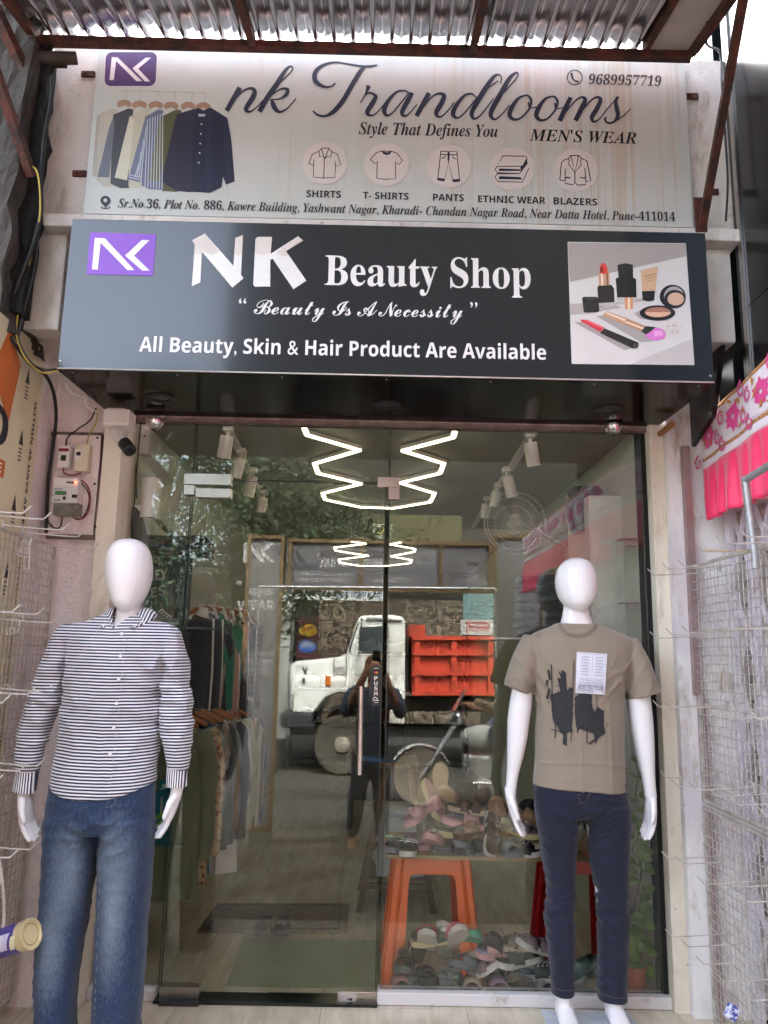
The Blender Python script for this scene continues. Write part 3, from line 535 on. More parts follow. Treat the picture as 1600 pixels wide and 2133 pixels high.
plines(mb, [[(435, 178), (670, 182), (690, 200), (640, 285), (375, 290), (435, 178)], [(375, 290), (355, 320), (380, 355), (610, 362), (695, 250)], [(375, 365), (355, 405), (385, 445), (640, 452), (705, 310)], [(375, 365), (610, 362)]], YB, 1.8, 1, f5)
for L in ([(390, 318), (410, 310), (610, 318), (620, 335), (400, 335)], [(390, 405), (410, 390), (620, 400), (640, 425), (400, 420)], [(620, 290), (640, 285), (690, 200), (690, 250), (620, 345)]): ppoly(mb, [f5(p) for p in L], YB)
NI(); mb = MB()
plines(mb, [[(1030, 430), (1045, 250), (1070, 225), (1120, 205), (1140, 175), (1230, 175), (1255, 205), (1310, 230), (1352, 440), (1300, 445), (1298, 478), (1215, 483), (1185, 455), (1165, 480), (1085, 465), (1085, 435), (1030, 430)], [(1145, 180), (1185, 350), (1225, 180)], [(1120, 205), (1130, 240), (1115, 255), (1185, 355), (1255, 260), (1240, 245), (1255, 205)], [(1085, 435), (1085, 310)], [(1300, 445), (1290, 310)], [(1185, 355), (1185, 455)]], YB, 1.8, 1, f5)
for L in ([(1085, 397), (1142, 400), (1138, 412), (1085, 412)], [(1235, 402), (1290, 402), (1295, 415), (1240, 412)]): ppoly(mb, [f5(p) for p in L], YB)
mb.build('icon_print', M_navy, BN)
# ---------------------------------------------------------------- awning
AW = thing('awning', 'corrugated metal awning on a rusty iron frame above the banner', 'awning', (0, -1.3, 4))
a, b_ = at(62, 83, -.64), at(1440, 120, -.64); zr = (a.z+b_.z)/2; xa, xb = a.x, b_.x; SL = .21
az = lambda y: zr + SL*(y+.64)
MB().bb(xa, xb, -.66, -.62, zr-.017, zr+.017).build('rear_bar', M_rust, AW, bevel=.003)
for px in (78, 527, 985, 1436):
    x = at(px, 100, -.64).x
    MB().bar((x, -.66, zr), (x, -1.55, az(-1.55)), .032, .036).build('rail', M_rust, AW)
MB().bar((xa, -1.55, az(-1.55)), (xb, -1.55, az(-1.55)), .04, .04).build('front_bar', M_rust, AW)
m = mat('corrugated_zinc', 'c9cbce', .17, .95, var=.14, vs=4, bump=.12, bs=7)
mb = MB(); nx = 420; xs0, xs1 = xa-.03, at(1345, 118, -.64).x; pit = (xs1-xs0)/33; rows = []
ys = [-.61-.06*i for i in range(17)]
for y in ys:
    row = []
    for i in range(nx+1):
        x = xs0+(xs1-xs0)*i/nx; d = noise.noise(Vector((x*5, y*4, 0)))*.010
        if x < -1.0: d += noise.noise(Vector((x*9, y*7, 3)))*.02
        row.append((x+noise.noise(Vector((x*3, y*2, 5)))*.008, y, az(y)+.05+.026*math.cos(2*math.pi*(x-xs0)/pit)+d))
    rows.append(row)
mb.loft(rows, False, False); o = mb.build('corrugated_sheet', m, AW, True, recalc=False, angle=180)
sd = o.modifiers.new('th', 'SOLIDIFY'); sd.thickness = .002
MB().bar((xs1-.004, -.64, zr+.045), (xs1-.004, -1.55, az(-1.55)+.045), .02, .075).build('closing_strip', M_rust, AW)  # added strip, blocks the bright sky slit beside the sheet
mb = MB(); mb.prism([(xs1-.012, -.62, zr+.020), (xb+.02, -.62, zr+.024), (xb+.02, -1.55, az(-1.55)+.024), (xs1-.012, -1.55, az(-1.55)+.024)], (0, 0, .01)); mb.build('flat_panel', mat('beige_board', 'b7aca6', .6, var=.08), AW)
# struts of the awning
st = thing('strut', 'rusty angle iron strut running from the ledge up to the right awning corner', 'strut', (1.35, -.56, 3.3))
a, b_ = at(1462, 476, -.56), at(1550, -12, -1.15); MB().bar(a, b_, .03, .03).build('angle_iron', M_rust, st); MB().bb(a.x-.03, a.x+.02, -.57, -.5655, a.z-.02, a.z+.14).build('foot_plate', M_rust, st)
st = thing('strut', 'long rusty angle iron strut at the far left below the awning', 'strut', (-1.5, -.6, 3.5))
a, b_ = at(66, 368, -.68), at(-40, 60, -1.0); MB().bar(a, b_, .035, .03).build('angle_iron', M_rust, st)
st = thing('strut', 'short dark red iron strut crossing the upper left corner', 'strut', (-1.5, -.7, 4.0))
a, b_ = at(52, 150, -.68), at(-25, -15, -.85); MB().bar(a, b_, .04, .035).build('angle_iron', M_rust, st)
pp = thing('pipe_stub', 'short dark pipe stub sticking out at the upper left of the banner', 'pipe', (-1.4, -.6, 4))
a, b_ = at(20, 120, -.68), at(160, 121, -.60); MB().tube([a, b_], .027, 16).build('pipe', mat('dirty_pipe', '4a413b', .7, .3, var=.2, vs=14), pp, True); q1 = at(125, 136, -.6); MB().box(q1, (.06, .012, .02)).build('clamp', M_rust, pp)
# ---------------------------------------------------------------- mannequins
from mathutils.bvhtree import BVHTree
M_mq = mat('mannequin_white', 'ece9ea', .3, var=.015, vs=3, coat=.25)
def ringpx(py, L, Rr, Y, ry, yo=0, n=28, e=2.3, tilt=0):
    a, b = at(L, py, Y), at(Rr, py, Y); c = (a+b)/2; rx = (b-a).length/2; out = []
    for k in range(n):
        t = 2*math.pi*k/n; ct, s_ = math.cos(t), math.sin(t)
        x = math.copysign(abs(ct)**(2/e), ct)*rx; y = math.copysign(abs(s_)**(2/e), s_)*ry
        out.append(Vector((c.x+x, Y+yo+y, c.z-x*tilt)))
    return out
def loftpx(mb, rows, Y, **k):
    """rows: (py, left px, right px, half depth, y offset)"""
    rows = [tuple(r)+(0,)*(5-len(r)) for r in rows]; P = catmull(rows, 4) if len(rows) > 2 else rows
    return mb.loft([ringpx(r[0], r[1], r[2], Y, r[3], r[4], **k) for r in P])
def fuse(name, mb, m, parent, vox, smooth=6, disp=None):
    me = bpy.data.meshes.new('t'); bmesh.ops.recalc_face_normals(mb.bm, faces=mb.bm.faces); mb.bm.to_mesh(me); mb.bm.free()
    o = bpy.data.objects.new('t', me); COL.objects.link(o)
    r = o.modifiers.new('r', 'REMESH'); r.mode = 'VOXEL'; r.voxel_size = vox
    s_ = o.modifiers.new('s', 'SMOOTH'); s_.iterations = smooth; s_.factor = .5
    dg = bpy.context.evaluated_depsgraph_get(); me2 = bpy.data.meshes.new_from_object(o.evaluated_get(dg)); bpy.data.objects.remove(o)
    if disp:
        N = [v.normal.copy() for v in me2.vertices]
        for v, n in zip(me2.vertices, N): v.co += n*disp(v.co, n)
    me2.materials.clear(); return link_mesh(name, me2, m, parent, True, 180)
def fold(p, sc, st=(1, 1, 1), sharp=2, seed=0):
    q = Vector((p.x*st[0]+seed, p.y*st[1], p.z*st[2]))*sc
    return (1-abs(noise.noise(q)))**sharp
def hand(mb, W, rz, s=1.0, side=1, curl=1.0, lean=0):
    """hanging relaxed hand: wrist point, turn about z, side=+1 palm faces +x"""
    q = Matrix.Rotation(rz, 3, 'Z') @ Matrix.Rotation(lean, 3, 'Y'); T = lambda x, y, z: Vector(W) + q @ Vector((x*side*s, y*s, z*s))
    def blob(pts, rr, fl=1): mb.tube([T(*p) for p in pts], [r*s for r in rr], 12)
    mb.loft([[T(cx+math.cos(t)*rx, cy+math.sin(t)*ry, z) for t in [2*math.pi*k/16 for k in range(16)]] for z, cx, cy, rx, ry in ((.03, 0, 0, .022, .024), (0, 0, 0, .021, .025), (-.025, .001, -.001, .021, .03), (-.055, .003, -.001, .019, .037), (-.085, .004, 0, .015, .039), (-.102, .006, 0, .011, .037))])
    for i, (y, L, c) in enumerate(((-.029, .072, .55), (-.010, .08, .75), (.010, .074, .9), (.028, .058, 1.1))):
        x, z, a = .005, -.092, .10; pts, rr = [], []
        for j, (f, r) in enumerate(((0, .0105), (.45, .0102), (.05, .0100), (.28, .0092), (.05, .009), (.2, .0078), (.05, .005))):
            x += math.sin(a)*L*f; z -= math.cos(a)*L*f; pts.append((x, y*(1-.25*(j/6)), z)); rr.append(r)
            if f < .1 or j == 0: a += .26*c*curl
        mb.tube([T(*p) for p in pts], [r*s for r in rr], 10)
    blob([(.004, -.02, -.018), (.016, -.038, -.045), (.020, -.043, -.068), (.024, -.041, -.09), (.026, -.039, -.1)], (.015, .0135, .0108, .0098, .006))
def foot(mb, x, y, z, s=1, turn=0):
    q = Matrix.Rotation(turn, 3, 'Z'); T = lambda a, b, c: Vector((x, y, z)) + q @ Vector((a*s, b*s, c*s)); rr = []
    for b, w, h, c in ((.06, .026, .03, .045), (.03, .034, .05, .05), (-.02, .036, .045, .045), (-.08, .04, .03, .03), (-.13, .044, .02, .02), (-.165, .036, .013, .014), (-.18, .02, .008, .01)):
        rr.append([T(w*math.cos(t), b, c+h*math.sin(t)) for t in [2*math.pi*k/14 for k in range(14)]])
    mb.loft(rr)
def head(mb, rows, Y, dy=0):
    loftpx(mb, [(py, L, Rr, d, y+dy) for py, L, Rr, d, y in rows], Y, e=2.05)
def decal(name, bvh, faces, m, parent, off=.0015, sub=2, Y=-3):
    """flat shape (list of photo-px polygons) laid on the cloth surface along the view depth"""
    mb = MB()
    for L in faces: mb.face([Vector((x, 0, -y)) for x, y in L])
    bmesh.ops.triangulate(mb.bm, faces=mb.bm.faces)
    if sub: bmesh.ops.subdivide_edges(mb.bm, edges=mb.bm.edges[:], cuts=sub, use_grid_fill=True)
    stick(mb.bm, bvh, off, Y); return mb.build(name, m, parent, True, recalc=False)
def stick(bm, bvh, off, Y):
    for v in bm.verts:
        d = ray(v.co.x, -v.co.z).normalized(); h = bvh.ray_cast(CAM, d)
        v.co = (h[0] - d*off) if h[0] is not None else at(v.co.x, -v.co.z, Y)
def dtext(t, st, a, b, h, bvh, m, parent, off=.003, Y=-.3, name='lettering'):
    o = text(t, st, Vector((a[0], 0, -a[1])), Vector((b[0], 0, -b[1])), h, m, name, None, off=0)
    bm = bmesh.new(); bm.from_mesh(o.data); stick(bm, bvh, off, Y); bm.to_mesh(o.data); bm.free(); setpar(o, parent); return o
def bvh_of(o):
    me = o.data; return BVHTree.FromPolygons([v.co.copy() for v in me.vertices], [tuple(p.vertices) for p in me.polygons])
# --- cloth materials
def stripes_mat(name, axis, period, c1, c2, duty=.52, wob=.0035):
    m = mat(name, c1, .75, var=.02, sheen=.2); b = bsdf(m); tc = nd(m, 'TexCoord'); sp = nd(m, 'SeparateXYZ'); lk(m, tc.outputs['Object'], sp.inputs[0])
    n = texn(m, 6, 3); v = math_(m, 'MULTIPLY_ADD', n, wob*2, sp.outputs[axis])
    if axis == 2: v = math_(m, 'MULTIPLY_ADD', math_(m, 'ABSOLUTE', math_(m, 'ADD', sp.outputs[0], .97)), -.02, v)
    f = math_(m, 'FRACT', math_(m, 'MULTIPLY', v, 1/period)); s_ = math_(m, 'GREATER_THAN', f, duty)
    lk(m, mixc(m, s_, lin(c1), lin(c2)), b.inputs['Base Color'])
    n2 = texn(m, 250, 2); bp = nd(m, 'Bump'); bp.inputs['Strength'].default_value = .15; bp.inputs['Distance'].default_value = .002; lk(m, n2, bp.inputs['Height']); lk(m, bp.outputs[0], b.inputs['Normal']); return m
M_str = stripes_mat('navy_white_stripes', 2, .0112, 'e6e4ea', '262a42', .47)
M_strv = stripes_mat('cuff_stripes', 0, .0085, 'f1eff2', '262a45', .5, .0008)
def denim(name, base, light, fades, fstr=.9):
    m = mat(name, base, .85, var=.05, sheen=.15); b = bsdf(m); tc = nd(m, 'TexCoord')
    tot = None
    for (c, r) in fades:
        mp = nd(m, 'Mapping'); mp.vector_type = 'POINT'; mp.inputs['Location'].default_value = tuple(-a/b_ for a, b_ in zip(c, r)); mp.inputs['Scale'].default_value = tuple(1/x for x in r); lk(m, tc.outputs['Object'], mp.inputs[0])
        l = nd(m, 'VectorMath', operation='LENGTH'); lk(m, mp.outputs[0], l.inputs[0]); g = nd(m, 'MapRange'); g.interpolation_type = 'SMOOTHSTEP'; lk(m, l.outputs['Value'], g.inputs[0]); g.inputs[1].default_value = 1.25; g.inputs[2].default_value = 0; g.inputs[3].default_value = 0; g.inputs[4].default_value = 1; g = g.outputs[0]
        tot = g if tot is None else math_(m, 'ADD', tot, g)
    n1 = texn(m, 130, 3, (1, 1, .5)); n2 = texn(m, 9, 5, (1, 1, .4))
    f = math_(m, 'MULTIPLY', math_(m, 'ADD', n2, .45), math_(m, 'MULTIPLY', tot, fstr)) if tot is not None else math_(m, 'MULTIPLY', n2, .15)
    f = math_(m, 'ADD', f, math_(m, 'MULTIPLY', math_(m, 'SUBTRACT', n1, .5), .55)); c = nd(m, 'Clamp'); lk(m, f, c.inputs[0])
    lk(m, mixc(m, c.outputs[0], lin(base), lin(light)), b.inputs['Base Color'])
    bp = nd(m, 'Bump'); bp.inputs['Strength'].default_value = .3; bp.inputs['Distance'].default_value = .002; lk(m, n1, bp.inputs['Height']); lk(m, bp.outputs[0], b.inputs['Normal']); return m
# ---- left mannequin
YL = -.6
p0 = at(250, 1500, YL); A = thing('mannequin', 'white faceless mannequin in striped shirt and faded blue jeans on the left', 'mannequin', (p0.x, YL, 0))
mb = MB()
head(mb, [(1123, 262, 280, .02, 0), (1130, 242, 299, .062, 0), (1145, 230, 310, .088, 0), (1165, 223.5, 315, .103, 0), (1190, 222, 316, .11, 0), (1215, 225, 312.5, .108, -.004), (1240, 232, 304, .096, -.01), (1258, 241, 295, .08, -.02), (1270, 252, 285, .05, -.03), (1275, 262, 276, .02, -.035)], YL)
loftpx(mb, [(1240, 244, 292, .055, .01), (1268, 243, 291, .055, .01), (1290, 240, 293, .058, .012), (1310, 225, 305, .07, .015), (1330, 180, 340, .085, .015), (1370, 165, 345, .1, 0), (1450, 160, 315, .095, 0), (1560, 145, 305, .09, 0), (1680, 120, 310, .095, 0)], YL)
arms = (([(1315, 148, 178, .045), (1400, 105, 140, .045), (1480, 78, 112, .042), (1560, 52, 84, .036), (1650, 38, 66, .024)]), ([(1315, 335, 362, .045), (1400, 350, 385, .045), (1480, 358, 392, .042), (1560, 358, 390, .036), (1645, 356, 382, .024)]))
for a in arms: loftpx(mb, a, YL)
for L in ([(1680, 125, 212, .085), (1800, 115, 190, .075), (1950, 100, 165, .062), (2130, 92, 140, .05), (2215, 92, 130, .042)], [(1680, 215, 310, .085), (1800, 215, 300, .075), (1950, 215, 290, .062), (2130, 215, 270, .05), (2215, 218, 260, .042)]): loftpx(mb, L, YL)
wl, wr = at(51, 1650, YL), at(369, 1645, YL)
hand(mb, wl, R(-14), 1.04, 1, 1.0, R(-10)); hand(mb, wr, R(14), 1.02, -1, .9, R(9))
for px in (112, 240): p = at(px, 2230, YL); foot(mb, p.x, YL, 0.005, 1)
fuse('body', mb, M_mq, A, .0045, 5)
# jeans
mb = MB()
loftpx(mb, [(1630, 107, 322, .125), (1665, 104, 320, .13), (1700, 100, 318, .135), (1725, 98, 318, .12)], YL, e=2.4)
loftpx(mb, [(1700, 100, 211, .125), (1730, 98, 210, .125), (1790, 93, 201, .118), (1850, 89, 191, .11), (1900, 86, 182, .105), (1980, 81, 168, .1), (2060, 78, 158, .1), (2130, 80, 152, .102), (2200, 84, 150, .105), (2250, 84, 148, .11)], YL, e=2.3)
loftpx(mb, [(1700, 213, 319, .125), (1730, 211, 318, .125), (1790, 208, 314, .118), (1850, 206, 311, .11), (1900, 204, 307, .105), (1980, 201, 303, .1), (2060, 198, 297, .1), (2130, 196, 290, .102), (2200, 193, 286, .105), (2250, 192, 284, .11)], YL, e=2.3)
cr = at(212, 1712, YL); kn = at(130, 2110, YL); kn2 = at(245, 2110, YL)
def dj(p, n):
    d = (fold(p, 8, (1, 1, 2.2), 3)-.5)*.004 + (fold(p, 4, (1.5, 1, .6), 2, 3)-.5)*.006
    k = math.exp(-((p.z-cr.z)**2+(p.x-cr.x)**2)/.02); d += k*(fold(p, 11, (1.2, 1, 1.6), 4, 7)-.5)*.012
    k = math.exp(-((p.z-.2)/.16)**2); d += k*(fold(p, 8, (.5, .5, 2.0), 2, 5)-.4)*.004; return d
fz = [((at(165, 1810, YL).x, YL-.13, at(165, 1810, YL).z), (.085, .14, .20)), ((at(258, 1800, YL).x, YL-.13, at(258, 1800, YL).z), (.085, .14, .22)), ((at(128, 1960, YL).x, YL-.1, at(128, 1960, YL).z), (.06, .12, .20)), ((at(250, 1930, YL).x, YL-.1, at(250, 1930, YL).z), (.06, .12, .2))]
J = fuse('jeans', mb, denim('faded_denim', '1b3050', '8593a1', fz, .55), A, .006, 6, dj); bj = bvh_of(J)
M_sti = mat('light_thread', 'a9a79c', .8); M_stio = mat('orange_thread', '9c7a55', .8); M_seam = mat('dark_seam', '1f3049', .9)
def seam(name, bvh, strokes, m, parent, w, Y, off=.0012, dash=False):
    r_ = None
    for s_ in strokes:
        fs = []; P = catmull([(*p, 0) for p in s_], 8); L = []
        for i, p in enumerate(P):
            a, b = P[max(i-1, 0)], P[min(i+1, len(P)-1)]; t = Vector((b[0]-a[0], b[1]-a[1])).normalized(); n_ = Vector((-t.y, t.x))*w/2; L.append((Vector(p[:2])+n_, Vector(p[:2])-n_))
        fs += [[tuple(a[0]), tuple(a[1]), tuple(b[1]), tuple(b[0])] for i, (a, b) in enumerate(zip(L, L[1:])) if not dash or i % 2 == 0]
        r_ = decal(name, bvh, fs, m, parent, off, 1, Y)
    return r_
seam('stitching', bj, [[(241, 1662), (238, 1675), (228, 1681), (218, 1681)], [(206, 1768), (207, 1850), (203, 1960), (199, 2060), (197, 2120)]], M_sti, J, 1.0, YL, dash=True)
seam('fly_seam', bj, [[(218, 1656), (216, 1690), (212, 1712)], [(183, 1655), (186, 1676), (193, 1690)]], M_seam, J, 1.6, YL)
# shirt
mb = MB()
hemz = at(215, 1640, YL).z
loftpx(mb, [(1283, 216, 304, .07, .02), (1291, 190, 328, .09, .018), (1300, 161, 350, .1, .012), (1311, 141, 363, .112, .01), (1335, 133, 370, .122, .005), (1390, 145, 347, .128, -.003), (1440, 141, 333, .125, -.004), (1500, 131, 330, .122), (1560, 121, 327, .126), (1610, 112, 324, .135), (1640, 109, 323, .138)], YL, e=2.35, n=40)
loftpx(mb, [(1302, 126, 176, .05, .01), (1330, 109, 166, .07, .006), (1390, 85, 146, .068), (1450, 63, 130, .066), (1516, 43, 107, .062), (1575, 34, 88, .052, -.005), (1606, 35, 81, .044, -.006)], YL)
loftpx(mb, [(1304, 325, 363, .05, .01), (1330, 327, 377, .07, .006), (1390, 341, 390, .068), (1440, 338, 395, .066), (1500, 336, 400, .062), (1560, 345, 398, .052, -.005), (1602, 350, 391, .044, -.006)], YL)
ap = [at(150, 1395, YL), at(338, 1395, YL)]; el = [at(78, 1490, YL), at(367, 1490, YL)]
def dsh(p, n):
    d = (fold(p, 7, (1.6, 1, .8), 3)-.5)*.010
    for q in ap:
        k = math.exp(-((p.z-q.z)**2+(p.x-q.x)**2)/.012); d += k*(fold(Vector((p.x+.6*p.z*(1 if q.x > -1 else -1), p.y, p.z)), 16, (1, 1, .5), 2, 4)-.5)*.024
    for q in el:
        k = math.exp(-((p.z-q.z)**2/.02+(p.x-q.x)**2/.02)); d += k*(fold(p, 13, (.6, .6, 1.7), 2, 9)-.5)*.020
    return d*max(0, min(1, (p.z-hemz)/.15))
SH = fuse('shirt', mb, M_str, A, .005, 7, dsh)
xv = at(254, 1300, YL).x; zv = at(254, 1313, YL-.1).z
for v in SH.data.vertices:
    if abs(v.co.x-xv) < .06 and v.co.y < YL and v.co.z > zv-.06:
        w_ = (1-abs(v.co.x-xv)/.06); zl = zv+(1-w_)*.075; v.co.z = min(v.co.z, zl) if v.co.z > zl else v.co.z; v.co.y -= 0
# shaped shirt tail
hx0, hx1 = at(109, 1640, YL).x, at(323, 1640, YL).x
for v in SH.data.vertices:
    if hx0-.03 < v.co.x < hx1+.03 and v.co.z < hemz+.09:
        u = (v.co.x-hx0)/(hx1-hx0)*2-1; tgt = at(215+u*107, 1656-26*abs(u)**2.2-3*u, YL).z
        k = max(0, min(1, (hemz+.09-v.co.z)/.09)); v.co.z += (tgt-hemz)*k; v.co.y += k*.003*math.sin(v.co.x*30)
bs_ = bvh_of(SH)
seam('placket', bs_, [[(257, 1300), (250, 1400), (240, 1500), (228, 1600), (219, 1652)]], M_str, SH, 14, YL, .0035)
seam('stitching', bs_, [[(261, 1310), (255, 1400), (246, 1500), (234, 1600), (226, 1650)], [(205, 1310), (158, 1380), (150, 1400)]], mat('white_thread', 'e5e3e4', .8), SH, .7, YL, .0045, dash=True)
for x, y in ((253.5, 1320), (251, 1366), (247.5, 1415), (243, 1465), (237, 1517), (229.5, 1570)):
    d = ray(x, y).normalized(); h = bs_.ray_cast(CAM, d); MB().lathe([(.0062, 0), (.0058, .003), (.0035, .0032), (.001, .0024)], h[0]-d*.004, (0, -1, 0), 14).build('button', M_acr, SH, True)
for (rows, nm) in (([(1600, 37, 82, .04, -.006), (1624, 33, 79, .04, -.007), (1648, 29, 75, .041, -.008)], 'cuff'), ([(1598, 348.5, 391, .04, -.006), (1618, 348, 390, .04, -.006), (1637, 348, 389.5, .041, -.006)], 'cuff')):
    mb = MB(); loftpx(mb, rows, YL, e=2.1, tilt=.12 if rows[0][1] < 100 else 0); mb.build(nm, M_strv, SH, True)
# collar: band round the neck with two pointed leaves
nk = (at(240, 1280, YL)+at(293, 1280, YL))/2; mb = MB(); rows = []
for i in range(33):
    t = i/32; a = R(-74+328*t); a2 = R(-56+292*t); e = max(0, (abs(t-.5)*2-.5)/.5)      # from front right round the back to front left
    cx, s_ = math.cos(a), math.sin(a); fr = max(0, -s_)
    top = Vector((nk.x+.055*cx-.004*e, YL+.008+.066*s_-.012*e, nk.z+.030-.088*fr**1.6))
    out = Vector((nk.x+.106*math.cos(a2), YL+.008+(.104+.042*e)*math.sin(a2), nk.z+.006-.056*e))
    mid = top.lerp(out, .5)+Vector((cx, s_, .35))*.007; rows.append([top, mid, out])
mb.loft(rows, False, False); co = mb.build('collar', stripes_mat('collar_stripes', 0, .0105, 'f1eff2', '262a45', .5, .001), SH, True, angle=180); sd = co.modifiers.new('t', 'SOLIDIFY'); sd.thickness = .004
# ---- right mannequin
YR = -.2
p0 = at(1205, 1500, YR); A = thing('mannequin', 'white faceless mannequin in brown printed t-shirt and dark slim jeans on the right', 'mannequin', (p0.x, YR, 0))
mb = MB()
head(mb, [(1162, 1193, 1208, .02, 0), (1169, 1176, 1226, .062, 0), (1184, 1163, 1237, .09, 0), (1203, 1158, 1242, .104, 0), (1223, 1158, 1243, .11, 0), (1243, 1163, 1239, .104, -.006), (1258, 1171, 1231, .088, -.016), (1268, 1182, 1220, .06, -.026), (1274, 1193, 1210, .025, -.034)], YR)
loftpx(mb, [(1245, 1177, 1226, .052, .01), (1270, 1175, 1227, .053, .01), (1292, 1171, 1234, .058, .012), (1312, 1162, 1245, .07, .015), (1332, 1115, 1300, .085, .015), (1370, 1110, 1298, .1, 0), (1450, 1122, 1290, .095, 0), (1560, 1125, 1288, .085, 0), (1660, 1120, 1295, .09, 0)], YR)
loftpx(mb, [(1345, 1082, 1118, .05), (1400, 1072, 1112, .052), (1440, 1066, 1109, .052), (1470, 1061, 1107, .05), (1500, 1057.5, 1103, .048), (1530, 1057, 1099, .047), (1571, 1056.5, 1091, .042), (1610, 1055.5, 1081, .032), (1640, 1053.5, 1076, .026), (1655, 1052, 1075, .024)], YR)
loftpx(mb, [(1350, 1295, 1335, .05), (1405, 1303, 1347, .052), (1450, 1306, 1353, .052), (1490, 1311, 1358, .05), (1530, 1317, 1361, .048), (1571, 1326, 1362.5, .043), (1610, 1335, 1363.5, .033), (1640, 1341, 1365.5, .026), (1660, 1343, 1368, .024)], YR)
hand(mb, at(1063, 1655, YR), R(-20), .98, 1, .7, R(-10)); hand(mb, at(1356, 1660, YR), R(16), 1.0, -1, 1.0, R(2))
loftpx(mb, [(1680, 1125, 1200, .07), (1850, 1148, 1192, .055), (2000, 1155, 1190, .045), (2060, 1158, 1190, .042), (2095, 1160, 1190, .04)], YR); loftpx(mb, [(1680, 1215, 1300, .07), (1850, 1240, 1300, .055), (2000, 1258, 1300, .045), (2060, 1262, 1298, .042), (2100, 1264, 1296, .04)], YR)
for px in (1176, 1281): p = at(px, 2100, YR); foot(mb, p.x, YR, .015, 1)
fuse('body', mb, M_mq, A, .0045, 5)
MB().bb(at(1140, 2120, YR).x, at(1330, 2120, YR).x, YR-.2, YR+.13, .001, .014).build('base_plate', mat('frosted_plate', 'd5dbe2', .15, coat=.5), A, bevel=.003)
mb = MB()
loftpx(mb, [(1625, 1113, 1303, .112), (1655, 1112, 1305, .118), (1685, 1114, 1309, .12), (1702, 1116, 1311, .105)], YR, e=2.3)
loftpx(mb, [(1675, 1113, 1207, .112), (1700, 1116, 1204, .112), (1769, 1127, 1199, .1), (1825, 1136, 1197, .088), (1862, 1140, 1196, .08), (1907, 1136, 1195, .077), (1960, 1140, 1196, .074), (2020, 1147, 1196, .066), (2068, 1151, 1195.5, .06)], YR)
loftpx(mb, [(1675, 1211, 1309, .112), (1700, 1217, 1311, .112), (1769, 1227, 1309, .1), (1825, 1235, 1306, .088), (1862, 1241, 1306, .08), (1907, 1246, 1308, .077), (1960, 1246.5, 1308, .074), (2020, 1247, 1306, .066), (2082, 1247.5, 1304, .06)], YR)
cr2 = at(1209, 1690, YR); knz = at(1170, 1890, YR).z
def dj2(p, n):
    k = math.exp(-((p.z-cr2.z)**2+(p.x-cr2.x)**2)/.014); d = k*(fold(Vector((p.x, p.y, p.z-.6*abs(p.x-cr2.x))), 13, (.5, 1, 1.8), 4, 7)-.5)*.014 + (fold(p, 9, (1, 1, 2), 3)-.5)*.004
    k = math.exp(-((p.z-knz)/.09)**2); d += k*(fold(p, 11, (.5, .5, 2.2), 3, 5)-.45)*.012
    k = math.exp(-((p.z-.16)/.07)**2); d += k*(fold(p, 11, (.4, .4, 2.4), 3, 2)-.45)*.007; return d
J = fuse('jeans', mb, denim('dark_denim', '070c22', '27335c', [], .3), A, .005, 6, dj2); bj = bvh_of(J)
seam('stitching', bj, [[(1205, 1640), (1207, 1668), (1211, 1676)], [(1230, 1640), (1229, 1655), (1219, 1669), (1211, 1672)], [(1152, 2058), (1175, 2064), (1195, 2062)], [(1248, 2068), (1275, 2078), (1303, 2080)]], M_stio, J, .9, YR, dash=True)
seam('inseam', bj, [[(1202, 1700), (1198, 1800), (1194, 1900), (1194, 2060)], [(1219, 1705), (1230, 1790), (1247, 1900), (1250, 2060)]], mat('brown_thread', '4a4150', .8), J, 1.0, YR)
mb = MB()
loftpx(mb, [(1300, 1160, 1247, .07, .012), (1308, 1146, 1268, .085, .012), (1318, 1122, 1296, .1, .012), (1332, 1098, 1320, .112, .01), (1360, 1092, 1322, .122, .004), (1410, 1104, 1304, .128, -.002), (1450, 1113, 1297, .124), (1500, 1117, 1297, .12), (1580, 1115, 1299, .12), (1630, 1111, 1301, .122), (1641, 1110.5, 1302, .122)], YR, e=2.35, n=40)
loftpx(mb, [(1326, 1092, 1130, .06, .008), (1360, 1075, 1124, .08, .004), (1395, 1062, 1116, .084), (1420, 1053, 1112, .086), (1437, 1049, 1108, .086)], YR, tilt=.3)
loftpx(mb, [(1332, 1290, 1325, .06, .008), (1365, 1292, 1342, .08, .004), (1400, 1298, 1356, .084), (1430, 1302, 1368, .086), (1448, 1306, 1374, .086)], YR, tilt=-.27)
ap2 = [at(1114, 1425, YR), at(1298, 1425, YR)]; hz2 = at(1205, 1641, YR).z; cl = [at(1100+x, 1590, YR).x for x in (-30, 110, 170)]; czl = at(1200, 1588, YR).z
def dts(p, n):
    d = (fold(p, 5, (1.4, 1, .7), 2)-.5)*.006
    for q in ap2:
        k = math.exp(-((p.z-q.z)**2+(p.x-q.x)**2)/.010); d += k*(fold(Vector((p.x-.7*p.z*(1 if q.x > .8 else -1), p.y, p.z)), 15, (1, 1, .5), 4, 4)-.5)*.016
    if n.y < -.3:
        d += .0035*math.exp(-((p.z-czl-.012*math.sin(p.x*9))/.006)**2)     # packing creases
        for x in (at(1195, 1500, YR).x, at(1257, 1550, YR).x): d += .0025*math.exp(-((p.x-x)/.006)**2)*(1 if p.z < at(0, 1480, YR).z else .3)
    return d
M_ts = mat('brown_cotton', '8f8271', .85, var=.04, vs=4, bump=.15, bs=300, sheen=.25)
TS = fuse('t_shirt', mb, M_ts, A, .005, 6, dts)
xc = at(1205, 1641, YR).x
for v in TS.data.vertices:
    if at(1108, 1600, YR).x-.02 < v.co.x < at(1304, 1600, YR).x+.03 and v.co.z < hz2+.2: v.co.z -= max(0, min(1, (hz2+.2-v.co.z)/.2))*(v.co.x-xc)*.055
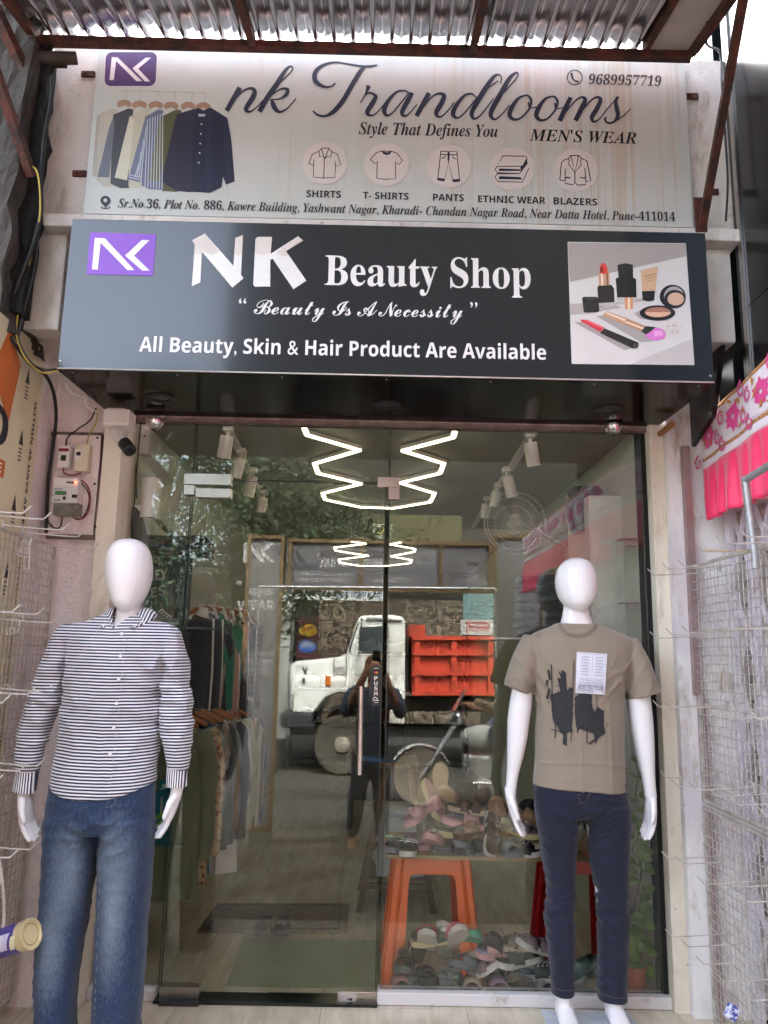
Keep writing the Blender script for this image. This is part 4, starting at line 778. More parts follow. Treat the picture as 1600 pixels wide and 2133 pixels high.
bt = bvh_of(TS)
nb = [(1166, 1300), (1172, 1312), (1186, 1321), (1205, 1324), (1224, 1320), (1237, 1311), (1243, 1300)]
seam('neck_rib', bt, [nb], mat('rib_cotton', '857868', .85, bump=.3, bs=200), TS, 8, YR, .003)
seam('hem_stitching', bt, [[(1112, 1622), (1150, 1626), (1205, 1633), (1260, 1640), (1301, 1645)], [(1052, 1417), (1080, 1428), (1108, 1438)], [(1310, 1450), (1340, 1443), (1369, 1430)]], mat('brown_stitch', '6f6355', .9), TS, .8, YR, .0022, dash=True)
f6 = lambda L: [(1040+x/4.444, 1290+y/4.444) for x, y in L]
rg = random.Random(4)
def rag(L, amp=5, n=3):
    out = []
    for i, p in enumerate(L):
        q = L[(i+1) % len(L)]
        for k in range(n): t = k/n; out.append((p[0]+(q[0]-p[0])*t+rg.uniform(-amp, amp)*(k > 0), p[1]+(q[1]-p[1])*t+rg.uniform(-amp, amp)*(k > 0)))
    return out
M_prt = mat('black_fabric_print', '2c2d30', .8, var=.1, vs=30)
shapes = [[(572, 700), (570, 640), (577, 575), (566, 562), (540, 549), (546, 542), (572, 549), (562, 515), (550, 487), (557, 482), (576, 512), (576, 472), (584, 470), (590, 512), (600, 480), (606, 482), (604, 520), (614, 492), (619, 496), (617, 560), (622, 640), (630, 710)], rag([(470, 700), (530, 680), (572, 660), (625, 665), (640, 720), (650, 630), (680, 640), (665, 720), (680, 850), (672, 1000), (680, 1040), (620, 1060), (610, 1130), (628, 1170), (590, 1160), (590, 1070), (560, 1040), (510, 960), (485, 860), (480, 760)], 6, 5),
    rag([(700, 720), (750, 690), (855, 695), (858, 800), (880, 865), (915, 815), (985, 850), (920, 860), (925, 900), (965, 980), (985, 1050), (960, 1050), (915, 1090), (895, 1160), (880, 1060), (850, 980), (790, 965), (755, 990), (725, 1055), (710, 940), (700, 830)], 5, 5)]
lines = [[(482, 415), (490, 640), (490, 700)], [(455, 470), (470, 560)], [(445, 560), (440, 620)], [(690, 380), (682, 690), (665, 1130)], [(520, 960), (518, 1100)], [(815, 970), (812, 1145)], [(905, 700), (905, 860)], [(980, 1045), (830, 1155)], [(465, 640), (442, 735)], [(480, 1020), (600, 1050)]]
fs = [f6(s_) for s_ in shapes]
def fanpoly(L):
    return [L]
for i, s_ in enumerate(fs): decal('print', bt, [s_], M_prt, TS, .003+.0003*i, 2, YR)
sp_ = []
for k in range(90):
    cx_, cy_ = rg.choice([(480, 760), (500, 940), (600, 1060), (670, 900), (700, 860), (870, 840), (960, 1000), (740, 1000), (560, 680), (890, 1090)]); cx_ += rg.gauss(0, 22); cy_ += rg.gauss(0, 45); r0 = rg.uniform(1.5, 5); sp_.append(f6(ell(cx_, cy_, r0, r0*rg.uniform(1, 3.2), 6)))
tag(decal('print_specks', bt, sp_, M_prt, TS, .0045, 0, YR), kind='stuff')
for i, s_ in enumerate(lines): seam('print', bt, [f6(s_)], M_prt, TS, (2.0, 5, 5, 1.6, 2.2, 2.2, 1.2, 4, 4.5, 1.8)[i], YR, .0038+.0002*i)
tg = decal('paper_label', bt, [f6([(720+280*u0/6, 302+18*u0/6-0+0) if False else (0, 0) for u0 in range(1)])] if False else [[(f6([(718+(282+(-8)*v)*u-12*v, 302+18*u+(378+2*u)*v)])[0]) for u, v in ((i/8, j/8), ((i+1)/8, j/8), ((i+1)/8, (j+1)/8), (i/8, (j+1)/8))] for i in range(8) for j in range(8)], mat('label_paper', 'dcdde6', .6, var=.02), TS, .006, 0, YR)
M_lp = mat('label_ink', '3a3f66', .7); M_lpl = mat('label_line', '8a8fae', .7)
lb = lambda u, v: f6([(718+(282-8*v)*u-12*v, 302+18*u+(378+2*u)*v)])[0]
seam('label_rule', bt, [[lb(.04, .03), lb(.96, .03)], [lb(.04, .97), lb(.96, .97)], [lb(.04, .03), lb(.04, .97)], [lb(.96, .03), lb(.96, .97)], [lb(.53, .06), lb(.53, .6)], [lb(.08, .63), lb(.92, .63)], [lb(.08, .72), lb(.92, .72)]], M_lpl, tg, .6, YR, .0072)
seam('label_rule', bt, [[lb(.08, .80), lb(.93, .80)], [lb(.08, .93), lb(.93, .93)]], M_lp, tg, 1.0, YR, .0074)
fs = []
for c in (0, 1):
    for r in range(7):
        for j in (0, 1):
            u0, u1, v = (.14, .45, .09+r*.072+j*.022) if c == 0 else (.6, .92, .09+r*.072+j*.022)
            u0 += .05*(1-j); u1 -= .05*(1-j); fs.append([lb(u0, v), lb(u1, v), lb(u1, v+.008), lb(u0, v+.008)])
decal('label_small_print', bt, fs, M_lpl, tg, .0076, 1, YR)
dtext('NEW ALBUM - OUT NOW', 'sans', lb(.16, .685), lb(.86, .685), 2.2, bt, M_lpl, tg, .0078); dtext('TICKETS AVAILABLE AT THE BOX OFFICE', 'sans', lb(.1, .765), lb(.9, .765), 2.0, bt, M_lpl, tg, .0078)
dtext('BOSS ON TOUR', 'plain', lb(.09, .905), lb(.93, .905), 7.6, bt, M_lp, tg, .008)
# ---------------------------------------------------------------- wire racks, hooks, meter, camera, cables, cloth
def mesh_rack(name, label, X, y0, y1, z0, z1, dy, dz, inward, m):
    t = thing(name, label, 'wire rack', (X, (y0+y1)/2, z0), None)
    mb = MB(); ny = round((y1-y0)/dy); nz = round((z1-z0)/dz)
    wob = lambda y, z: .004*noise.noise(Vector((y*4, z*4, X)))
    for i in range(ny+1):
        y = y0+(y1-y0)*i/ny; mb.tube([(X+wob(y, z0+(z1-z0)*j/6), y+.003*noise.noise(Vector((i, j, 0))), z0+(z1-z0)*j/6) for j in range(7)], .0021, 5)
    for i in range(nz+1):
        z = z0+(z1-z0)*i/nz; mb.tube([(X+.0034*inward+wob(y0+(y1-y0)*j/4, z), y0+(y1-y0)*j/4, z+.004*noise.noise(Vector((i, j, 9)))) for j in range(5)], .0021, 5)
    mb.build('grid', m, t, True)
    for z in (z0, z1): MB().bb(X-.006, X+.006, y0-.004, y1+.004, z-.006, z+.006).build('frame_bar', m, t)
    for y in (y0-.002, y1+.002): MB().bb(X-.006, X+.006, y-.006, y+.006, z0+.0065, z1-.0065).build('frame_upright', m, t)
    return t
M_gr = mat('dirty_zinc_wire', 'cbc5be', .5, .3, var=.2, vs=25, col2='a39a8f')
mesh_rack('wire_rack', 'tall grey wire mesh rack on the left side wall beside the striped mannequin', -1.44, -1.0, -.17, .05, 1.885, .036, .036, 1, M_gr)
mesh_rack('wire_rack', 'upper wire mesh rack on the right side in front of the lavender gate', 1.41, -1.0, -.13, .86, 1.86, .036, .036, -1, M_gr)
mesh_rack('wire_rack', 'lower wire mesh rack on the right side reaching down to the step', 1.405, -1.0, -.13, .0, .83, .036, .036, -1, M_gr)
MB().bb(1.40, 1.42, -1.0, -.13, .838, .852).build('joint_rail', M_gr, [o for o in COL.objects if o.get('label', '').startswith('upper wire')][0])
ORD = ['nearest the glass', 'second from the glass', 'third from the glass', 'fourth from the glass', 'fifth from the glass', 'sixth from the glass', 'seventh from the glass']
def hook(px, py, XT, XR, label, m, group, r=.0024):
    p = atx(px, py, XT); s_ = 1 if XT > XR else -1; L = abs(XT-XR)
    t = MB().tube(catmull([(XR, p.y, p.z-.012), (XR+s_*L*.5, p.y, p.z-.022), (XT-s_*.034, p.y, p.z-.026), (XT-s_*.022, p.y, p.z-.022), (XT-s_*.008, p.y, p.z-.008), (XT, p.y, p.z)], 4), r, 6)
    t.bb(XR-.003, XR+.003, p.y-.006, p.y+.006, p.z-.035, p.z+.004)
    return tag(t.build('wire_hook', m, None, True), label, 'hook', group)
RH = [('top row', [(1349, 1185), (1379, 1172), (1412, 1166), (1451, 1134), (1492, 1117), (1540, 1102), (1587, 1089)]), ('second row', [(1354, 1316), (1387, 1309), (1420, 1303), (1459, 1298), (1503, 1294), (1551, 1293)]), ('third row', [(1360, 1459), (1391, 1459), (1426, 1459), (1468, 1466), (1516, 1479), (1562, 1480)]),
      ('fourth row', [(1375, 1606), (1399, 1624), (1436, 1630), (1477, 1642), (1520, 1659), (1579, 1682)]), ('fifth row', [(1379, 1774), (1409, 1784), (1452, 1825), (1486, 1832), (1534, 1861)]), ('bottom row', [(1386, 1936), (1418, 1956), (1450, 1992), (1491, 2027), (1544, 2065)])]
for rn, L in RH:
    for i, (x, y) in enumerate(L):
        lb_ = 'wire hook in the %s of the right rack, %s' % (rn, ORD[i])
        if rn == 'top row' and i == 3: lb_ = 'wire display hook wrapped with yellow twine on top of the right rack'
        h = hook(x, y, 1.17, 1.41, lb_, M_gr, 'display hooks on the right racks')
        if rn == 'top row' and i == 3:
            p = atx(x, y, 1.17); MB().tube([(1.2+.0016*k, p.y+.0045*math.cos(k*.8), p.z-.023+.0045*math.sin(k*.8)) for k in range(110)], .0016, 5).build('twine', mat('yellow_twine', 'c9b07a', .8), h)
LH = [('top row', [(206, 1131), (177, 1105), (144, 1090), (107, 1067), (65, 1054)]), ('second row', [(123, 1283), (93, 1265), (43, 1259)]), ('third row', [(109, 1426), (74, 1431), (23, 1447)]), ('fourth row', [(94, 1580), (57, 1590), (6, 1615)]), ('bottom row', [(80, 1754), (38, 1770)])]
for rn, L in LH:
    for i, (x, y) in enumerate(L): hook(x, y, -1.19, -1.44, 'pale wire hook in the %s of the left rack, %s' % (rn, ORD[i]), M_wirew, 'display hooks on the left rack', .0028)
def plastic_hooks(px, py, label, n, spread):
    t = thing('hook_bundle', label, 'hooks', at(px, py, -.42))
    for i in range(n):
        a = at(px+(i-(n-1)/2)*spread, py, -.42); s_ = .9+.2*rnd.random()
        MB().tube(catmull([a+Vector((.004, 0, -.004)), a+Vector((0, 0, .012)), a+Vector((-.008, 0, 0)), a+Vector((-.011, -.005, -.05*s_)), a+Vector((-.02, -.008, -.062*s_)), a+Vector((-.028, -.01, -.05*s_)), a+Vector((-.028, -.01, -.035*s_))], 5), .0028, 6).build('hook', M_wht, t, True)
    return t
plastic_hooks(58, 1127, 'bunch of white plastic hooks hanging at the top of the left rack', 3, 6)
t = thing('hanger_strip', 'white plastic ladder shaped hanger strip hanging at the top of the left rack', 'hanger', at(55, 1130, -.43)); mb = MB(); a, b_ = at(52, 1122, -.43), at(50, 1185, -.43); c_, d_ = at(62, 1124, -.43), at(60, 1186, -.43)
for P in ((a, b_), (c_, d_)): MB().tube([P[0], P[1]], .0022, 6).build('side_rail', M_wht, t)
for k in (.3, .6, .98): MB().tube([a.lerp(b_, k), c_.lerp(d_, k)], .002, 6).build('rung', M_wht, t)
plastic_hooks(40, 1288, 'three white plastic hooks hung in the second row of the left rack', 3, 7)
plastic_hooks(14, 1432, 'white plastic hooks hung in the third row of the left rack', 3, 6); plastic_hooks(8, 1582, 'white plastic hooks hung in the fourth row of the left rack', 2, 5)
# hanging tin
ti = thing('tin', 'purple food tin with a cream end hanging on its side from the left rack', 'tin', at(30, 1955, -.72)); ax = (at(66, 1945, -.74)-at(-30, 1975, -.68)); c0 = at(-30, 1975, -.68); ax_n = ax.normalized(); L = ax.length; r_ = .047
MB().lathe([(r_, 0), (r_+.002, .004), (r_, .01), (r_, L-.03)], c0, ax_n, 30).build('can', mat('purple_label', '4a3f8a', .3, var=.1, vs=6), ti, True)
MB().lathe([(r_+.0006, L-.036), (r_+.0006, L-.012), (r_+.003, L-.006), (r_+.002, L), (r_-.004, L), (r_-.006, L-.004), (.001, L-.004)], c0, ax_n, 30).build('rim', mat('cream_tin', 'd8c79a', .35, .2, var=.1), ti, True)
MB().lathe([(r_-.012, L-.0038), (r_-.014, L-.0025), (r_-.016, L-.0038)], c0, ax_n, 30, False).build('rim_ring', mat('gold_tin', 'b39458', .35, .4), ti, True)
fr_ = ax_n.cross(Vector((0, 0, 1))).normalized()
for (u, v, w, h, mm) in ((.45, .1, .05, .05, 'd9d6e2'), (.62, .1, .03, .06, 'c9c4dd'), (.80, -.2, .02, .05, 'e2dcb8'), (.3, .5, .06, .02, 'b9b4d4')):
    mb = MB(); n = 10; rows = []
    for i in range(n+1):
        th = (i/n-.5)*h/r_*1.0+v; row = []
        for j in (0, 1): row.append(c0+ax_n*(L*u+(j-.5)*w)+(fr_*math.cos(th)+Vector((0, 0, 1))*math.sin(th))*(r_+.001))
        rows.append(row)
    mb.loft(rows, False, False); mb.build('label_patch', ink(mm), ti, True, recalc=False)
tc_ = c0+ax_n*L*.35
cor = tag(MB().tube(catmull([at(-6, 1768, -.72), at(6, 1850, -.72), tc_+Vector((0, 0, r_+.03)), tc_+Vector((0, 0, r_))], 6), .006, 8).build('cord', mat('white_rope', 'cfc4b8', .9, bump=.6, bs=90), None, True), 'thick pale cord holding the purple tin at the left edge', 'cord')
# meter board
YW = -.1
def wbox(px0, px1, py0, py1, y0, y1, m, name, parent, bevel=.002):
    a, b_ = at(px0, py1, y0), at(px1, py0, y0); return MB().bb(a.x, b_.x, y0, y1, a.z, b_.z).build(name, m, parent, bevel=bevel)
mbd = thing('meter_board', 'pink painted wooden meter board with worn edges on the left wall', 'board', at(155, 1115, YW))
wbox(97, 212, 907, 1112, -.122, -.1, M_pink, 'board', mbd, .002); wbox(104, 212, 901, 906.5, -.118, -.1, mat('worn_wood', '7d6d62', .9, var=.3, vs=14, bump=.6), 'top_edge', mbd); wbox(94, 208, 1112.6, 1121, -.12, -.1, mat('worn_wood', ''), 'bottom_edge', mbd)
MB().bar(at(213.5, 905, -.115), at(203.5, 1118, -.115), .006, .02, (0, 1, 0)).build('dark_edge', mat('maroon_line', '5a1f2c', .6), mbd)
mb = MB()
for x, y in ((203, 912), (108, 1095), (198, 1097), (197, 1008)): mb.lathe([(.006, 0), (.005, .004), (.001, .004)], at(x, y, -.1222), (0, -1, 0), 10)
mb.build('screw_hole', M_dkg, mbd)
b1 = thing('breaker_box', 'white breaker box with a maroon strip and black switch on the meter board', 'breaker', at(135, 950, -.13)); wbox(119.5, 146, 928, 973, -.165, -.1225, M_wht, 'box', b1, .003); wbox(146.2, 151, 931, 974, -.14, -.1225, M_alu, 'side_cover', b1, .001); wbox(122, 143, 934, 940, -.167, -.1652, mat('maroon_strip', '8c1d33', .5), 'strip', b1, 0); wbox(126, 137, 948, 959, -.172, -.1652, M_blk, 'switch', b1, .001)
b2 = thing('breaker_box', 'cream breaker box with a small black toggle on the meter board', 'breaker', at(170, 950, -.13)); wbox(152.5, 187, 925, 981, -.168, -.1225, M_crm, 'box', b2, .006); wbox(155, 170, 936, 959, -.1705, -.1685, M_wht, 'plate', b2, 0); wbox(158.5, 167, 941, 948, -.178, -.1708, M_blk, 'toggle', b2, .001)
em = thing('electricity_meter', 'white electricity meter with green display and clear cover on the meter board', 'meter', at(142, 1040, -.13)); wbox(108, 164, 996, 1047, -.19, -.1225, M_wht, 'case', em, .003)
wbox(107, 160, 1013, 1046, -.193, -.1905, mat('meter_face', 'd5d6da', .4), 'face', em, 0); wbox(114, 138.5, 1023, 1030.5, -.1955, -.1932, mat('lcd_green', '4c7f45', .3, var=.05), 'display', em, 0)
for x, y, r_ in ((134, 1037.5, .008), (110.5, 1031, .003)): MB().lathe([(r_, 0), (r_*.9, .003), (.001, .003)], at(x, y, -.1933), (0, -1, 0), 16).build('button', M_blk, em, True)
MB().lathe([(.016, 0), (.0155, .002), (.001, .002)], at(152, 1033, -.1932), (0, -1, 0), 24).build('dial', M_wht, em, True); wbox(149, 160, 1030, 1036.5, -.201, -.1956, M_blk, 'dial_knob', em, .001)
wbox(138, 158, 1003.5, 1006.5, -.1915, -.1902, M_dkg, 'mark', em, 0); wbox(155, 159, 1003, 1006.5, -.193, -.1918, mat('red_led', 'ff4a3a', .4, emit='ff3020', es=3), 'indicator_lamp', em, 0)
mb = MB()
for y in (1017, 1020, 1040, 1042.5): mb.face([at(x, yy, -.1934) for x, yy in ((112, y+1), (126 if y > 1030 else 131, y+1), (126 if y > 1030 else 131, y), (112, y))])
mb.build('small_print', M_dkg, em, recalc=False); wbox(110, 163, 1047.5, 1072, -.178, -.1225, mat('terminal_grey', '7d7b7c', .35, var=.2, vs=30), 'terminal_block', em, .003)
MB().bb(at(109, 1080, -.2).x, at(166, 1080, -.2).x, -.199, -.197, at(109, 1080, -.2).z, at(109, 1048, -.2).z).build('clear_cover', M_glass, em); 
def cable(pts, Y, r, m, label, cat='cable', name='cable', sub=6, seg=7):
    P = [at(p[0], p[1], p[2] if len(p) > 2 else Y) for p in pts]; return tag(MB().tube(catmull(P, sub), r, seg).build(name, m, None, True), label, cat)
M_red = mat('red_cable', '8a1f2a', .4); M_yel = mat('yellow_cable', 'c9b24a', .5)
cable([(131, 975, -.15), (134, 985, -.15), (148, 990, -.15), (166, 986, -.15), (171, 978, -.15)], 0, .0035, M_red, 'dark red wire looping below the two breaker boxes')
cable([(168, 1000, -.16), (182, 1012, -.15), (188, 1035, -.15), (184, 1065, -.15), (172, 1080, -.15), (157, 1079, -.15)], 0, .0035, M_red, 'dark red wire curving round the right of the electricity meter')
cable([(160, 1003, -.16), (178, 1015, -.145), (186, 1040, -.145), (178, 1070, -.145), (165, 1082, -.145), (152, 1078, -.145)], 0, .003, M_blk, 'thin black wire beside the red one round the meter')
cable([(97, 1070, -.13), (100, 1085, -.13), (110, 1098, -.13), (124, 1099, -.13), (129, 1085, -.13), (129, 1074, -.13)], 0, .003, M_blk, 'thin black wire looping under the electricity meter')
cable([(200, 850, -.2), (188, 875, -.16), (165, 892, -.13), (142, 910, -.13), (137, 928, -.13)], 0, .0035, M_blk, 'thin black wire running from the sign down to the white breaker box'); cable([(203, 850, -.2), (200, 880, -.16), (186, 905, -.13), (180, 927, -.13)], 0, .003, M_yel, 'thin yellow wire running down to the cream breaker box')
cable([(107, 160, -.66), (108, 200, -.66), (94, 280, -.66), (86, 370, -.66), (84, 450, -.66), (66, 520, -.66), (38, 590, -.64), (24, 640, -.62), (14, 690, -.6)], 0, .009, M_blk, 'thick black cable hanging down beside the broken concrete column')
cable([(14, 690, -.6), (30, 715, -.6), (62, 757, -.5), (95, 782, -.4), (112, 820, -.3), (117, 870, -.2), (110, 930, -.15), (101, 1000, -.14), (97, 1070, -.14), (96, 1110, -.14)], 0, .008, M_blk, 'thick black cable curving down the corner beside the meter board')
cable([(8, 195, -.7), (30, 290, -.7), (50, 340, -.7), (76, 355, -.7), (84, 420, -.68), (78, 480, -.66), (48, 600, -.62), (34, 680, -.6), (36, 705, -.6), (52, 745, -.6), (80, 772, -.6), (100, 777, -.62), (121, 771, -.64)], 0, .0035, M_yel, 'yellow cable drooping from the strut to the corner of the black sign')
cable([(84, 450, -.655), (72, 560, -.62), (44, 670, -.6), (40, 710, -.6), (62, 752, -.6), (92, 770, -.62), (120, 768, -.64)], 0, .004, M_dkg, 'dark grey cable running beside the yellow cable to the sign'); cable([(137, 798, -.5), (142, 812, -.45), (165, 826, -.4), (180, 828, -.35), (178, 840, -.32), (188, 852, -.28), (212, 860, -.2)], 0, .003, M_wht, 'thin white cable looping to the camera box under the sign')
cable([(1600-125, 20, -.9), (1472, 90, -.75), (1500, 110, -.6), (1504, 180, -.6), (1512, 300, -.6), (1516, 380, -.6), (1512, 460, -.6)], 0, .005, M_dkg, 'twisted dark cable running down beside the right strut')
# security camera
sc_ = thing('security_camera', 'white bullet security camera on a square box under the left end of the sign', 'camera', at(242, 868, -.2))
a, b_ = at(213, 884, -.26), at(270, 852, -.26); MB().bb(a.x, b_.x, -.26, -.16, a.z, b_.z).build('junction_box', M_wht, sc_, bevel=.006)
c0 = at(241, 888, -.21); c1 = at(238, 903, -.21); MB().lathe([(.034, 0), (.03, .01), (.018, .016), (.014, .032), (.011, .05)], c0, (0, 0, -1), 20).build('mount', M_wht, sc_, True)
e0, e1 = at(240, 898, -.23), at(272, 940, -.31); axc = (e1-e0).normalized(); L = (e1-e0).length
MB().tube([c1, e0+axc*.02], .011, 10).build('arm', M_wht, sc_, True); MB().lathe([(.02, 0), (.027, .006), (.027, L*.62)], e0, axc, 22).build('camera_body', M_wht, sc_, True); MB().lathe([(.0285, L*.60), (.0285, L*.97), (.024, L), (.022, L-.006), (.001, L-.006)], e0, axc, 22).build('camera_hood', M_dkg, sc_, True); MB().lathe([(.012, L-.005), (.01, L+.001), (.001, L+.003)], e0, axc, 16).build('lens', M_blk, sc_, True)
M_chr = mat('chrome', 'd8d4d2', .06, 1, var=.02)
for (x, y), l in (((322, 880), 'small chrome dome under the left end of the sign above the glass'), ((1278, 890), 'small chrome dome under the right end of the sign above the glass')):
    p = at(x, y, -.075); t = thing('dome_lamp', l, 'lamp', p); MB().lathe([(.042, .012), (.042, 0), (.037, -.016), (.026, -.029), (.012, -.036), (.001, -.038)], p, (0, 0, 1), 24).build('dome', M_chr, t, True); MB().lathe([(.012, -.0345), (.010, -.040), (.001, -.041)], p, (0, 0, 1), 16).build('centre_cap', M_dkg, t, True)
wd = tag(MB().bar(at(1374, 905, -.1), at(1402, 882, -.2), .022, .02).build('wood_piece', mat('raw_wood', 'a87848', .8, var=.2, vs=9, stretch=(1, 1, 8)), None), 'small raw wood piece wedged under the black panel at the right', 'wood')
# pink festoon cloth hanging along the right side
FX = 1.47; f0, f1 = atx(1460, 880, FX), atx(1600, 742, FX); zb = atx(1480, 1080, FX).z
def ztop(y): return max(f0.z, f0.z+(f1.z-f0.z)*(f0.y-y)/(f0.y-f1.y)) if y > -1.3 else f0.z+(f1.z-f0.z)*(f0.y+1.3)/(f0.y-f1.y)
fc = thing('festoon_cloth', 'white cloth with pink flowers and a bright pink pleated frill hanging on the right', 'cloth', (FX, -1.5, 2.2))
FY0, FY1 = f0.y, -4.2; nu = 300
def wave(y, v): return .012*math.sin(y*23+1)*v + .010*noise.noise(Vector((y*6, v*2, 0)))
def band(v0, v1, nv, m, name, ple=0, zlow=None):
    rows = []
    for j in range(nv+1):
        row = []
        for i in range(nu+1):
            y = FY0+(FY1-FY0)*i/nu; H = ztop(y)-zb; zt_ = ztop(y); v = v0+(v1-v0)*j/nv; z = zt_-H*v + (.012*noise.noise(Vector((y*2, 7, 0))) if j == nv and ple else 0)
            k = (j/nv)**.6 if ple else 0; x = FX+wave(y, v)+ple*k*(math.sin(y*62+2*noise.noise(Vector((y*3, 1, 1))))+.4*math.sin(y*117))
            row.append((x, y - .04*v*0, z))
        rows.append(row)
    mb = MB(); mb.loft(rows, False, False); o = mb.build(name, m, fc, True, recalc=False, angle=180); sd = o.modifiers.new('t', 'SOLIDIFY'); sd.thickness = .0015; return o
M_fl = mat('white_satin', 'ead9e0', .55, var=.05, vs=5, sheen=.3); M_pk = mat('hot_pink_satin', 'fb2d66', .5, var=.06, vs=3, sheen=.4); M_ob = mat('orange_border', 'dd9a62', .6, var=.35, vs=90)
band(0, .035, 2, M_ob, 'top_border'); band(.0352, .39, 8, M_fl, 'floral_band'); band(.3902, .42, 2, M_ob, 'lower_border'); band(.4202, .49, 3, M_fl, 'plain_band'); band(.4902, 1.0, 14, M_pk, 'pink_frill', .016)
rf = random.Random(11); mbp, mbo, mbl = MB(), MB(), MB()
def fpt(y, v, o=.0): return Vector((FX+wave(y, v)-.004-o, y, ztop(y)-(ztop(y)-zb)*v))
def fpoly(mb, y, v, pts, o): 
    try: mb.face([fpt(y+1.35*a, v+1.35*b_/(ztop(y)-zb), o) for a, b_ in pts])
    except Exception: pass
y = FY0-.07; k = 0
while y > FY1+.05:
    for a in range(12):
        t = a*math.pi/6+rf.uniform(-.1, .1); r_ = .045*rf.uniform(.8, 1.15); c = (math.cos(t), math.sin(t)); n = (-c[1], c[0])
        fpoly(mbp, y, .2+.02*math.sin(k), [(c[0]*.006, c[1]*.006), (c[0]*r_*.6+n[0]*.013, c[1]*r_*.6+n[1]*.013), (c[0]*r_, c[1]*r_), (c[0]*r_*.6-n[0]*.013, c[1]*r_*.6-n[1]*.013)], .0002*a)
    for dx, dv in ((.075, -.02), (-.075, .03), (.07, .07), (-.065, -.055)):
        cx, cy = dx, dv; P = catmull([(cx, cy-.025), (cx+.022, cy-.01), (cx+.015, cy+.015), (cx-.008, cy+.018), (cx-.014, cy), (cx, cy-.008)], 4)
        for i, (p, q) in enumerate(zip(P, P[1:])):
            t = Vector((q[0]-p[0], q[1]-p[1])); 
            if t.length < 1e-6: continue
            n = Vector((-t.y, t.x)).normalized()*.0055*(1-i/len(P)*.6); fpoly(mbp, y, .2, [(p[0]+n.x, p[1]+n.y), (p[0]-n.x, p[1]-n.y), (q[0]-n.x, q[1]-n.y), (q[0]+n.x, q[1]+n.y)], .003)
    for a in range(7):
        ox, oy, t = rf.uniform(-.09, .09), rf.uniform(-.07, .075), rf.uniform(0, 6.28); c = (math.cos(t), math.sin(t)); n = (-c[1], c[0])
        fpoly(mbo, y, .2, [(ox, oy), (ox+c[0]*.016+n[0]*.006, oy+c[1]*.016+n[1]*.006), (ox+c[0]*.036, oy+c[1]*.036), (ox+c[0]*.018-n[0]*.004, oy+c[1]*.018-n[1]*.004)], .0035)
    y -= .25; k += 1
mbp.build('flower_print', mat('pink_print', 'f0529a', .55), fc, recalc=False); mbo.build('leaf_print', mat('ochre_print', 'cf8f2e', .6), fc, recalc=False)
pf = thing('bent_pipe', 'white galvanised pipe frame with a bent corner in front of the pink frill', 'pipe frame', at(1560, 1140, -.85)); a, b_, c_ = at(1552, 1000, -.8), at(1572, 1150, -.8), at(1660, 935, -1.1)
MB().tube([a+Vector((0, 0, .012)), b_, b_+Vector((0, 0, -.06))], .0135, 14).build('upright_pipe', M_galv, pf, True); MB().tube([a, c_], .0135, 14).build('top_pipe', M_galv, pf, True)
# small litter on the lower right rack
bg_ = tag(MB().box(at(1525, 2108, -.55), (.04, .03, .05), Matrix.Rotation(.5, 3, 'Y')).build('plastic_wrapper', mat('blue_white_wrapper', 'd9dcea', .4, var=.2, vs=60, col2='3a45a0', lo=.45, hi=.55), None, bevel=.008), 'crumpled blue and white wrapper on the lower right rack', 'wrapper')
# ---------------------------------------------------------------- inside the shop
M_led = mat('led_strip', 'fff6d8', .5, emit='fff0c8', es=.5)
def led(pts, label, Z=2.535):
    t = thing('ceiling_lamp', label, 'lamp', atz(*pts[len(pts)//2], Z)); P = [atz(x, y, Z) for x, y in pts]; mb = MB(); mo = MB()
    for a, b_ in zip(P, P[1:]): mb.bar(a+Vector((0, 0, -.004)), b_+Vector((0, 0, -.004)), .019, .008); mo.bar(a+Vector((0, 0, .011)), b_+Vector((0, 0, .011)), .034, .02)
    mb.build('light_strip', M_led, t); mo.build('housing', M_wht, t); return t
led([(632, 886), (639, 905), (750, 937), (655, 965), (662, 985), (753, 1007), (672, 1027), (677, 1040), (752, 1056), (820, 1058), (897, 1045), (906, 1027), (833, 1005), (917, 985), (925, 965), (838, 938), (945, 910), (949, 890)], 'zigzag hexagon strip lamp glowing on the shop ceiling near the door')
f2_ = lambda x, y: (400+x/2.286, 860+y/2.286)
led([f2_(*p) for p in [(760, 612), (828, 622), (678, 640), (685, 655), (840, 680), (700, 697), (703, 712), (800, 728), (925, 728), (1040, 715), (1047, 700), (948, 682), (1060, 660), (1062, 647), (945, 625), (995, 615)]], 'smaller looking zigzag hexagon strip lamp glowing deeper inside the shop')
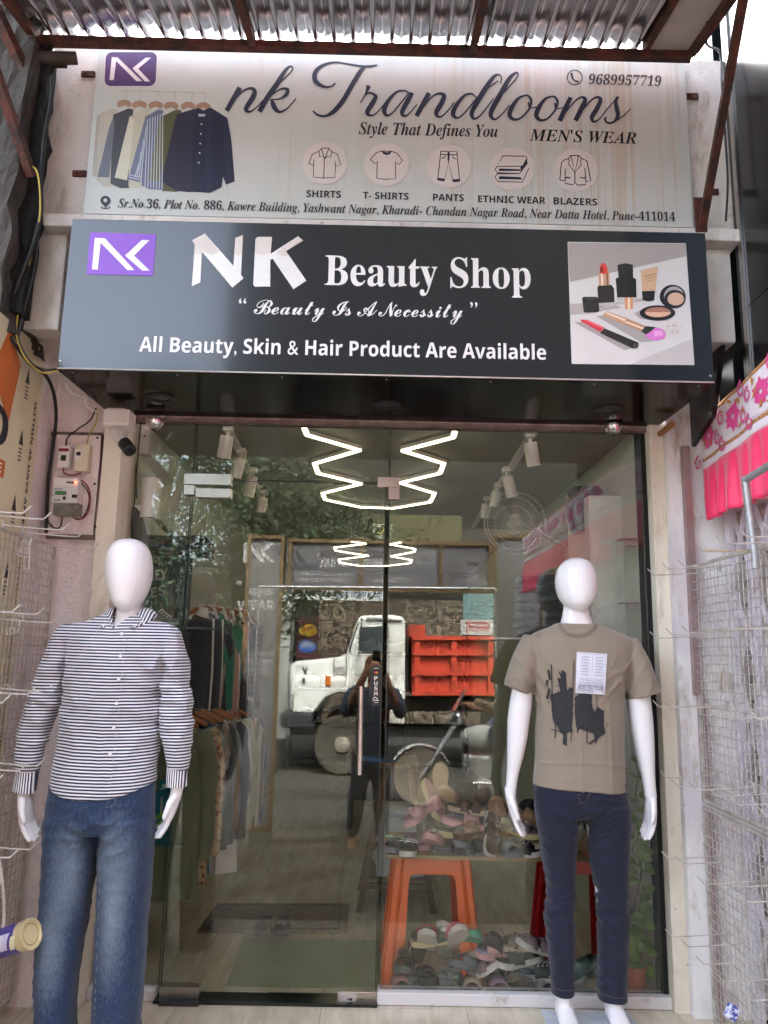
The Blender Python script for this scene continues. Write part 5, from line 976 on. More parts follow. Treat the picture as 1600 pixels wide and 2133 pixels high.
for rail, heads, side in ((((470, 880), (575, 1100)), [((476, 893), (466, 952)), ((504, 941), (490, 993)), ((528, 980), (518, 1033)), ((551, 1026), (544, 1061))], 'left'), (((1118, 890), (985, 1098)), [((1102, 907), (1112, 969)), ((1054, 979), (1067, 1033)), ((1037, 1012), (1030, 1054)), ((1014, 1039), (1012, 1068))], 'right')):
    t = tag(MB().bar(atz(*rail[0], 2.545), atz(*rail[1], 2.545), .034, .025).build('track_rail', M_wht, None), 'white spotlight track along the %s side of the shop ceiling' % side, 'track'); 
    for i, (b0, e0) in enumerate(heads):
        a = atz(*b0, 2.53); e = at(*e0, a.y+.03); t = thing('spotlight', 'white cylinder spotlight on the %s ceiling track, %s' % (side, ['nearest the street', 'second from the street', 'third from the street', 'farthest from the street'][i]), 'spotlight', a, 'track spotlights'); MB().box(a, (.045, .06, .03)).build('track_adapter', M_wht, t, bevel=.003)
        d = (e-a); d.normalize(); s0 = a+d*.035; MB().tube([a, s0], .01, 10).build('stem', M_wht, t, True); L = max(.1, (e-a).length-.03); MB().lathe([(.03, 0), (.034, .006), (.034, L), (.030, L), (.028, L-.012), (.001, L-.012)], s0, d, 24).build('lamp_head', M_wht, t, True); MB().lathe([(.027, L-.011), (.001, L-.0105)], s0, d, 18).build('lens', mat('spot_lens', 'd8d4c4', .2), t)
def cbox(name, label, cat, c, d, m, rot=None, bevel=.004):
    return tag(MB().box(c, d, rot).build(name, m, None, bevel=bevel), label, cat)
# hanging garments
def garment(label, cat, c, m, w=.44, h=.68, sl=.5, rz=0, m2=None, wood=True, group='shirts on the left rail', open_=0):
    t = thing('hanging_shirt', label, cat, c, group); q = Matrix.Rotation(rz, 3, 'Z'); sd = rnd.random()*50; T = lambda x, y, z: Vector(c)+q @ Vector((x, y, z))
    rows = []; n = 36
    for k in range(17):
        f = k/16; z = -.0-h*f; hw = w/2*(.34+.66*min(1, f/.09)**.7) if f < .09 else w/2*(1-.06*math.sin(f*3)+.05*f); th = (.03+.025*math.sin(min(1, f*1.5)*math.pi/2))
        row = []
        for i in range(n):
            a = 2*math.pi*i/n; x = math.copysign(abs(math.cos(a))**.8, math.cos(a))*hw; y = math.sin(a)*th
            y += .014*f*math.sin(x*48+sd+f*1.5)+.008*f*math.sin(x*90+sd*2); row.append(T(x, y, z-.05*(abs(x)/(w/2))*max(0, 1-f*6)))
        rows.append(row)
    mb = MB(); mb.loft(rows); mb.build('body', m, t, True)
    for s_ in (-1, 1):
        P = [T(s_*w*.40, 0, -.05), T(s_*(w*.50), 0, -.12), T(s_*(w*.55), .01, -.12-sl*.5), T(s_*(w*.55-.01), .005, -.1-sl)]
        mb = MB(); P2 = catmull([tuple(p) for p in P], 5); rows = []
        for i, p in enumerate(P2):
            f = i/(len(P2)-1); r = .062-.018*f; rows.append([Vector(p)+q @ Vector((r*math.cos(a)*.8, r*math.sin(a)*.7, .25*r*math.cos(a)*s_*(1-f))) + Vector((.006*math.sin(f*17+a*2+sd), 0, 0)) for a in [2*math.pi*j/14 for j in range(14)]])
        mb.loft(rows); mb.build('sleeve', m, t, True)
    mb = MB(); R_ = []
    for i in range(19):
        a = R(-70+320*i/18)-0; cx, s2 = math.cos(a), math.sin(a); R_.append([T(.062*cx, .03*s2, .035+.012*s2), T(.088*cx, .045*s2-.004, -.012-.02*max(0, -s2))])
    mb.loft(R_, False, False); o = mb.build('collar', m2 or m, t, True, angle=180); sm = o.modifiers.new('s', 'SOLIDIFY'); sm.thickness = .003
    if open_: MB().tube([T(0, -.052, -.03), T(0.004, -.06, -.3), T(0, -.058, -h+.02)], .006, 6).build('placket', m2 or m, t, True)
    if wood:
        mb = MB(); mb.tube([T(-.17, 0, -.03), T(-.08, 0, .012), T(0, 0, .028), T(.08, 0, .012), T(.17, 0, -.03)], [.008, .011, .012, .011, .008], 8); hg = mb.build('hanger', mat('orange_wood', 'a8622a', .5, var=.15), t, True)
        MB().tube(catmull([T(0, 0, .03), T(0, 0, .06), T(.012, 0, .085), T(0, 0, .1), T(-.014, 0, .088)], 4), .0022, 6).build('hook', M_steel, hg, True)
    return t
def cl(name, h, **k): return mat('cloth_'+name, h, .85, var=.08, vs=7, bump=.15, bs=150, sheen=.2, **k)
XR_ = -.985
G = [('olive green shirt hanging nearest the side glass', 'shirt', cl('olive', '6d7256'), .10, .76), ('tan patterned shirt hanging behind the olive green one', 'shirt', mat('cloth_tan', 'b39a78', .85, var=.3, vs=40, col2='6d4a30', lo=.4, hi=.5), .17, .72), ('teal shirt with white side lines on the left rail', 'shirt', cl('teal', '0f6a78'), .23, .70), ('black shirt hanging behind the teal one', 'shirt', cl('black', '1c1d22'), .30, .62), ('dark slate grey shirt on the left rail', 'shirt', cl('slate', '454b52'), .37, .60), ('light grey shirt between the slate and the charcoal ones', 'shirt', cl('lgrey', '8e9499'), .44, .62), ('charcoal shirt just before the long white shirt', 'shirt', cl('charc', '33363a'), .51, .56), ('long white shirt hanging on the left rail', 'shirt', cl('white', 'd9d7d4'), .60, .78), ('pale olive shirt hanging behind the long white one', 'shirt', cl('polive', 'a3a27e'), .69, .58), ('beige shirt with dark stripes on the left rail', 'shirt', stripes_mat('beige_stripes', 0, .03, 'a89a80', '4c443a', .6, .002), .78, .56), ('denim blue shirt farthest along the left rail', 'shirt', cl('dblue', '3d4f6c'), .90, .60)]
for i, (l, c, m, y, h) in enumerate(G): garment(l, c, (XR_+.012*math.sin(i*2.3)+i*.012, y, 1.13), m, .42, h, .5 if i != 7 else .36, R(rnd.uniform(-6, 6)))
r1 = thing('clothes_rail', 'steel clothes rail carrying the row of shirts along the left wall', 'rail', (-.98, .5, 1.22)); MB().tube([(-1.0, .04, 1.222), (-.86, 1.35, 1.222)], .011, 12).build('bar', M_steel, r1, True)
for y in (.07, 1.3): MB().bar((-1.19, y, 1.3), (-.99+.11*(y > 1), y, 1.225), .012, .02).build('arm', M_steel, r1)
for i, (l, m, y, h) in enumerate((('dark navy shirt nearest the glass on the upper left rail', cl('dnavy', '1c2433'), .50, .56), ('green shirt with white collar on the upper left rail', cl('green', '17785f'), .60, .5), ('dusty pink shirt on the upper left rail', cl('pinkish', 'b08478'), .68, .54), ('black shirt with white dots on the upper left rail', mat('cloth_dots', '19191c', .85, vs=120, col2='c9c6c0', lo=.28, hi=.33), .76, .62), ('dark striped shirt at the far end of the upper left rail', stripes_mat('dark_stripes', 2, .03, '2a2c33', '5b3a38', .5), .86, .74))):
    garment(l, 'shirt', (-.90+.03*i, y, 1.64), m, .34, h, .42, R(62+rnd.uniform(-8, 8)), cl('white', ''), True, 'shirts on the upper left rail', 1)
r2 = thing('clothes_rail', 'brown wooden clothes rail with hooks high on the left wall', 'rail', (-1.0, .5, 1.75)); a, b_ = at(325, 1080, .10), at(400, 1165, .9); MB().tube([a, b_], .012, 10).build('bar', mat('brown_wood', '6a4a2a', .6, var=.2), r2, True)
for k in range(7):
    p = a.lerp(b_, .1+.13*k); MB().tube(catmull([p+Vector((0, 0, -.03)), p+Vector((.01, 0, .01)), p+Vector((0, 0, .02)), p+Vector((-.012, 0, .008))], 4), .002, 5).build('hanger_hook', M_steel, r2, True)
# shelf with poster, sneaker, folded dark clothes
ps = thing('poster', 'dark teal poster with grey block letters behind the striped mannequin', 'poster', at(350, 1250, .3)); a, b_ = at(296, 1330, .3), at(402, 1152, .3); MB().bb(a.x, b_.x, .3, .31, a.z, b_.z).build('panel', mat('teal_poster', '123a46', .35), ps)
for t, y, x0, x1 in (('NEY', 1212, 304, 352), ('ES', 1246, 315, 348)): 
    for (dx, mm, off) in ((1.6, mat('letter_shade', '3d4347', .5), .001), (0, mat('letter_face', 'a8aaa6', .5), .002)): text(t, 'sans', at(x0+dx, y+dx, .3), at(x1+dx, y-8+dx, .3), .05, mm, 'lettering', ps, off=off, shear=.1, bold=.02 if dx else 0)
text('EN', 'sans', at(330, 1178, .3), at(358, 1176, .3), .02, mat('letter_face', ''), 'lettering', ps)
sh1 = tag(MB().bb(-1.18, -.80, .06, .33, at(340, 1306, .12).z-.008, at(340, 1306, .12).z).build('glass_shelf', mat('shelf_glass', '5f7f78', .1, coat=.5), None), 'small glass shelf carrying the grey running shoe', 'shelf')
def sneaker(name, label, c, s, rz):
    t = thing(name, label, 'shoe', c); q = Matrix.Rotation(rz, 3, 'Z'); T = lambda x, y, z: Vector(c)+q @ Vector((x*s, y*s, z*s))
    def prof(L): return MB().loft([[T(x, w*math.cos(a), z0+(z1-z0)*(.5+.5*math.sin(a))) for a in [2*math.pi*i/16 for i in range(16)]] for x, w, z0, z1 in catmull(L, 4)])
    prof([(-.14, .028, .012, .04), (-.12, .036, .0, .05), (-.05, .037, .0, .046), (.03, .042, .0, .036), (.09, .044, .004, .03), (.13, .032, .014, .03), (.145, .012, .02, .028)]).build('sole', mat('white_sole', 'dcdad6', .5), t, True)
    prof([(-.135, .02, .03, .10), (-.115, .03, .03, .12), (-.06, .033, .03, .105), (-.01, .034, .03, .11), (.04, .036, .028, .08), (.09, .036, .026, .055), (.128, .02, .026, .04)]).build('upper', mat('grey_mesh', '9aa6ae', .7, var=.35, vs=16, col2='48525c'), t, True)
    for k in range(4): MB().tube(catmull([T(.0+k*.02, -.028, .095-.012*k), T(.005+k*.02, 0, .115-.013*k), T(.0+k*.02, .028, .095-.012*k)], 4), .003*s, 6).build('lace', M_wht, t, True)
    MB().loft([[T(-.13+.07*i/8, .02*math.cos(a), .112+.012*math.sin(a)) for a in [2*math.pi*j/12 for j in range(12)]] for i in range(9)]).build('ankle_collar', M_dkg, t, True); return t
p = at(340, 1300, .16); sneaker('running_shoe', 'white and grey running shoe on the small glass shelf', (p.x-.01, .15, at(340, 1306, .12).z), .74, R(-22))
sh2 = tag(MB().bb(-1.18, -.84, .1, .5, at(360, 1165, .2).z-.006, at(360, 1165, .2).z).build('glass_shelf', mat('shelf_glass', ''), None), 'upper glass shelf with folded dark jeans', 'shelf')
def folded(label, c, d, m, rz=0, group=None, name='folded_garment'):
    mb = MB(); q = Matrix.Rotation(rz, 3, 'Z'); n = 22; rows = []
    for i in range(9):
        x = (i/8-.5)*d[0]; rows.append([Vector(c)+q @ Vector((x, d[1]/2*math.copysign(abs(math.cos(a))**.5, math.cos(a))+.004*math.sin(i*1.7+c[2]*90), d[2]/2*(1+math.copysign(abs(math.sin(a))**.6, math.sin(a)))*(.9+.1*math.sin(i*.9+c[0]*30)))) for a in [2*math.pi*k/n for k in range(n)]])
    mb.loft(rows); return tag(mb.build(name, m, None, True, angle=180), label, 'clothes', group)
z_ = at(360, 1165, .2).z+.001
for i, (l, h, dz) in enumerate((('folded black jeans at the bottom of the upper glass shelf pile', '23262c', .04), ('folded dark blue jeans in the middle of the upper glass shelf pile', '2b3648', .04), ('folded charcoal jeans on top of the upper glass shelf pile', '2c2d31', .035))): folded(l, (-1.0, .26, z_), (.3, .25, dz), cl('fold%s' % h, h), 0); z_ += dz+.001
bc = tag(MB().loft([[at(x, y, .06)+Vector((0, .03*math.sin(a), 0)) if False else at(x0+(x1-x0)*(.5+.5*math.cos(a)), y, .06)+Vector((0, .03*math.sin(a)+.03, 0)) for a in [2*math.pi*k/14 for k in range(14)]] for y, x0, x1 in ((1055, 258, 282), (1066, 247, 292), (1085, 250, 296), (1100, 262, 300), (1120, 270, 304), (1150, 270, 308))]).build('black_bag', cl('bagblack', '15151a'), None, True), 'black cloth bag hanging beside the white cylinder lamp on the left', 'bag')
# white cylinder lamp, router box
cy = thing('wall_lamp', 'white cylinder lamp behind the side glass on the left', 'lamp', at(318, 1040, .09)); a, b_ = at(318, 998, .09), at(318, 1080, .09); MB().lathe([(.046, 0), (.047, -.004), (.047, -(a.z-b_.z)), (.041, -(a.z-b_.z)), (.040, -(a.z-b_.z)+.03), (.001, -(a.z-b_.z)+.03)], a, (0, 0, 1), 28).build('shade', M_wht, cy, True)
a = at(290, 1058, .1); MB().bb(-1.185, a.x+.06, .08, .115, a.z-.03, a.z+.012).build('wall_bracket', M_wht, cy, bevel=.003); MB().lathe([(.038, 0), (.001, .0)], at(318, 1077, .09), (0, 0, -1), 20).build('lens', mat('lamp_glass', '5b5d5c', .2), cy)
rb = thing('switch_box', 'tall white plastic switch box high behind the side glass', 'box', at(300, 920, .08)); a, b_ = at(284, 945, .08), at(314, 885, .08); MB().bb(a.x, b_.x, .08, .14, a.z, b_.z).build('box', M_wht, rb, bevel=.004); MB().lathe([(.006, 0), (.001, .001)], at(301, 908, .0795), (0, -1, 0), 14).build('red_mark', mat('red_mark', 'b5302c', .5), rb)
cable([(281, 900, .06), (282, 960, .06), (285, 1040, .06)], 0, .004, M_dkg, 'grey cable running down the left reveal behind the glass')
# teal product boxes
def product_box(label, px0, px1, py0, py1, Y, deep, m, rz=0):
    a, b_ = at(px0, py1, Y), at(px1, py0, Y); t = thing('product_box', label, 'box', ((a.x+b_.x)/2, Y, a.z)); MB().bb(a.x, b_.x, Y, Y+deep, a.z, b_.z).build('carton', m, t, bevel=.0015); return t
M_teal = mat('teal_carton', '0f6f7c', .35, var=.1, vs=5)
pb = product_box('teal carton with a white brand name written down its side and a green swoosh', 318, 362, 1652, 1757, .03, .05, M_teal); text('YUTHIKX', 'sans', at(334, 1660, .03), at(334, 1694, .03), .011, M_wht, 'lettering', pb, up=(1, 0, 0)); mb = MB(); plines(mb, [[(320, 1712, 3), (332, 1700, 7), (347, 1688, 8), (356, 1676, 4)], [(322, 1730, 3), (334, 1712, 5), (344, 1706, 3)]], .03, 4, 6); mb.build('swoosh', ink('6fb23a'), pb); mb = MB(); ppoly(mb, ell(330, 1722, 6, 5, 12), .03); mb.build('cup_print', ink('d8d4d0'), pb)
pb = product_box('second teal carton lying on top of the carton with the brand name', 330, 385, 1625, 1651, .035, .05, M_teal); mb = MB(); plines(mb, [[(335, 1645, 2), (350, 1635, 5), (372, 1632, 2)]], .035, 4, 6); ppoly(mb, ell(343, 1637, 5, 5, 12), .035); mb.build('swoosh', ink('b9c7c4'), pb)
sp = tag(MB().bb(at(300, 1757, .03).x, at(378, 1757, .03).x, .02, .1, at(300, 1764, .03).z, at(300, 1757.5, .03).z).build('glass_shelf', mat('shelf_glass', ''), None), 'narrow glass shelf holding the teal cartons', 'shelf')
# ------------------------------------------------ orange and red stools, plank
def stool(label, cx, cy, H, m, wt=.31, wb=.43):
    t = thing('plastic_stool', label, 'stool', (cx, cy, 0), 'plastic stools'); T = .016
    MB().bb(cx-wt/2, cx+wt/2, cy-wt/2, cy+wt/2, H-.02, H).build('seat', m, t, bevel=.008)
    def side(q):
        h0, h1 = wb/2, wt/2; iw0, iw1 = wb/2-.092, wt/2-.066
        out = [(-h0, 0), (-h1, H-.0205), (h1, H-.0205), (h0, 0), (iw0, 0), (iw0-.004, .16), (iw1+.01, H-.13)]
        arc = [(iw1-.012+.022*math.cos(R(a)), H-.135+.05*math.sin(R(a))) for a in (20, 50, 80)]; out += arc + [(-x, z) for x, z in arc[::-1]] + [(-iw1-.01, H-.13), (-iw0+.004, .16), (-iw0, 0)]
        P = [Vector((cx, cy, 0))+q @ Vector((x, -(wb/2+(wt/2-wb/2)*z/H), z)) for x, z in out]; mb = MB(); mb.prism(P, q @ Vector((0, T, 0)))
        for s_ in (-1, 1): mb.bar(Vector((cx, cy, 0))+q @ Vector((s_*(wb/2-.03), -(wb/2+.004), 0)), Vector((cx, cy, 0))+q @ Vector((s_*(wt/2-.03), -(wt/2+.004), H-.02)), .014, .01)
        mb.build('leg_panel', m, t)
    for k in range(4): side(Matrix.Rotation(k*math.pi/2, 3, 'Z'))
    return t
M_ost = mat('orange_plastic', 'e0620c', .3, var=.04, coat=.2); M_rst = mat('red_plastic', 'c8141c', .3, var=.04, coat=.2)
st_a, st_b = at(825, 1780, .16), at(975, 1780, .16); stool('orange plastic stool under the left end of the sandal plank', (st_a.x+st_b.x)/2+.005, .36, .545, M_ost, (st_b.x-st_a.x), .44)
stool('red plastic stool under the right end of the sandal plank', at(1205, 1900, .4).x, .40, .545, M_rst, .30, .40)
PZ = .562; pa, pb_ = at(806, 1770, .1), at(1228, 1783, .1)
M_ply = mat('plywood', 'a08a68', .7, var=.15, vs=6, stretch=(1, 6, 6)); tag(MB().bb(pa.x, pb_.x, .10, .55, PZ-.016, PZ).build('plank', M_ply, None, bevel=.001), 'plywood plank with sandals resting on the two stools', 'plank'); PZ += .001
# ------------------------------------------------ sandals
def sandal(label, px, py, Y, yaw, col, sole, kind='slide', tilt=(0, 0), s=1.0, deco=None, thick=.024, zrest=None, group='sandals'):
    """toe points along local +x; yaw about z, tilt = (pitch, roll)"""
    Y = max(Y, .14); c = at(px, py, Y); zr_ = c.z if zrest is None else zrest
    t = thing('sandal', label, 'sandal', (c.x, Y, zr_), group)
    q = Matrix.Rotation(R(yaw), 3, 'Z') @ Matrix.Rotation(R(tilt[0]), 3, 'Y') @ Matrix.Rotation(R(tilt[1]), 3, 'X')
    O = [(-.118, 0), (-.112, .026), (-.08, .036), (-.03, .033), (.03, .040), (.075, .045), (.108, .034), (.122, .008), (.12, -.012), (.10, -.034), (.06, -.042), (.02, -.036), (-.03, -.030), (-.08, -.035), (-.112, -.025)]
    O = [p for p in catmull([(x, y, 0) for x, y in O+O[:1]], 3)][:-1]; T = lambda x, y, z: q @ Vector((x*s, y*s, z*s)); cup = lambda x: .012*max(0, -x/.118)**2+.010*max(0, (x-.05)/.07)**2
    pts = [T(x, y, z+cup(x)) for x, y, _ in O for z in (0, thick+.016)]; low = min(p.z for p in pts); base = Vector((c.x, Y, zr_-low))
    heel = .012 if kind == 'wedge' else 0
    def layer(z0, z1, k, kk, m, nm):
        mb = MB(); mb.loft([[base+T(x*k, y*kk, z+cup(x)+heel*(x < 0)*(-x/.118)*(z > 0)) for x, y, _ in O] for z in (z0, (z0+z1)/2, z1)]); return mb.build(nm, m, t, True, angle=50)
    layer(0, thick, 1, 1, sole, 'sole'); layer(thick+.0003, thick+.006, .95, .93, deco[1] if deco and deco[0] == 'foot' else col, 'insole')
    def strap(x0, x1, h, m, nm, th=.005, flat=0):
        rows = []
        for i in range(15):
            a = math.pi*i/14; row = []
            for f in (0, .5, 1):
                x = x0+(x1-x0)*f; r = .046*(1-.1*f); row.append(base+T(x+.004*math.sin(a*3), r*math.cos(a), thick*.55+(h-.1*h*f)*math.sin(a)**.7+.003*(f == .5)))
            rows.append(row)
        mb = MB(); mb.loft(rows, False, False); o = mb.build(nm, m, t, True, angle=180); sm = o.modifiers.new('s', 'SOLIDIFY'); sm.thickness = th; return o
    if kind in ('slide', 'wedge'): strap(-.005, .072, .052, col, 'strap')
    elif kind == 'two': strap(-.03, .012, .05, col, 'strap'); strap(.035, .078, .045, col, 'strap')
    elif kind == 'cross':
        st_ = strap(.0, .07, .05, col, 'strap')
        for k in range(3):
            for e in (-1, 1): MB().tube(catmull([tuple(base+T(.0+.024*k+e*.01*(j-3)/3, .046*math.cos(a), thick*.55+.0565*math.sin(a)**.7)) for j, a in enumerate([math.pi*(j+1)/8 for j in range(7)])], 2), .0035*s, 6).build('braid', deco[1] if deco and k != 1 else M_wht, t, True)
    elif kind == 'thong':
        for e in (-1, 1): MB().tube(catmull([tuple(base+T(.075, 0, thick+.004)), tuple(base+T(.06, e*.006, thick+.03)), tuple(base+T(.02, e*.030, thick+.03)), tuple(base+T(-.02, e*.036, thick*.6))], 4), .005*s, 7).build('strap', col, t, True)
    top = lambda x, y, z: base+T(x, y, thick+z)
    if deco:
        if deco[0] == 'bow':
            for e in (-1, 1): MB().loft([[top(.035+d*math.cos(a), e*yy, .036+d*.5*math.sin(a)+.006) for a in [2*math.pi*i/10 for i in range(10)]] for yy, d in ((.002, .006), (.018, .018), (.04, .024), (.046, .02))]).build('bow', deco[1], t, True)
            MB().ball(top(.035, 0, .040), .009*s, 10, 6).build('bow_knot', deco[1], t, True)
        if deco[0] == 'pom':
            mb = MB(); c2 = top(.04, 0, .055)
            for k in range(260):
                d = Vector((rnd.gauss(0, 1), rnd.gauss(0, 1), rnd.gauss(0, 1))).normalized(); e = d.orthogonal().normalized()*.0018; mb.face([c2+d*.004-e, c2+d*.004+e, c2+d*rnd.uniform(.032, .044)])
            mb.build('pompom', deco[1], t, recalc=False)
        if deco[0] == 'flower':
            for k in range(6): a = k*math.pi/3; MB().ball(top(.04+.016*math.cos(a), .016*math.sin(a), .040), (.011*s, .011*s, .004*s), 10, 6).build('petal', deco[1], t, True)
            MB().ball(top(.04, 0, .045), .006*s, 8, 6).build('flower_centre', M_wht, t, True)
        if deco[0] == 'buckle': 
            MB().tube([top(.03+.012*math.cos(a), .014*math.sin(a), .040) for a in [2*math.pi*i/12 for i in range(13)]], .0026*s, 6).build('buckle', deco[1], t, True)
        if deco[0] == 'studs':
            for k in range(12): MB().ball(top(.005+.02*(k % 3)+.01, (k//3-1.5)*.018, .036+.006*math.cos((k//3-1.5))), .0042*s, 8, 5).build('stud', deco[1], t, True)
        if deco[0] == 'lines': 
            for k in range(4): MB().tube(catmull([tuple(top(.0+.02*k, (j-2)*.016+(.014 if k % 2 else -.014), .034+.008*math.cos((j-2)*.6))) for j in range(5)], 3), .0028*s, 6).build('cord', deco[1], t, True)
    return t
import colorsys
def SM(h, r=.55):
    c = colorsys.rgb_to_hsv(*[int(h[i:i+2], 16)/255 for i in (0, 2, 4)]); v = c[2]**1.25; h2 = ''.join('%02x' % round(255*x) for x in colorsys.hsv_to_rgb(c[0], min(1, c[1]*1.0), v)); return mat('sandal_'+h, h2, r, var=.06, vs=20, bump=.1, bs=150)
s_gr, s_pk, s_bk, s_tan, s_be, s_dk, s_mv, s_wh, s_gn, s_cr, s_br, s_dp, s_mt, s_sl = [SM(h) for h in ('6f7072', 'd3a0a4', '232326', 'b98c6c', 'cdb79a', '4b4c50', 'a88a9a', 'd9d5d0', '93a58a', 'd8c99a', '6b4c38', 'e07a90', '5fbf9c', '7b828c')]
PL = [('grey sandal with a cream sole at the left end of the plank', 826, 1752, .2, 250, s_gr, s_sl, 'slide', (0, 0), ('bow', s_gn)), ('grey slide with white crossed cords near the left end of the plank', 852, 1750, .14, 262, s_dk, s_wh, 'slide', (0, 0), ('lines', s_wh)), ('mauve slide beside the grey corded slide on the plank', 871, 1742, .25, 300, s_mv, s_pk, 'slide', (0, 0), None),
    ('dusty pink lace slide tilted on the heap above the grey slides', 880, 1703, .22, 225, s_pk, s_pk, 'slide', (25, 20), ('flower', s_pk)), ('pink slide leaning diagonally on top of the left heap', 895, 1690, .3, 300, s_pk, s_cr, 'slide', (48, -25), None), ('brown cork sole standing upright behind the pink slides', 917, 1668, .36, 265, s_be, s_be, 'thong', (-78, 0), None), ('rose slide leaning behind the pink lace slide', 937, 1685, .33, 240, SM('c9977f'), s_cr, 'slide', (-40, 10), None),
    ('pink slide with a green flower at the front of the plank', 905, 1745, .14, 248, SM('cfa0a2'), s_pk, 'slide', (-22, 0), ('flower', s_gn)), ('brown slide under a pile in the middle of the plank', 925, 1752, .24, 280, s_br, s_br, 'slide', (0, 0), None), ('cream wedge with grey strap in the middle of the plank', 948, 1725, .2, 10, s_gr, s_cr, 'wedge', (0, 0), None), ('grey slide with a white sole line at the front of the plank', 945, 1752, .14, 5, s_sl, s_gr, 'slide', (0, 0), None),
    ('pink double sole slide resting on the cream wedge', 967, 1708, .2, 350, s_pk, SM('e2b0b4'), 'slide', (6, 0), None), ('dark grey slide above the pink double sole', 975, 1690, .26, 355, s_dk, s_gr, 'slide', (0, 0), None), ('brown sandal with a gold buckle at the top of the middle heap', 977, 1676, .26, 330, s_br, s_be, 'two', (0, 0), ('buckle', M_chr)), ('black slide at the front below the tan bow sandal', 986, 1755, .14, 8, s_bk, s_dk, 'slide', (0, 0), None), ('second black slide at the plank edge under the other black one', 988, 1766, .12, 3, s_bk, s_gr, 'slide', (0, 0), None),
    ('tan bow sandal lying upside on the middle heap', 992, 1725, .18, 200, SM('a98a72'), s_br, 'slide', (15, 0), ('bow', SM('b5977e'))), ('brown leaf strap sandal standing behind the tan bow sandal', 1006, 1695, .28, 70, s_br, s_tan, 'slide', (-60, 0), None), ('white soled sandal standing on edge with a round buckle', 1022, 1748, .14, 70, s_br, s_wh, 'two', (-55, 40), ('buckle', s_tan)), ('tan suede slide leaning to the left of the white hand', 1038, 1716, .16, 250, s_tan, s_tan, 'slide', (-45, 0), None), ('black and white slide behind the tan suede slide', 1016, 1690, .3, 250, s_bk, s_wh, 'slide', (-55, 20), None), ('cream sole slide just right of the tan suede slide', 1040, 1752, .2, 280, s_be, s_cr, 'slide', (-40, 0), None),
    ('mauve ruffled slide with a cream wedge under the white hand', 1078, 1722, .16, 320, s_mv, s_cr, 'wedge', (8, 0), ('flower', s_mv)), ('cream wedge below the mauve ruffled slide', 1070, 1742, .18, 330, s_bk, s_cr, 'wedge', (0, 0), None), ('black strappy sandal at the front right of the plank', 1078, 1760, .12, 335, s_bk, s_wh, 'two', (0, 0), ('studs', M_chr)), ('blue grey slide beside the black strappy sandal', 1056, 1766, .15, 290, s_sl, s_sl, 'slide', (0, 0), None), ('cream rounded sole at the right of the black strappy sandal', 1112, 1764, .14, 0, s_be, s_cr, 'slide', (0, 0), None),
    ('black round cap toe slide behind the mauve ruffled one', 1096, 1700, .32, 280, s_bk, s_bk, 'slide', (-30, 0), None), ('tan slide leaning above the mauve ruffled slide', 1090, 1706, .24, 330, s_tan, s_be, 'slide', (25, 0), None), ('dark mauve slide left of the dark jeans on the plank', 1108, 1730, .2, 340, SM('6d5a66'), s_gr, 'slide', (0, 0), None), ('white and green sandal between the two dark jeans legs', 1208, 1752, .16, 270, SM('7f9a8c'), s_wh, 'slide', (-35, 0), None), ('peach slide right of the white and green sandal', 1226, 1762, .14, 280, SM('d6b098'), s_be, 'slide', (-30, 0), None)]
def place(L, zb, Y0):
    for (l, px, py, Y, yaw, c1, c2, k, tl, d) in L:
        c = at(px, py+14, Y); z = max(zb, c.z-.01) if py < (1738 if zb > .3 else 2040) else zb
        sandal(l, px, py, Y, yaw, c1, c2, k, tl, .92 if zb > .3 else 1.0, d, zrest=z, group='sandals on the plank' if zb > .3 else 'sandals heaped on the floor')
place(PL, PZ, .2)
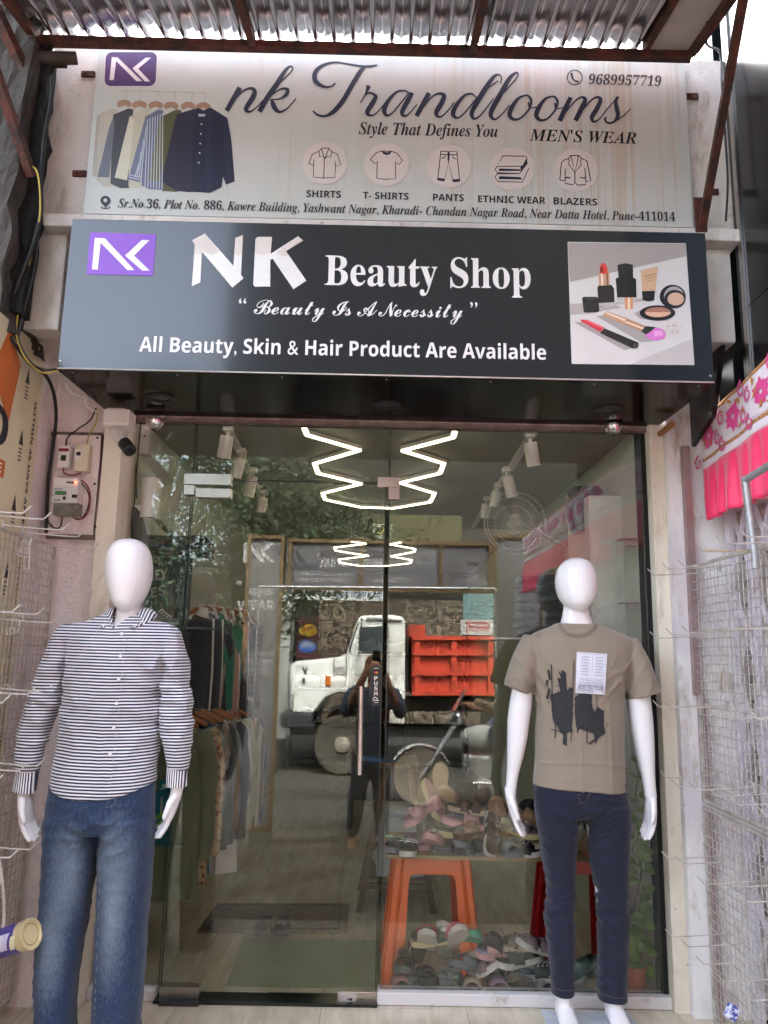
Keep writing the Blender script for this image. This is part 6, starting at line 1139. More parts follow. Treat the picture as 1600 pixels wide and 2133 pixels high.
FL = [('green quilted slide with a white bow topping the floor heap', 910, 1948, .16, 12, SM('5f7a6c'), s_cr, 'slide', (-8, 0), ('bow', s_wh)), ('black slide with red and white braided strap', 890, 1985, .12, 262, s_bk, s_wh, 'cross', (-35, 0), ('braid', SM('c92f3e'))), ('pink slide with white braided strap', 946, 1985, .12, 285, s_dp, s_wh, 'cross', (-40, 0), ('braid', SM('ec9ab4'))), ('mint green flip flop with a silver brooch', 985, 1975, .2, 260, s_mt, s_mt, 'slide', (-30, 0), ('buckle', M_chr)), ('pink slide partly hidden between the braided slides', 925, 1990, .2, 262, SM('c98a98'), s_wh, 'slide', (-50, 0), None),
    ('taupe sandal with three straps at the top right of the floor heap', 1090, 1958, .16, 185, SM('8f7a66'), s_be, 'two', (0, 0), ('buckle', M_chr)), ('pale pink slide with a lilac insole', 1040, 1972, .16, 200, s_pk, s_pk, 'slide', (0, 0), ('foot', SM('b6b0d4'))), ('cream soled beige slide behind the taupe sandal', 1045, 1950, .3, 190, s_be, s_wh, 'slide', (0, 0), None), ('black slide with silver studs beside the dark jeans', 1080, 1990, .14, 205, s_bk, s_wh, 'slide', (0, 0), ('studs', M_chr)), ('white and mauve sandal leaning against the dark jeans', 1120, 1980, .14, 200, s_mv, s_wh, 'two', (-20, 0), None),
    ('black slide with a grey pompom at the left of the floor heap', 842, 2025, .1, 262, s_bk, s_gr, 'slide', (-15, 0), ('pom', SM('55544e', .9))), ('grey rubber slide right of the pompom one', 888, 2035, .12, 275, SM('35353a'), SM('3a3a3e'), 'slide', (-10, 0), None), ('grey flat with a sparkling silver bow', 985, 2025, .1, 205, s_sl, s_sl, 'slide', (-14, 15), ('bow', mat('glitter', 'c4c4c0', .3, .5, var=.4, vs=300))), ('second grey flat with a sparkling silver bow at the front left', 950, 2040, .08, 215, s_sl, s_sl, 'slide', (-10, 10), ('bow', mat('glitter', ''))), ('black ridged thick slide leaning right of the silver bow pair', 1030, 2025, .14, 250, SM('2a2a2d'), SM('2a2a2d'), 'slide', (-58, 0), None),
    ('black striped thick slide right of the silver bow pair', 1018, 2040, .18, 240, SM('313134'), SM('2c2c30'), 'slide', (-48, 0), None), ('blue ruffled slide with a brown sole', 1075, 2040, .12, 265, SM('6a7690'), s_br, 'slide', (-20, 0), ('flower', SM('6a7690'))), ('brown cork wedge at the front under the blue ruffled slide', 1075, 2068, .08, 330, s_br, s_cr, 'wedge', (0, 0), None), ('second brown cork wedge at the floor beside the dark jeans', 1072, 2076, .12, 340, s_br, s_cr, 'wedge', (0, 0), None), ('black checked slide with a thick white edge', 1125, 2035, .1, 330, s_bk, s_wh, 'slide', (-12, 0), ('studs', s_wh)), ('black thick slide under the checked one', 1125, 2055, .12, 335, s_bk, s_bk, 'slide', (0, 0), None),
    ('pink and white slide at the bottom left corner of the window', 834, 2070, .08, 275, s_pk, s_wh, 'slide', (0, 0), None), ('blue grey wedge under the pompom slide', 850, 2058, .09, 300, s_sl, s_wh, 'wedge', (0, 0), None), ('mauve slide on the floor right of the pink and white one', 885, 2070, .07, 275, s_mv, s_mv, 'slide', (0, 0), None), ('sage green slide with a bow on the floor', 932, 2072, .07, 268, s_gn, s_gn, 'slide', (0, 0), ('bow', s_gn)), ('cream slide with a gold twist on the floor', 985, 2068, .08, 262, s_be, s_cr, 'slide', (0, 0), ('buckle', mat('gold', 'b08a4a', .3, .8))), ('white sandal with mauve lining leaning on the cream slide', 1000, 2052, .12, 320, s_mv, s_wh, 'two', (-30, 0), None), ('lilac slide on the floor near the middle', 1036, 2075, .07, 272, SM('b58fae'), SM('b58fae'), 'slide', (0, 0), None),
    ('olive green slide behind the grey rubber one', 872, 2005, .2, 280, SM('4a4a34'), SM('3b3b2c'), 'slide', (-50, 0), None), ('clear plastic sandal with pearls at the floor right', 1130, 2075, .1, 280, SM('a9aaa4'), s_dk, 'slide', (0, 0), ('studs', s_wh)), ('teal green slide between the dark jeans legs', 1220, 2045, .12, 320, SM('5d7d78'), SM('6a8884'), 'slide', (-40, 0), None), ('cream slip on at the floor between the dark jeans legs', 1232, 2070, .08, 300, s_be, s_be, 'slide', (0, 0), None), ('grey green slide with white sole leaning between the jeans legs', 1236, 2035, .16, 330, SM('8aa09a'), s_wh, 'slide', (-20, 0), None)]
place(FL, .001, .1)
# ------------------------------------------------ plant, easel, boxes, mat, fan, cabinet, shelves
pl_ = thing('potted_plant', 'money plant vine in a terracotta pot in the right corner behind the glass', 'plant', at(1330, 2075, .09)); c = at(1325, 2082, .10); c.z = .002
MB().lathe([(.036, 0), (.05, .1), (.056, .1), (.058, .13), (.052, .13), (.049, .115), (.001, .115)], c, (0, 0, 1), 24).build('pot', mat('terracotta', 'a8553c', .8, var=.1), pl_, True); MB().lathe([(.048, .114), (.001, .118)], c, (0, 0, 1), 20).build('soil', mat('soil', '2a2019', .95), pl_)
vine = [at(x, y, .09+.02*math.sin(i)) for i, (x, y) in enumerate([(1328, 2020), (1338, 1985), (1328, 1930), (1322, 1890), (1333, 1840), (1335, 1800), (1318, 1770), (1330, 1735), (1320, 1690), (1325, 1650), (1330, 1610), (1318, 1570)])]
M_leaf = mat('money_plant_leaf', '3c6a1e', .4, var=.2, vs=12, col2='74963a', lo=.42, hi=.6, coat=.2); MB().tube(catmull([tuple(p) for p in vine], 5), .003, 6).build('stem', mat('stem_green', '5a6b2e', .6), pl_, True)
vp_ = catmull([tuple(p) for p in vine], 6); rl = random.Random(3)
for k in range(46):
    p = Vector(vp_[int(4+(len(vp_)-6)*k/46)]); d = Vector((rl.uniform(-1, 1), rl.uniform(-.9, .1), rl.uniform(-.8, .3))).normalized(); L = rl.uniform(.05, .085); u = d.cross(Vector((0, -.6, .8))).normalized(); nrm = d.cross(u).normalized(); W_ = L*.42
    mb = MB(); S_ = [(0, .25), (.12, .8), (.35, 1), (.65, .75), (.88, .32), (1, .02)]; b0 = p+d*.02
    mb.loft([[b0+d*L*f+u*W_*w+nrm*(-.12*L*f*f+.004), b0+d*L*f+nrm*(-.12*L*f*f), b0+d*L*f-u*W_*w+nrm*(-.12*L*f*f+.004)] for f, w in S_], False, False); mb.build('leaf', M_leaf, pl_, True, angle=180)
for k in range(9):
    a = rl.uniform(-1, 1); p = c+Vector((.02*a, .01*rl.uniform(-1, 1), .115)); tip = p+Vector((.05*a+.01, rl.uniform(-.02, .02), rl.uniform(.14, .36))); u = Vector((1, .2, 0)); mb = MB(); P = catmull([tuple(p), tuple(p.lerp(tip, .5)+Vector((-.012*a, 0, .02))), tuple(tip)], 5); n = len(P); mb.loft([[Vector(q_)-u*.014*math.sin(math.pi*(.12+.88*i/n)), Vector(q_)+Vector((0, .004, 0)), Vector(q_)+u*.014*math.sin(math.pi*(.12+.88*i/n))] for i, q_ in enumerate(P)], False, False); mb.build('tall_leaf', M_leaf, pl_, True, angle=180)
ez = thing('wooden_stand', 'dark wooden trestle stand deeper in the shop behind the door', 'stand', (.14, 1.15, 0)); M_wd = mat('stand_wood', '6e5638', .65, var=.2, vs=5, stretch=(1, 1, .2)); top_ = [at(806, 1600, 1.0), at(852, 1600, 1.0)]; bot = [atz(748, 1893, 0), atz(903, 1898, 0)]; bot[0].y = bot[1].y = 1.15; bot[0].x, bot[1].x = at(748, 1893, 1.15).x, at(903, 1898, 1.15).x
for a, b_ in zip(top_, bot): b_.z = .0; MB().bar(a, b_, .035, .03, (0, 1, 0)).build('leg', M_wd, ez)
for a, b_ in zip(top_, bot): MB().bar(a+Vector((0, .08, 0)), b_+Vector((0, .42, 0)), .035, .03, (0, 1, 0)).build('leg', M_wd, ez)
for f, y in ((.82, 1.13), (.82, 1.47)): a = top_[0].lerp(bot[0], f); b_ = top_[1].lerp(bot[1], f); MB().bar((a.x, y, a.z), (b_.x, y, b_.z), .03, .025, (0, 1, 0)).build('cross_bar', M_wd, ez)
a = top_[0].lerp(bot[0], .8); ez_z = a.z+.012; MB().bb(-.02, .33, 1.12, 1.5, ez_z, ez_z+.012).build('shelf', M_wd, ez); zc = ez_z+.0125; MB().bb(.03, .17, 1.0, 1.12, top_[0].z-.004, top_[0].z+.02).build('top_board', M_wd, ez)
for i, (l, w, h, tx) in enumerate((('white shoe carton at the bottom of the stack on the trestle shelf', .30, .10, None), ('grey white carton in the middle of the stack on the trestle shelf', .27, .14, None), ('white carton with the word Glam at the top of the trestle stack', .28, .12, 'Glam'))):
    t = thing('shoe_carton', l, 'carton', (.16, 1.3, zc), 'cartons on the trestle shelf'); MB().bb(.02, .02+w, 1.16, 1.42, zc, zc+h*.75).build('box', mat('carton_white', 'c6c6c8', .6), t, bevel=.002); MB().bb(.012, .028+w, 1.152, 1.428, zc+h*.62+.001, zc+h).build('lid', mat('carton_white', ''), t, bevel=.002)
    if tx: text('Glam', 'serifi', (.08, 1.1515, zc+h*.70), (.18, 1.1515, zc+h*.70), .028, mat('carton_ink', '5f6f78', .6), 'lettering', t); text('walk', 'plain', (.15, 1.1515, zc+h*.64), (.18, 1.1515, zc+h*.64), .008, mat('carton_ink', ''), 'lettering', t)
    zc += h+.001
dm = [atz(x, y, .002) for x, y in ((410, 1945), (722, 1945), (728, 1886), (452, 1886))]; t = thing('doormat', 'brown doormat on the shop floor behind the glass door', 'mat', (dm[0]+dm[2])/2); mb = MB(); mb.prism(dm, (0, 0, .012)); mb.build('mat_base', mat('brown_mat', '8f7a66', .95, var=.2, vs=30, bump=.8, bs=200), t, bevel=.004); mb = MB(); cc_ = sum(dm, Vector())/4; L = [cc_+(p-cc_)*.88+Vector((0, 0, .0135)) for p in dm]; mb.tube(L+L[:1], .004, 6); mb.build('mat_border', mat('dark_mat', '3d332b', .95), t)
for i, (x, l) in enumerate(((548, 'left dark purple slipper of the pair on the doormat edge'), (588, 'right dark purple slipper of the pair on the doormat edge'))): sandal(l, x, 1935, 0, 268+4*i, SM('4b3a44'), SM('7c6a70'), 'slide', (0, 0), .95, None, group='slippers on the doormat', zrest=.016); o = [o for o in COL.objects if o.get('label') == l][0]; d = atz(x, 1938, .016); dv = Vector((0, d.y, 0)); o.location += Vector((d.x-o.location.x, d.y-o.location.y, 0))
gm = tag(MB().prism([atz(x, y, .0015) for x, y in ((470, 2055), (790, 2060), (790, 1960), (508, 1955))], (0, 0, .003)).build('painted_reflection', mat('green_reflection', '8a9470', .35, var=.1), None), 'thin green sheet imitating a reflection on the floor just inside the door', 'mat')  # green floor reflection painted as a thin coloured sheet
dk = thing('desk', 'dark wooden desk deep inside the shop', 'desk', at(765, 1690, 3.2)); a, b_ = at(722, 1690, 3.2), at(812, 1592, 3.2); a.z = 0; M_dw = mat('dark_desk', '33241c', .35, var=.2, vs=5); MB().bb(a.x, b_.x+.25, 3.2, 3.8, b_.z-.04, b_.z).build('desk_top', M_dw, dk)
for x in (a.x+.02, b_.x+.22): MB().bb(x-.02, x+.02, 3.22, 3.78, 0, b_.z-.041).build('leg', M_dw, dk)
MB().bb(a.x+.04, b_.x+.2, 3.24, 3.26, b_.z-.3, b_.z-.041).build('front_panel', M_dw, dk); tag(MB().box((b_.x-.08, 3.3, b_.z+.02), (.34, .14, .03), Matrix.Rotation(.12, 3, 'Y')).build('folder', mat('blue_folder', '2a7fc4', .4), None, bevel=.003), 'bright blue folder lying on the dark desk', 'folder')
fn = thing('wall_fan', 'wall fan with a wire cage high on the right inside the shop', 'fan', at(1075, 1095, 1.3)); c = at(1072, 1090, 1.3); ax = Vector((-.35, -.85, -.25)).normalized()
for r_, z in ((.20, 0), (.17, .03), (.12, .045), (.06, .055)): MB().lathe([(r_-.002, z-.002), (r_+.002, z-.002), (r_+.002, z+.002), (r_-.002, z+.002), (r_-.002, z-.002)], c, ax, 40, False).build('cage_ring', M_alu, fn, True)
q = Vector((0, 0, 1)).rotation_difference(ax).to_matrix(); mb = MB()
for k in range(60): a = k*math.pi/30; mb.tube([c+q @ Vector((r_*math.cos(a), r_*math.sin(a), z)) for r_, z in ((.2, 0), (.15, .037), (.09, .05), (.03, .056))], .0014, 4)
mb.build('cage_wires', M_alu, fn)
for k in range(3): a0 = k*2.094; mb = MB(); mb.loft([[c+q @ Vector((r_*math.cos(a0+s_), r_*math.sin(a0+s_), -.01+.03*s_)) for s_ in (-w, 0, w)] for r_, w in ((.03, .3), (.1, .5), (.17, .4))], False, False); mb.build('blade', mat('fan_blade', '8b8b86', .4), fn, True, angle=180)
MB().lathe([(.04, .0), (.06, -.03), (.055, -.11), (.02, -.13)], c, ax, 20).build('motor', M_wht, fn, True); MB().tube([c-ax*.1, (1.25, c.y+.2, c.z-.1)], .018, 10).build('wall_arm', M_wht, fn, True)
a, b_ = at(1230, 1175, .35), at(1294, 1033, .35); cb = thing('cabinet', 'white narrow cabinet panel on the right wall behind the printed mannequin', 'cabinet', (1.1, .4, a.z)); MB().bb(a.x, b_.x+.05, .35, .8, .9, b_.z).build('carcass', M_wht, cb, bevel=.003); MB().bb(a.x+.004, b_.x+.046, .336, .348, .91, b_.z-.01).build('door', mat('cabinet_door', 'd2d6cf', .35, coat=.2), cb, bevel=.002)
for (x, y, l) in ((1325, 1128, 'upper small grey shelf bracket on the right interior wall'), (1327, 1262, 'lower small grey shelf bracket on the right interior wall')): p = at(x, y, .12); t = thing('shelf_bracket', l, 'bracket', p); MB().bb(1.17, 1.249, .1, .2, p.z+.012, p.z+.018).build('plate', M_alu, t); MB().bb(1.2, 1.249, .13, .17, p.z-.02, p.z+.011).build('arm', M_alu, t)
# folded stack and shelves at the right, shelf units at the back
for i in range(7): folded('folded dark trousers in the right shelf stack, %s from the bottom' % ['first', 'second', 'third', 'fourth', 'fifth', 'sixth', 'topmost'][i], (at(1142, 1300, .85).x, .9, at(1142, 1330, .85).z+.052*i), (.32, .3, .05), cl('dfold%d' % i, ['2a2e34', '22242b', '3a4248', '2b2a30', '3c4a50', '262a30', '33373a'][i]), R(rnd.uniform(-5, 5)), 'folded trousers in the right shelf stack')
z0 = at(1142, 1330, .85).z-.012; tag(MB().bb(.62, 1.25, .72, 1.08, z0, z0+.011).build('shelf', M_wht, None), 'white shelf holding the stack of folded trousers on the right', 'shelf')
tag(MB().ball(at(1204, 1192, .5), (.085, .07, .05), 18, 10).build('red_cloth', cl('redc', 'b3182c'), None, True), 'red cloth bundle behind the neck of the right mannequin', 'cloth'); tag(MB().ball(at(1215, 1235, .45), (.09, .06, .09), 18, 10).build('red_bag', cl('redb', '8f1526'), None, True), 'dark red bag behind the collar of the right mannequin', 'bag')
pbk = tag(MB().loft([[at(x0+(x1-x0)*(.5+.5*math.cos(a)), y, .5)+Vector((0, .06*math.sin(a), 0)) for a in [2*math.pi*k/16 for k in range(16)]] for y, x0, x1 in ((1016, 1190, 1250), (1028, 1176, 1258), (1045, 1180, 1230), (1075, 1182, 1228), (1110, 1190, 1235))]).build('garment_bag', mat('black_plastic_bag', '1c1d20', .15, coat=.5, bump=.6, bs=20), None, True), 'black garment in clear plastic on top of the white cabinet', 'garment bag')
bs2 = thing('shelf_unit', 'dark shelf unit with folded clothes along the back of the shop', 'shelves', (0, 6.8, 0)); M_sh = mat('shelf_brown', '4a4033', .6, var=.1)
for z in (.05, .5, .95, 1.4, 1.85): MB().bb(-1.1, 1.15, 6.6, 7.05, z, z+.03).build('shelf', M_sh, bs2)
for x in (-1.12, -.36, .4, 1.16): MB().bb(x-.015, x+.015, 6.6, 7.05, 0, 1.9).build('upright', M_sh, bs2)
k = 0
for z in (.53, .98, 1.43):
    for x in (-.9, -.55, -.15, .2, .6, .95):
        k += 1; folded('folded %s clothes on the %s back shelf, %s pile from the left' % (['grey', 'navy', 'brown', 'olive', 'wine'][k % 5], {.53: 'lower', .98: 'middle', 1.43: 'upper'}[z], ['first', 'second', 'third', 'fourth', 'fifth', 'sixth'][(k-1) % 6]), (x, 6.8, z+.002), (.28, .3, .2), cl('bk%d' % (k % 5), ['6a6a6c', '2a3148', '5a4234', '5a5c40', '5c2a34'][k % 5]), 0, 'folded clothes on the back shelves')
# ---------------------------------------------------------------- the street behind the viewer, seen mirrored in the shop glass
def flipY(mb):
    for v in mb.bm.verts: v.co.y = -v.co.y
    return mb
# banner arch on wooden frames, backs towards the shop
YG = 4.4
ba = thing('banner_arch', 'banner arch on wooden frames standing at the street, seen from behind in the glass', 'banner arch', mir(590, 1500, YG))
M_flx = mat('flex_back', '5d5b60', .7, var=.08, vs=3); M_ft = mat('faint_print', '9c999d', .7, var=.05); M_fd = mat('faint_dark_print', '2a2830', .7); M_fw = mat('frame_wood', '6a5232', .8, var=.2, vs=6)
def gpanel(x0, x1, y0, y1, nm, bars):
    a, b_ = mir(x0, y1, YG), mir(x1, y0, YG); a.z = max(a.z, -.28); p = MB().bb(a.x, b_.x, a.y-.004, a.y, a.z, b_.z).build(nm, M_flx, ba)
    mb = MB(); w = .035
    for z in (a.z+w/2, b_.z-w/2): mb.bb(a.x, b_.x, a.y+.004, a.y+.03, z-w/2, z+w/2)
    mb.build('frame_rail', M_fw, ba); mb = MB()
    for x in bars: X = a.x+(b_.x-a.x)*x; mb.bb(X-w/2, X+w/2, a.y+.0305, a.y+.05, a.z, b_.z)
    mb.build('frame_post', M_fw, ba)
    return p
gpanel(488, 592, 1116, 1742, 'left_panel', (.02, .98)); gpanel(593.5, 1030, 1131, 1228, 'top_panel', (.02, .36, .74, .98)); gpanel(1032, 1130, 1116, 1742, 'right_panel', (.02, .98))
def gtext(t, st, a, b_, h, m=None, **k):
    A, Bv = mir(*a, YG), mir(*b_, YG); H = (mir(a[0], a[1]-h, YG)-A).length; d = Vector((0, .0025, 0)); text(t, st, A+d, Bv+d, H, m or M_ft, 'lettering', ba, off=0, **k)
gtext('K', 'serif', (600, 1166), (636, 1166), 30, M_fd); gtext('LOOMS', 'serif', (594, 1187), (660, 1187), 13, M_fd); gtext('NEW COLLECTION', 'sans', (668, 1161), (806, 1161), 14, M_fd); gtext('MENS WEAR', 'sans', (668, 1181), (806, 1181), 16); gtext('7TH JUNE TO 10TH JUNE', 'sans', (626, 1201), (738, 1201), 7); gtext('OFFER ONLY', 'sans', (622, 1213), (734, 1213), 9); gtext('9689957719', 'serif', (778, 1214), (860, 1214), 10)
gtext('VISIT US', 'sans', (884, 1153), (914, 1153), 6); gtext('TODAY!', 'sans', (886, 1162), (912, 1162), 6); gtext('NEW ARRIVALS', 'sans', (872, 1176), (930, 1176), 8)
gtext('NEW', 'sans', (491, 1218), (503, 1218), 8); gtext('MENS', 'sans', (510, 1240), (566, 1240), 14); gtext('WEAR', 'sans', (494, 1271), (572, 1271), 20); gtext('7TH JUNE TO', 'sans', (486, 1369), (574, 1369), 11); gtext('10TH JUNE', 'sans', (494, 1384), (566, 1384), 11); gtext('OFFER ONLY', 'sans', (496, 1402), (562, 1402), 11); gtext('NEW ARRIVALS', 'sans', (500, 1460), (560, 1460), 8)
def gpoly(L, m, nm, d=.0018): MB().prism([mir(x, y, YG)+Vector((0, d, 0)) for x, y in L], (0, .0004, 0)).build(nm, m, ba)
for L in ([(508, 1130), (520, 1130), (556, 1172), (544, 1172), (520, 1142), (516, 1172), (506, 1172)], [(560, 1130), (573, 1130), (550, 1150), (574, 1172), (562, 1172), (538, 1150)], [(488.5, 1386), (591, 1386), (591, 1387), (488.5, 1387)], [(488.5, 1405), (591, 1405), (591, 1406), (488.5, 1406)]): gpoly(L, M_ft, 'faint_logo')
gpoly([(940, 1227), (950, 1210), (968, 1200), (972, 1192), (966, 1180), (968, 1168), (978, 1160), (990, 1160), (1000, 1168), (1000, 1184), (994, 1196), (998, 1202), (1020, 1212), (1026, 1227)], mat('portrait_grey', '77747a', .7), 'portrait_print'); gpoly([(970, 1172), (984, 1170), (998, 1172), (997, 1178), (986, 1176), (972, 1179)], M_fd, 'sunglasses_print', .003)
pf2 = thing('pipe_rack', 'thin grey pipe frame standing beside the banner arch out on the pavement', 'pipe frame', mir(540, 1740, 4.0)); a, b_, c_ = mir(540, 1222, 4.0), mir(1032, 1226, 4.0), mir(540, 1222, 4.0); c_.z = -.285; MB().tube([a, b_], .012, 10).build('top_pipe', M_galv, pf2, True); MB().tube([a, c_], .012, 10).build('upright_pipe', M_galv, pf2, True)
d_ = b_.copy(); d_.z = -.285; MB().tube([b_, d_], .012, 10).build('upright_pipe', M_galv, pf2, True)
# truck
YT = 8.0; r5 = lambda L: [(400+x*.4375, 1200+y*.4375) for x, y in L]
tr = thing('truck', 'white bonneted tipper truck with an orange load bed passing in the street', 'truck', mir(760, 1611, YT)); M_tw = mat('truck_white', 'd6d6d2', .35, vs=2.2, coat=.2, col2='9d978b', lo=.30, hi=.52); M_to = mat('truck_orange', 'b03317', .55, vs=3, col2='6e2a1a', lo=.3, hi=.5); M_tire = mat('tyre', '4a443c', .9, var=.15, vs=8)
def tslab(L, y0, y1, m, nm, parent=None, bevel=0): 
    P = [mir(x, y, YT) for x, y in r5(L)]; mb = MB(); mb.prism([(p.x, -YT-y0, p.z) for p in P], (0, -(y1-y0), 0)); return mb.build(nm, m, parent or tr, bevel=bevel)
tslab([(455, 430), (490, 405), (700, 385), (735, 366), (735, 556), (700, 556), (640, 585), (600, 640), (575, 655), (465, 648)], .12, 2.0, M_tw, 'bonnet', bevel=.05); tslab([(470, 500), (490, 485), (760, 485), (760, 556), (700, 552), (630, 580), (575, 655), (478, 648), (466, 630)], 0, .3, M_tw, 'wing', bevel=.04)
tslab([(735, 366), (790, 205), (805, 188), (930, 182), (1000, 190), (1016, 215), (1016, 590), (735, 590)], .05, 2.1, M_tw, 'cab', bevel=.03); wn = tslab([(803, 245), (930, 235), (930, 360), (806, 365)], .035, .055, mat('truck_glass', '3f4648', .08, coat=.5), 'side_window'); tslab([(742, 362), (788, 222), (794, 222), (750, 364)], .04, 2.0, mat('truck_glass', ''), 'windscreen')
tslab([(795, 380), (797, 250), (801, 240), (799, 380)], .02, .04, M_blk, 'window_frame'); tslab([(936, 240), (940, 240), (940, 570), (936, 570)], .03, .05, M_dkg, 'door_seam'); tslab([(830, 195), (1000, 205), (1000, 212), (830, 204)], .0, .05, M_alu, 'gutter'); tslab([(420, 655), (440, 648), (575, 655), (575, 722), (440, 722), (420, 712)], -.05, 2.2, mat('bumper_dark', '2d2f33', .5), 'bumper', bevel=.02)
for (cx, cy) in ((715, 800),):
    c = mir(*r5([(cx, cy)])[0], YT); r_ = (mir(*r5([(cx+141, cy)])[0], YT)-c).length
    c.z = -.30+r_
    for y0, nm in ((.02, 'near'), (1.75, 'far')):
        w = MB().lathe([(r_*.55, .0), (r_*.6, -.02), (r_*.93, -.03), (r_, .03), (r_, .22), (r_*.93, .27), (r_*.5, .25)], (c.x, -YT-y0, c.z), (0, -1, 0), 36).build('wheel', M_tire, tr, True); MB().lathe([(r_*.56, .02), (r_*.5, .05), (r_*.3, .04), (r_*.25, -.03), (r_*.12, -.05), (.001, -.05)], (c.x, -YT-y0+.002, c.z), (0, -1, 0), 24).build('rim', mat('rim_dusty', '8d8578', .7, var=.15), w, True)
    mb = MB(); rows = []
    for i in range(13):
        a = R(8+158*i/12); rows.append([(c.x+rr_*math.cos(a), -YT-y, c.z+.03+rr_*math.sin(a)*1.02) for rr_, y in ((r_*1.12, -.04), (r_*1.18, -.04), (r_*1.18, .32), (r_*1.12, .32))])
    mb.loft(rows); mb.build('mudguard', M_blk, tr, True)
for k in range(3): c2 = Vector((c.x+3.3+1.15*k, 0, c.z)); w = MB().lathe([(r_*.55, .0), (r_*.93, -.03), (r_, .03), (r_, .45), (r_*.93, .5), (r_*.5, .5)], (c2.x, -YT-.05, c2.z), (0, -1, 0), 30).build('wheel', M_tire, tr, True) if k < 2 else None
tslab([(470, 560), (486, 560), (486, 625), (470, 625)], -.02, .01, M_alu, 'headlight'); tslab([(636, 475), (660, 475), (660, 520), (636, 520)], -.03, .01, mat('amber', 'c8641e', .3), 'indicator', bevel=.01); tslab([(522, 432), (528, 432), (530, 445), (538, 446), (540, 434), (545, 434), (540, 466), (533, 466), (532, 452), (524, 452)], .1, .13, M_blk, 'bonnet_catch'); tslab([(526, 486), (538, 486), (538, 506), (526, 506)], -.03, .01, M_blk, 'side_lamp')
a, b_ = mir(*r5([(805, 330)])[0], YT-.15), mir(*r5([(808, 200)])[0], YT-.1); MB().tube([a, b_], .012, 8).build('mirror_arm', M_blk, tr, True); MB().box(a.lerp(b_, .15), (.05, .12, .28)).build('mirror', M_blk, tr, bevel=.01)
tslab([(1050, 285), (1500, 285), (1800, 290), (1800, 575), (1050, 572)], .05, 2.3, M_to, 'load_bed'); tslab([(1035, 232), (1112, 232), (1112, 284), (1035, 284)], .05, 2.3, M_to, 'headboard')
for x in (1060, 1235, 1410, 1585, 1760): tslab([(x, 300), (x+26, 300), (x+26, 572), (x, 572)], -.02, .049, M_to, 'bed_rib')
for y in (286, 360, 455, 550): tslab([(1050, y), (1800, y), (1800, y+18), (1050, y+18)], -.035 if y != 286 else -.05, .0485, M_to, 'bed_rail')
tslab([(462, 520), (466, 520), (466, 640), (462, 640)], .15, 1.9, M_dkg, 'grille'); tslab([(672, 390), (676, 390), (676, 480), (672, 480)], .1, .13, M_dkg, 'panel_gap'); tslab([(470, 490), (735, 486), (735, 490), (470, 494)], .08, .121, M_dkg, 'panel_gap'); tslab([(905, 424), (930, 424), (930, 431), (905, 431)], .0, .05, M_blk, 'door_handle'); tslab([(680, 432), (726, 430), (726, 470), (680, 470)], .105, .12, M_alu, 'vent'); tslab([(1014, 300), (1034, 300), (1034, 560), (1014, 560)], .4, 1.8, M_dkg, 'cab_gap')
tslab([(920, 592), (1014, 592), (1014, 708), (920, 700)], .1, .6, mat('toolbox', 'a9a49a', .6), 'tool_box', bevel=.01); tslab([(1014, 600), (1800, 600), (1800, 660), (760, 660), (760, 600)], .62, 1.7, M_blk, 'chassis')
# motorbike
YM = 5.9; mk = thing('motorbike', 'motorbike with a white front mudguard and clear visor riding past the truck', 'motorbike', mir(880, 1655, YM)); c = mir(*r5([(1088, 955)])[0], YM); r_ = .33; c.z = -.30+r_; M_bt = mat('bike_tyre', '9a8e7e', .9, var=.15, vs=8); M_bk = mat('bike_black', '26262a', .35, coat=.4); M_bw = mat('bike_white', 'd6d4cf', .25, coat=.4)
def wheel(cx, cy): 
    w = MB().lathe([(r_*.8, -.03), (r_*.97, -.045), (r_, 0), (r_*.97, .045), (r_*.8, .03)], (cx, cy, c.z), (0, 1, 0), 32).build('wheel', M_bt, mk, True); mb = MB()
    for k in range(16): a = k*math.pi/8; mb.tube([(cx, cy, c.z), (cx+r_*.82*math.cos(a), cy, c.z+r_*.82*math.sin(a))], .006, 5)
    mb.build('spokes', M_alu, w)
wheel(c.x, -YM); wheel(c.x+1.28, -YM); hb = Vector((c.x+.52, -YM, c.z+.72))
for y in (-.07, .07): MB().tube([(c.x, -YM+y, c.z), (c.x+.26, -YM+y, c.z+.36), (hb.x-.04, -YM+y, hb.z)], .022, 10).build('fork', M_alu, mk, True)
mb = MB(); rows = []
for i in range(11): a = R(15+135*i/10); rows.append([(c.x+rr_*math.cos(a), -YM+y, c.z+rr_*math.sin(a)) for rr_, y in ((r_+.03, -.06), (r_+.05, 0), (r_+.03, .06), (r_+.02, 0))])
mb.loft(rows); mb.build('front_mudguard', M_bw, mk, True); MB().tube([(hb.x+.02, -YM-.36, hb.z+.08), (hb.x, -YM-.1, hb.z+.04), (hb.x, -YM+.1, hb.z+.04), (hb.x+.02, -YM+.36, hb.z+.08)], .014, 8).build('handlebar', M_blk, mk, True)
MB().prism([(hb.x-.22, -YM-.14, hb.z-.12), (hb.x+.0, -YM-.12, hb.z+.3), (hb.x+.0, -YM+.12, hb.z+.3), (hb.x-.22, -YM+.14, hb.z-.12)], (.012, 0, 0)).build('visor', mat('visor_plastic', '8f9590', .15, coat=.5), mk); MB().ball((hb.x-.1, -YM, hb.z-.05), (.09, .09, .09)).build('headlight', M_chr, mk, True)
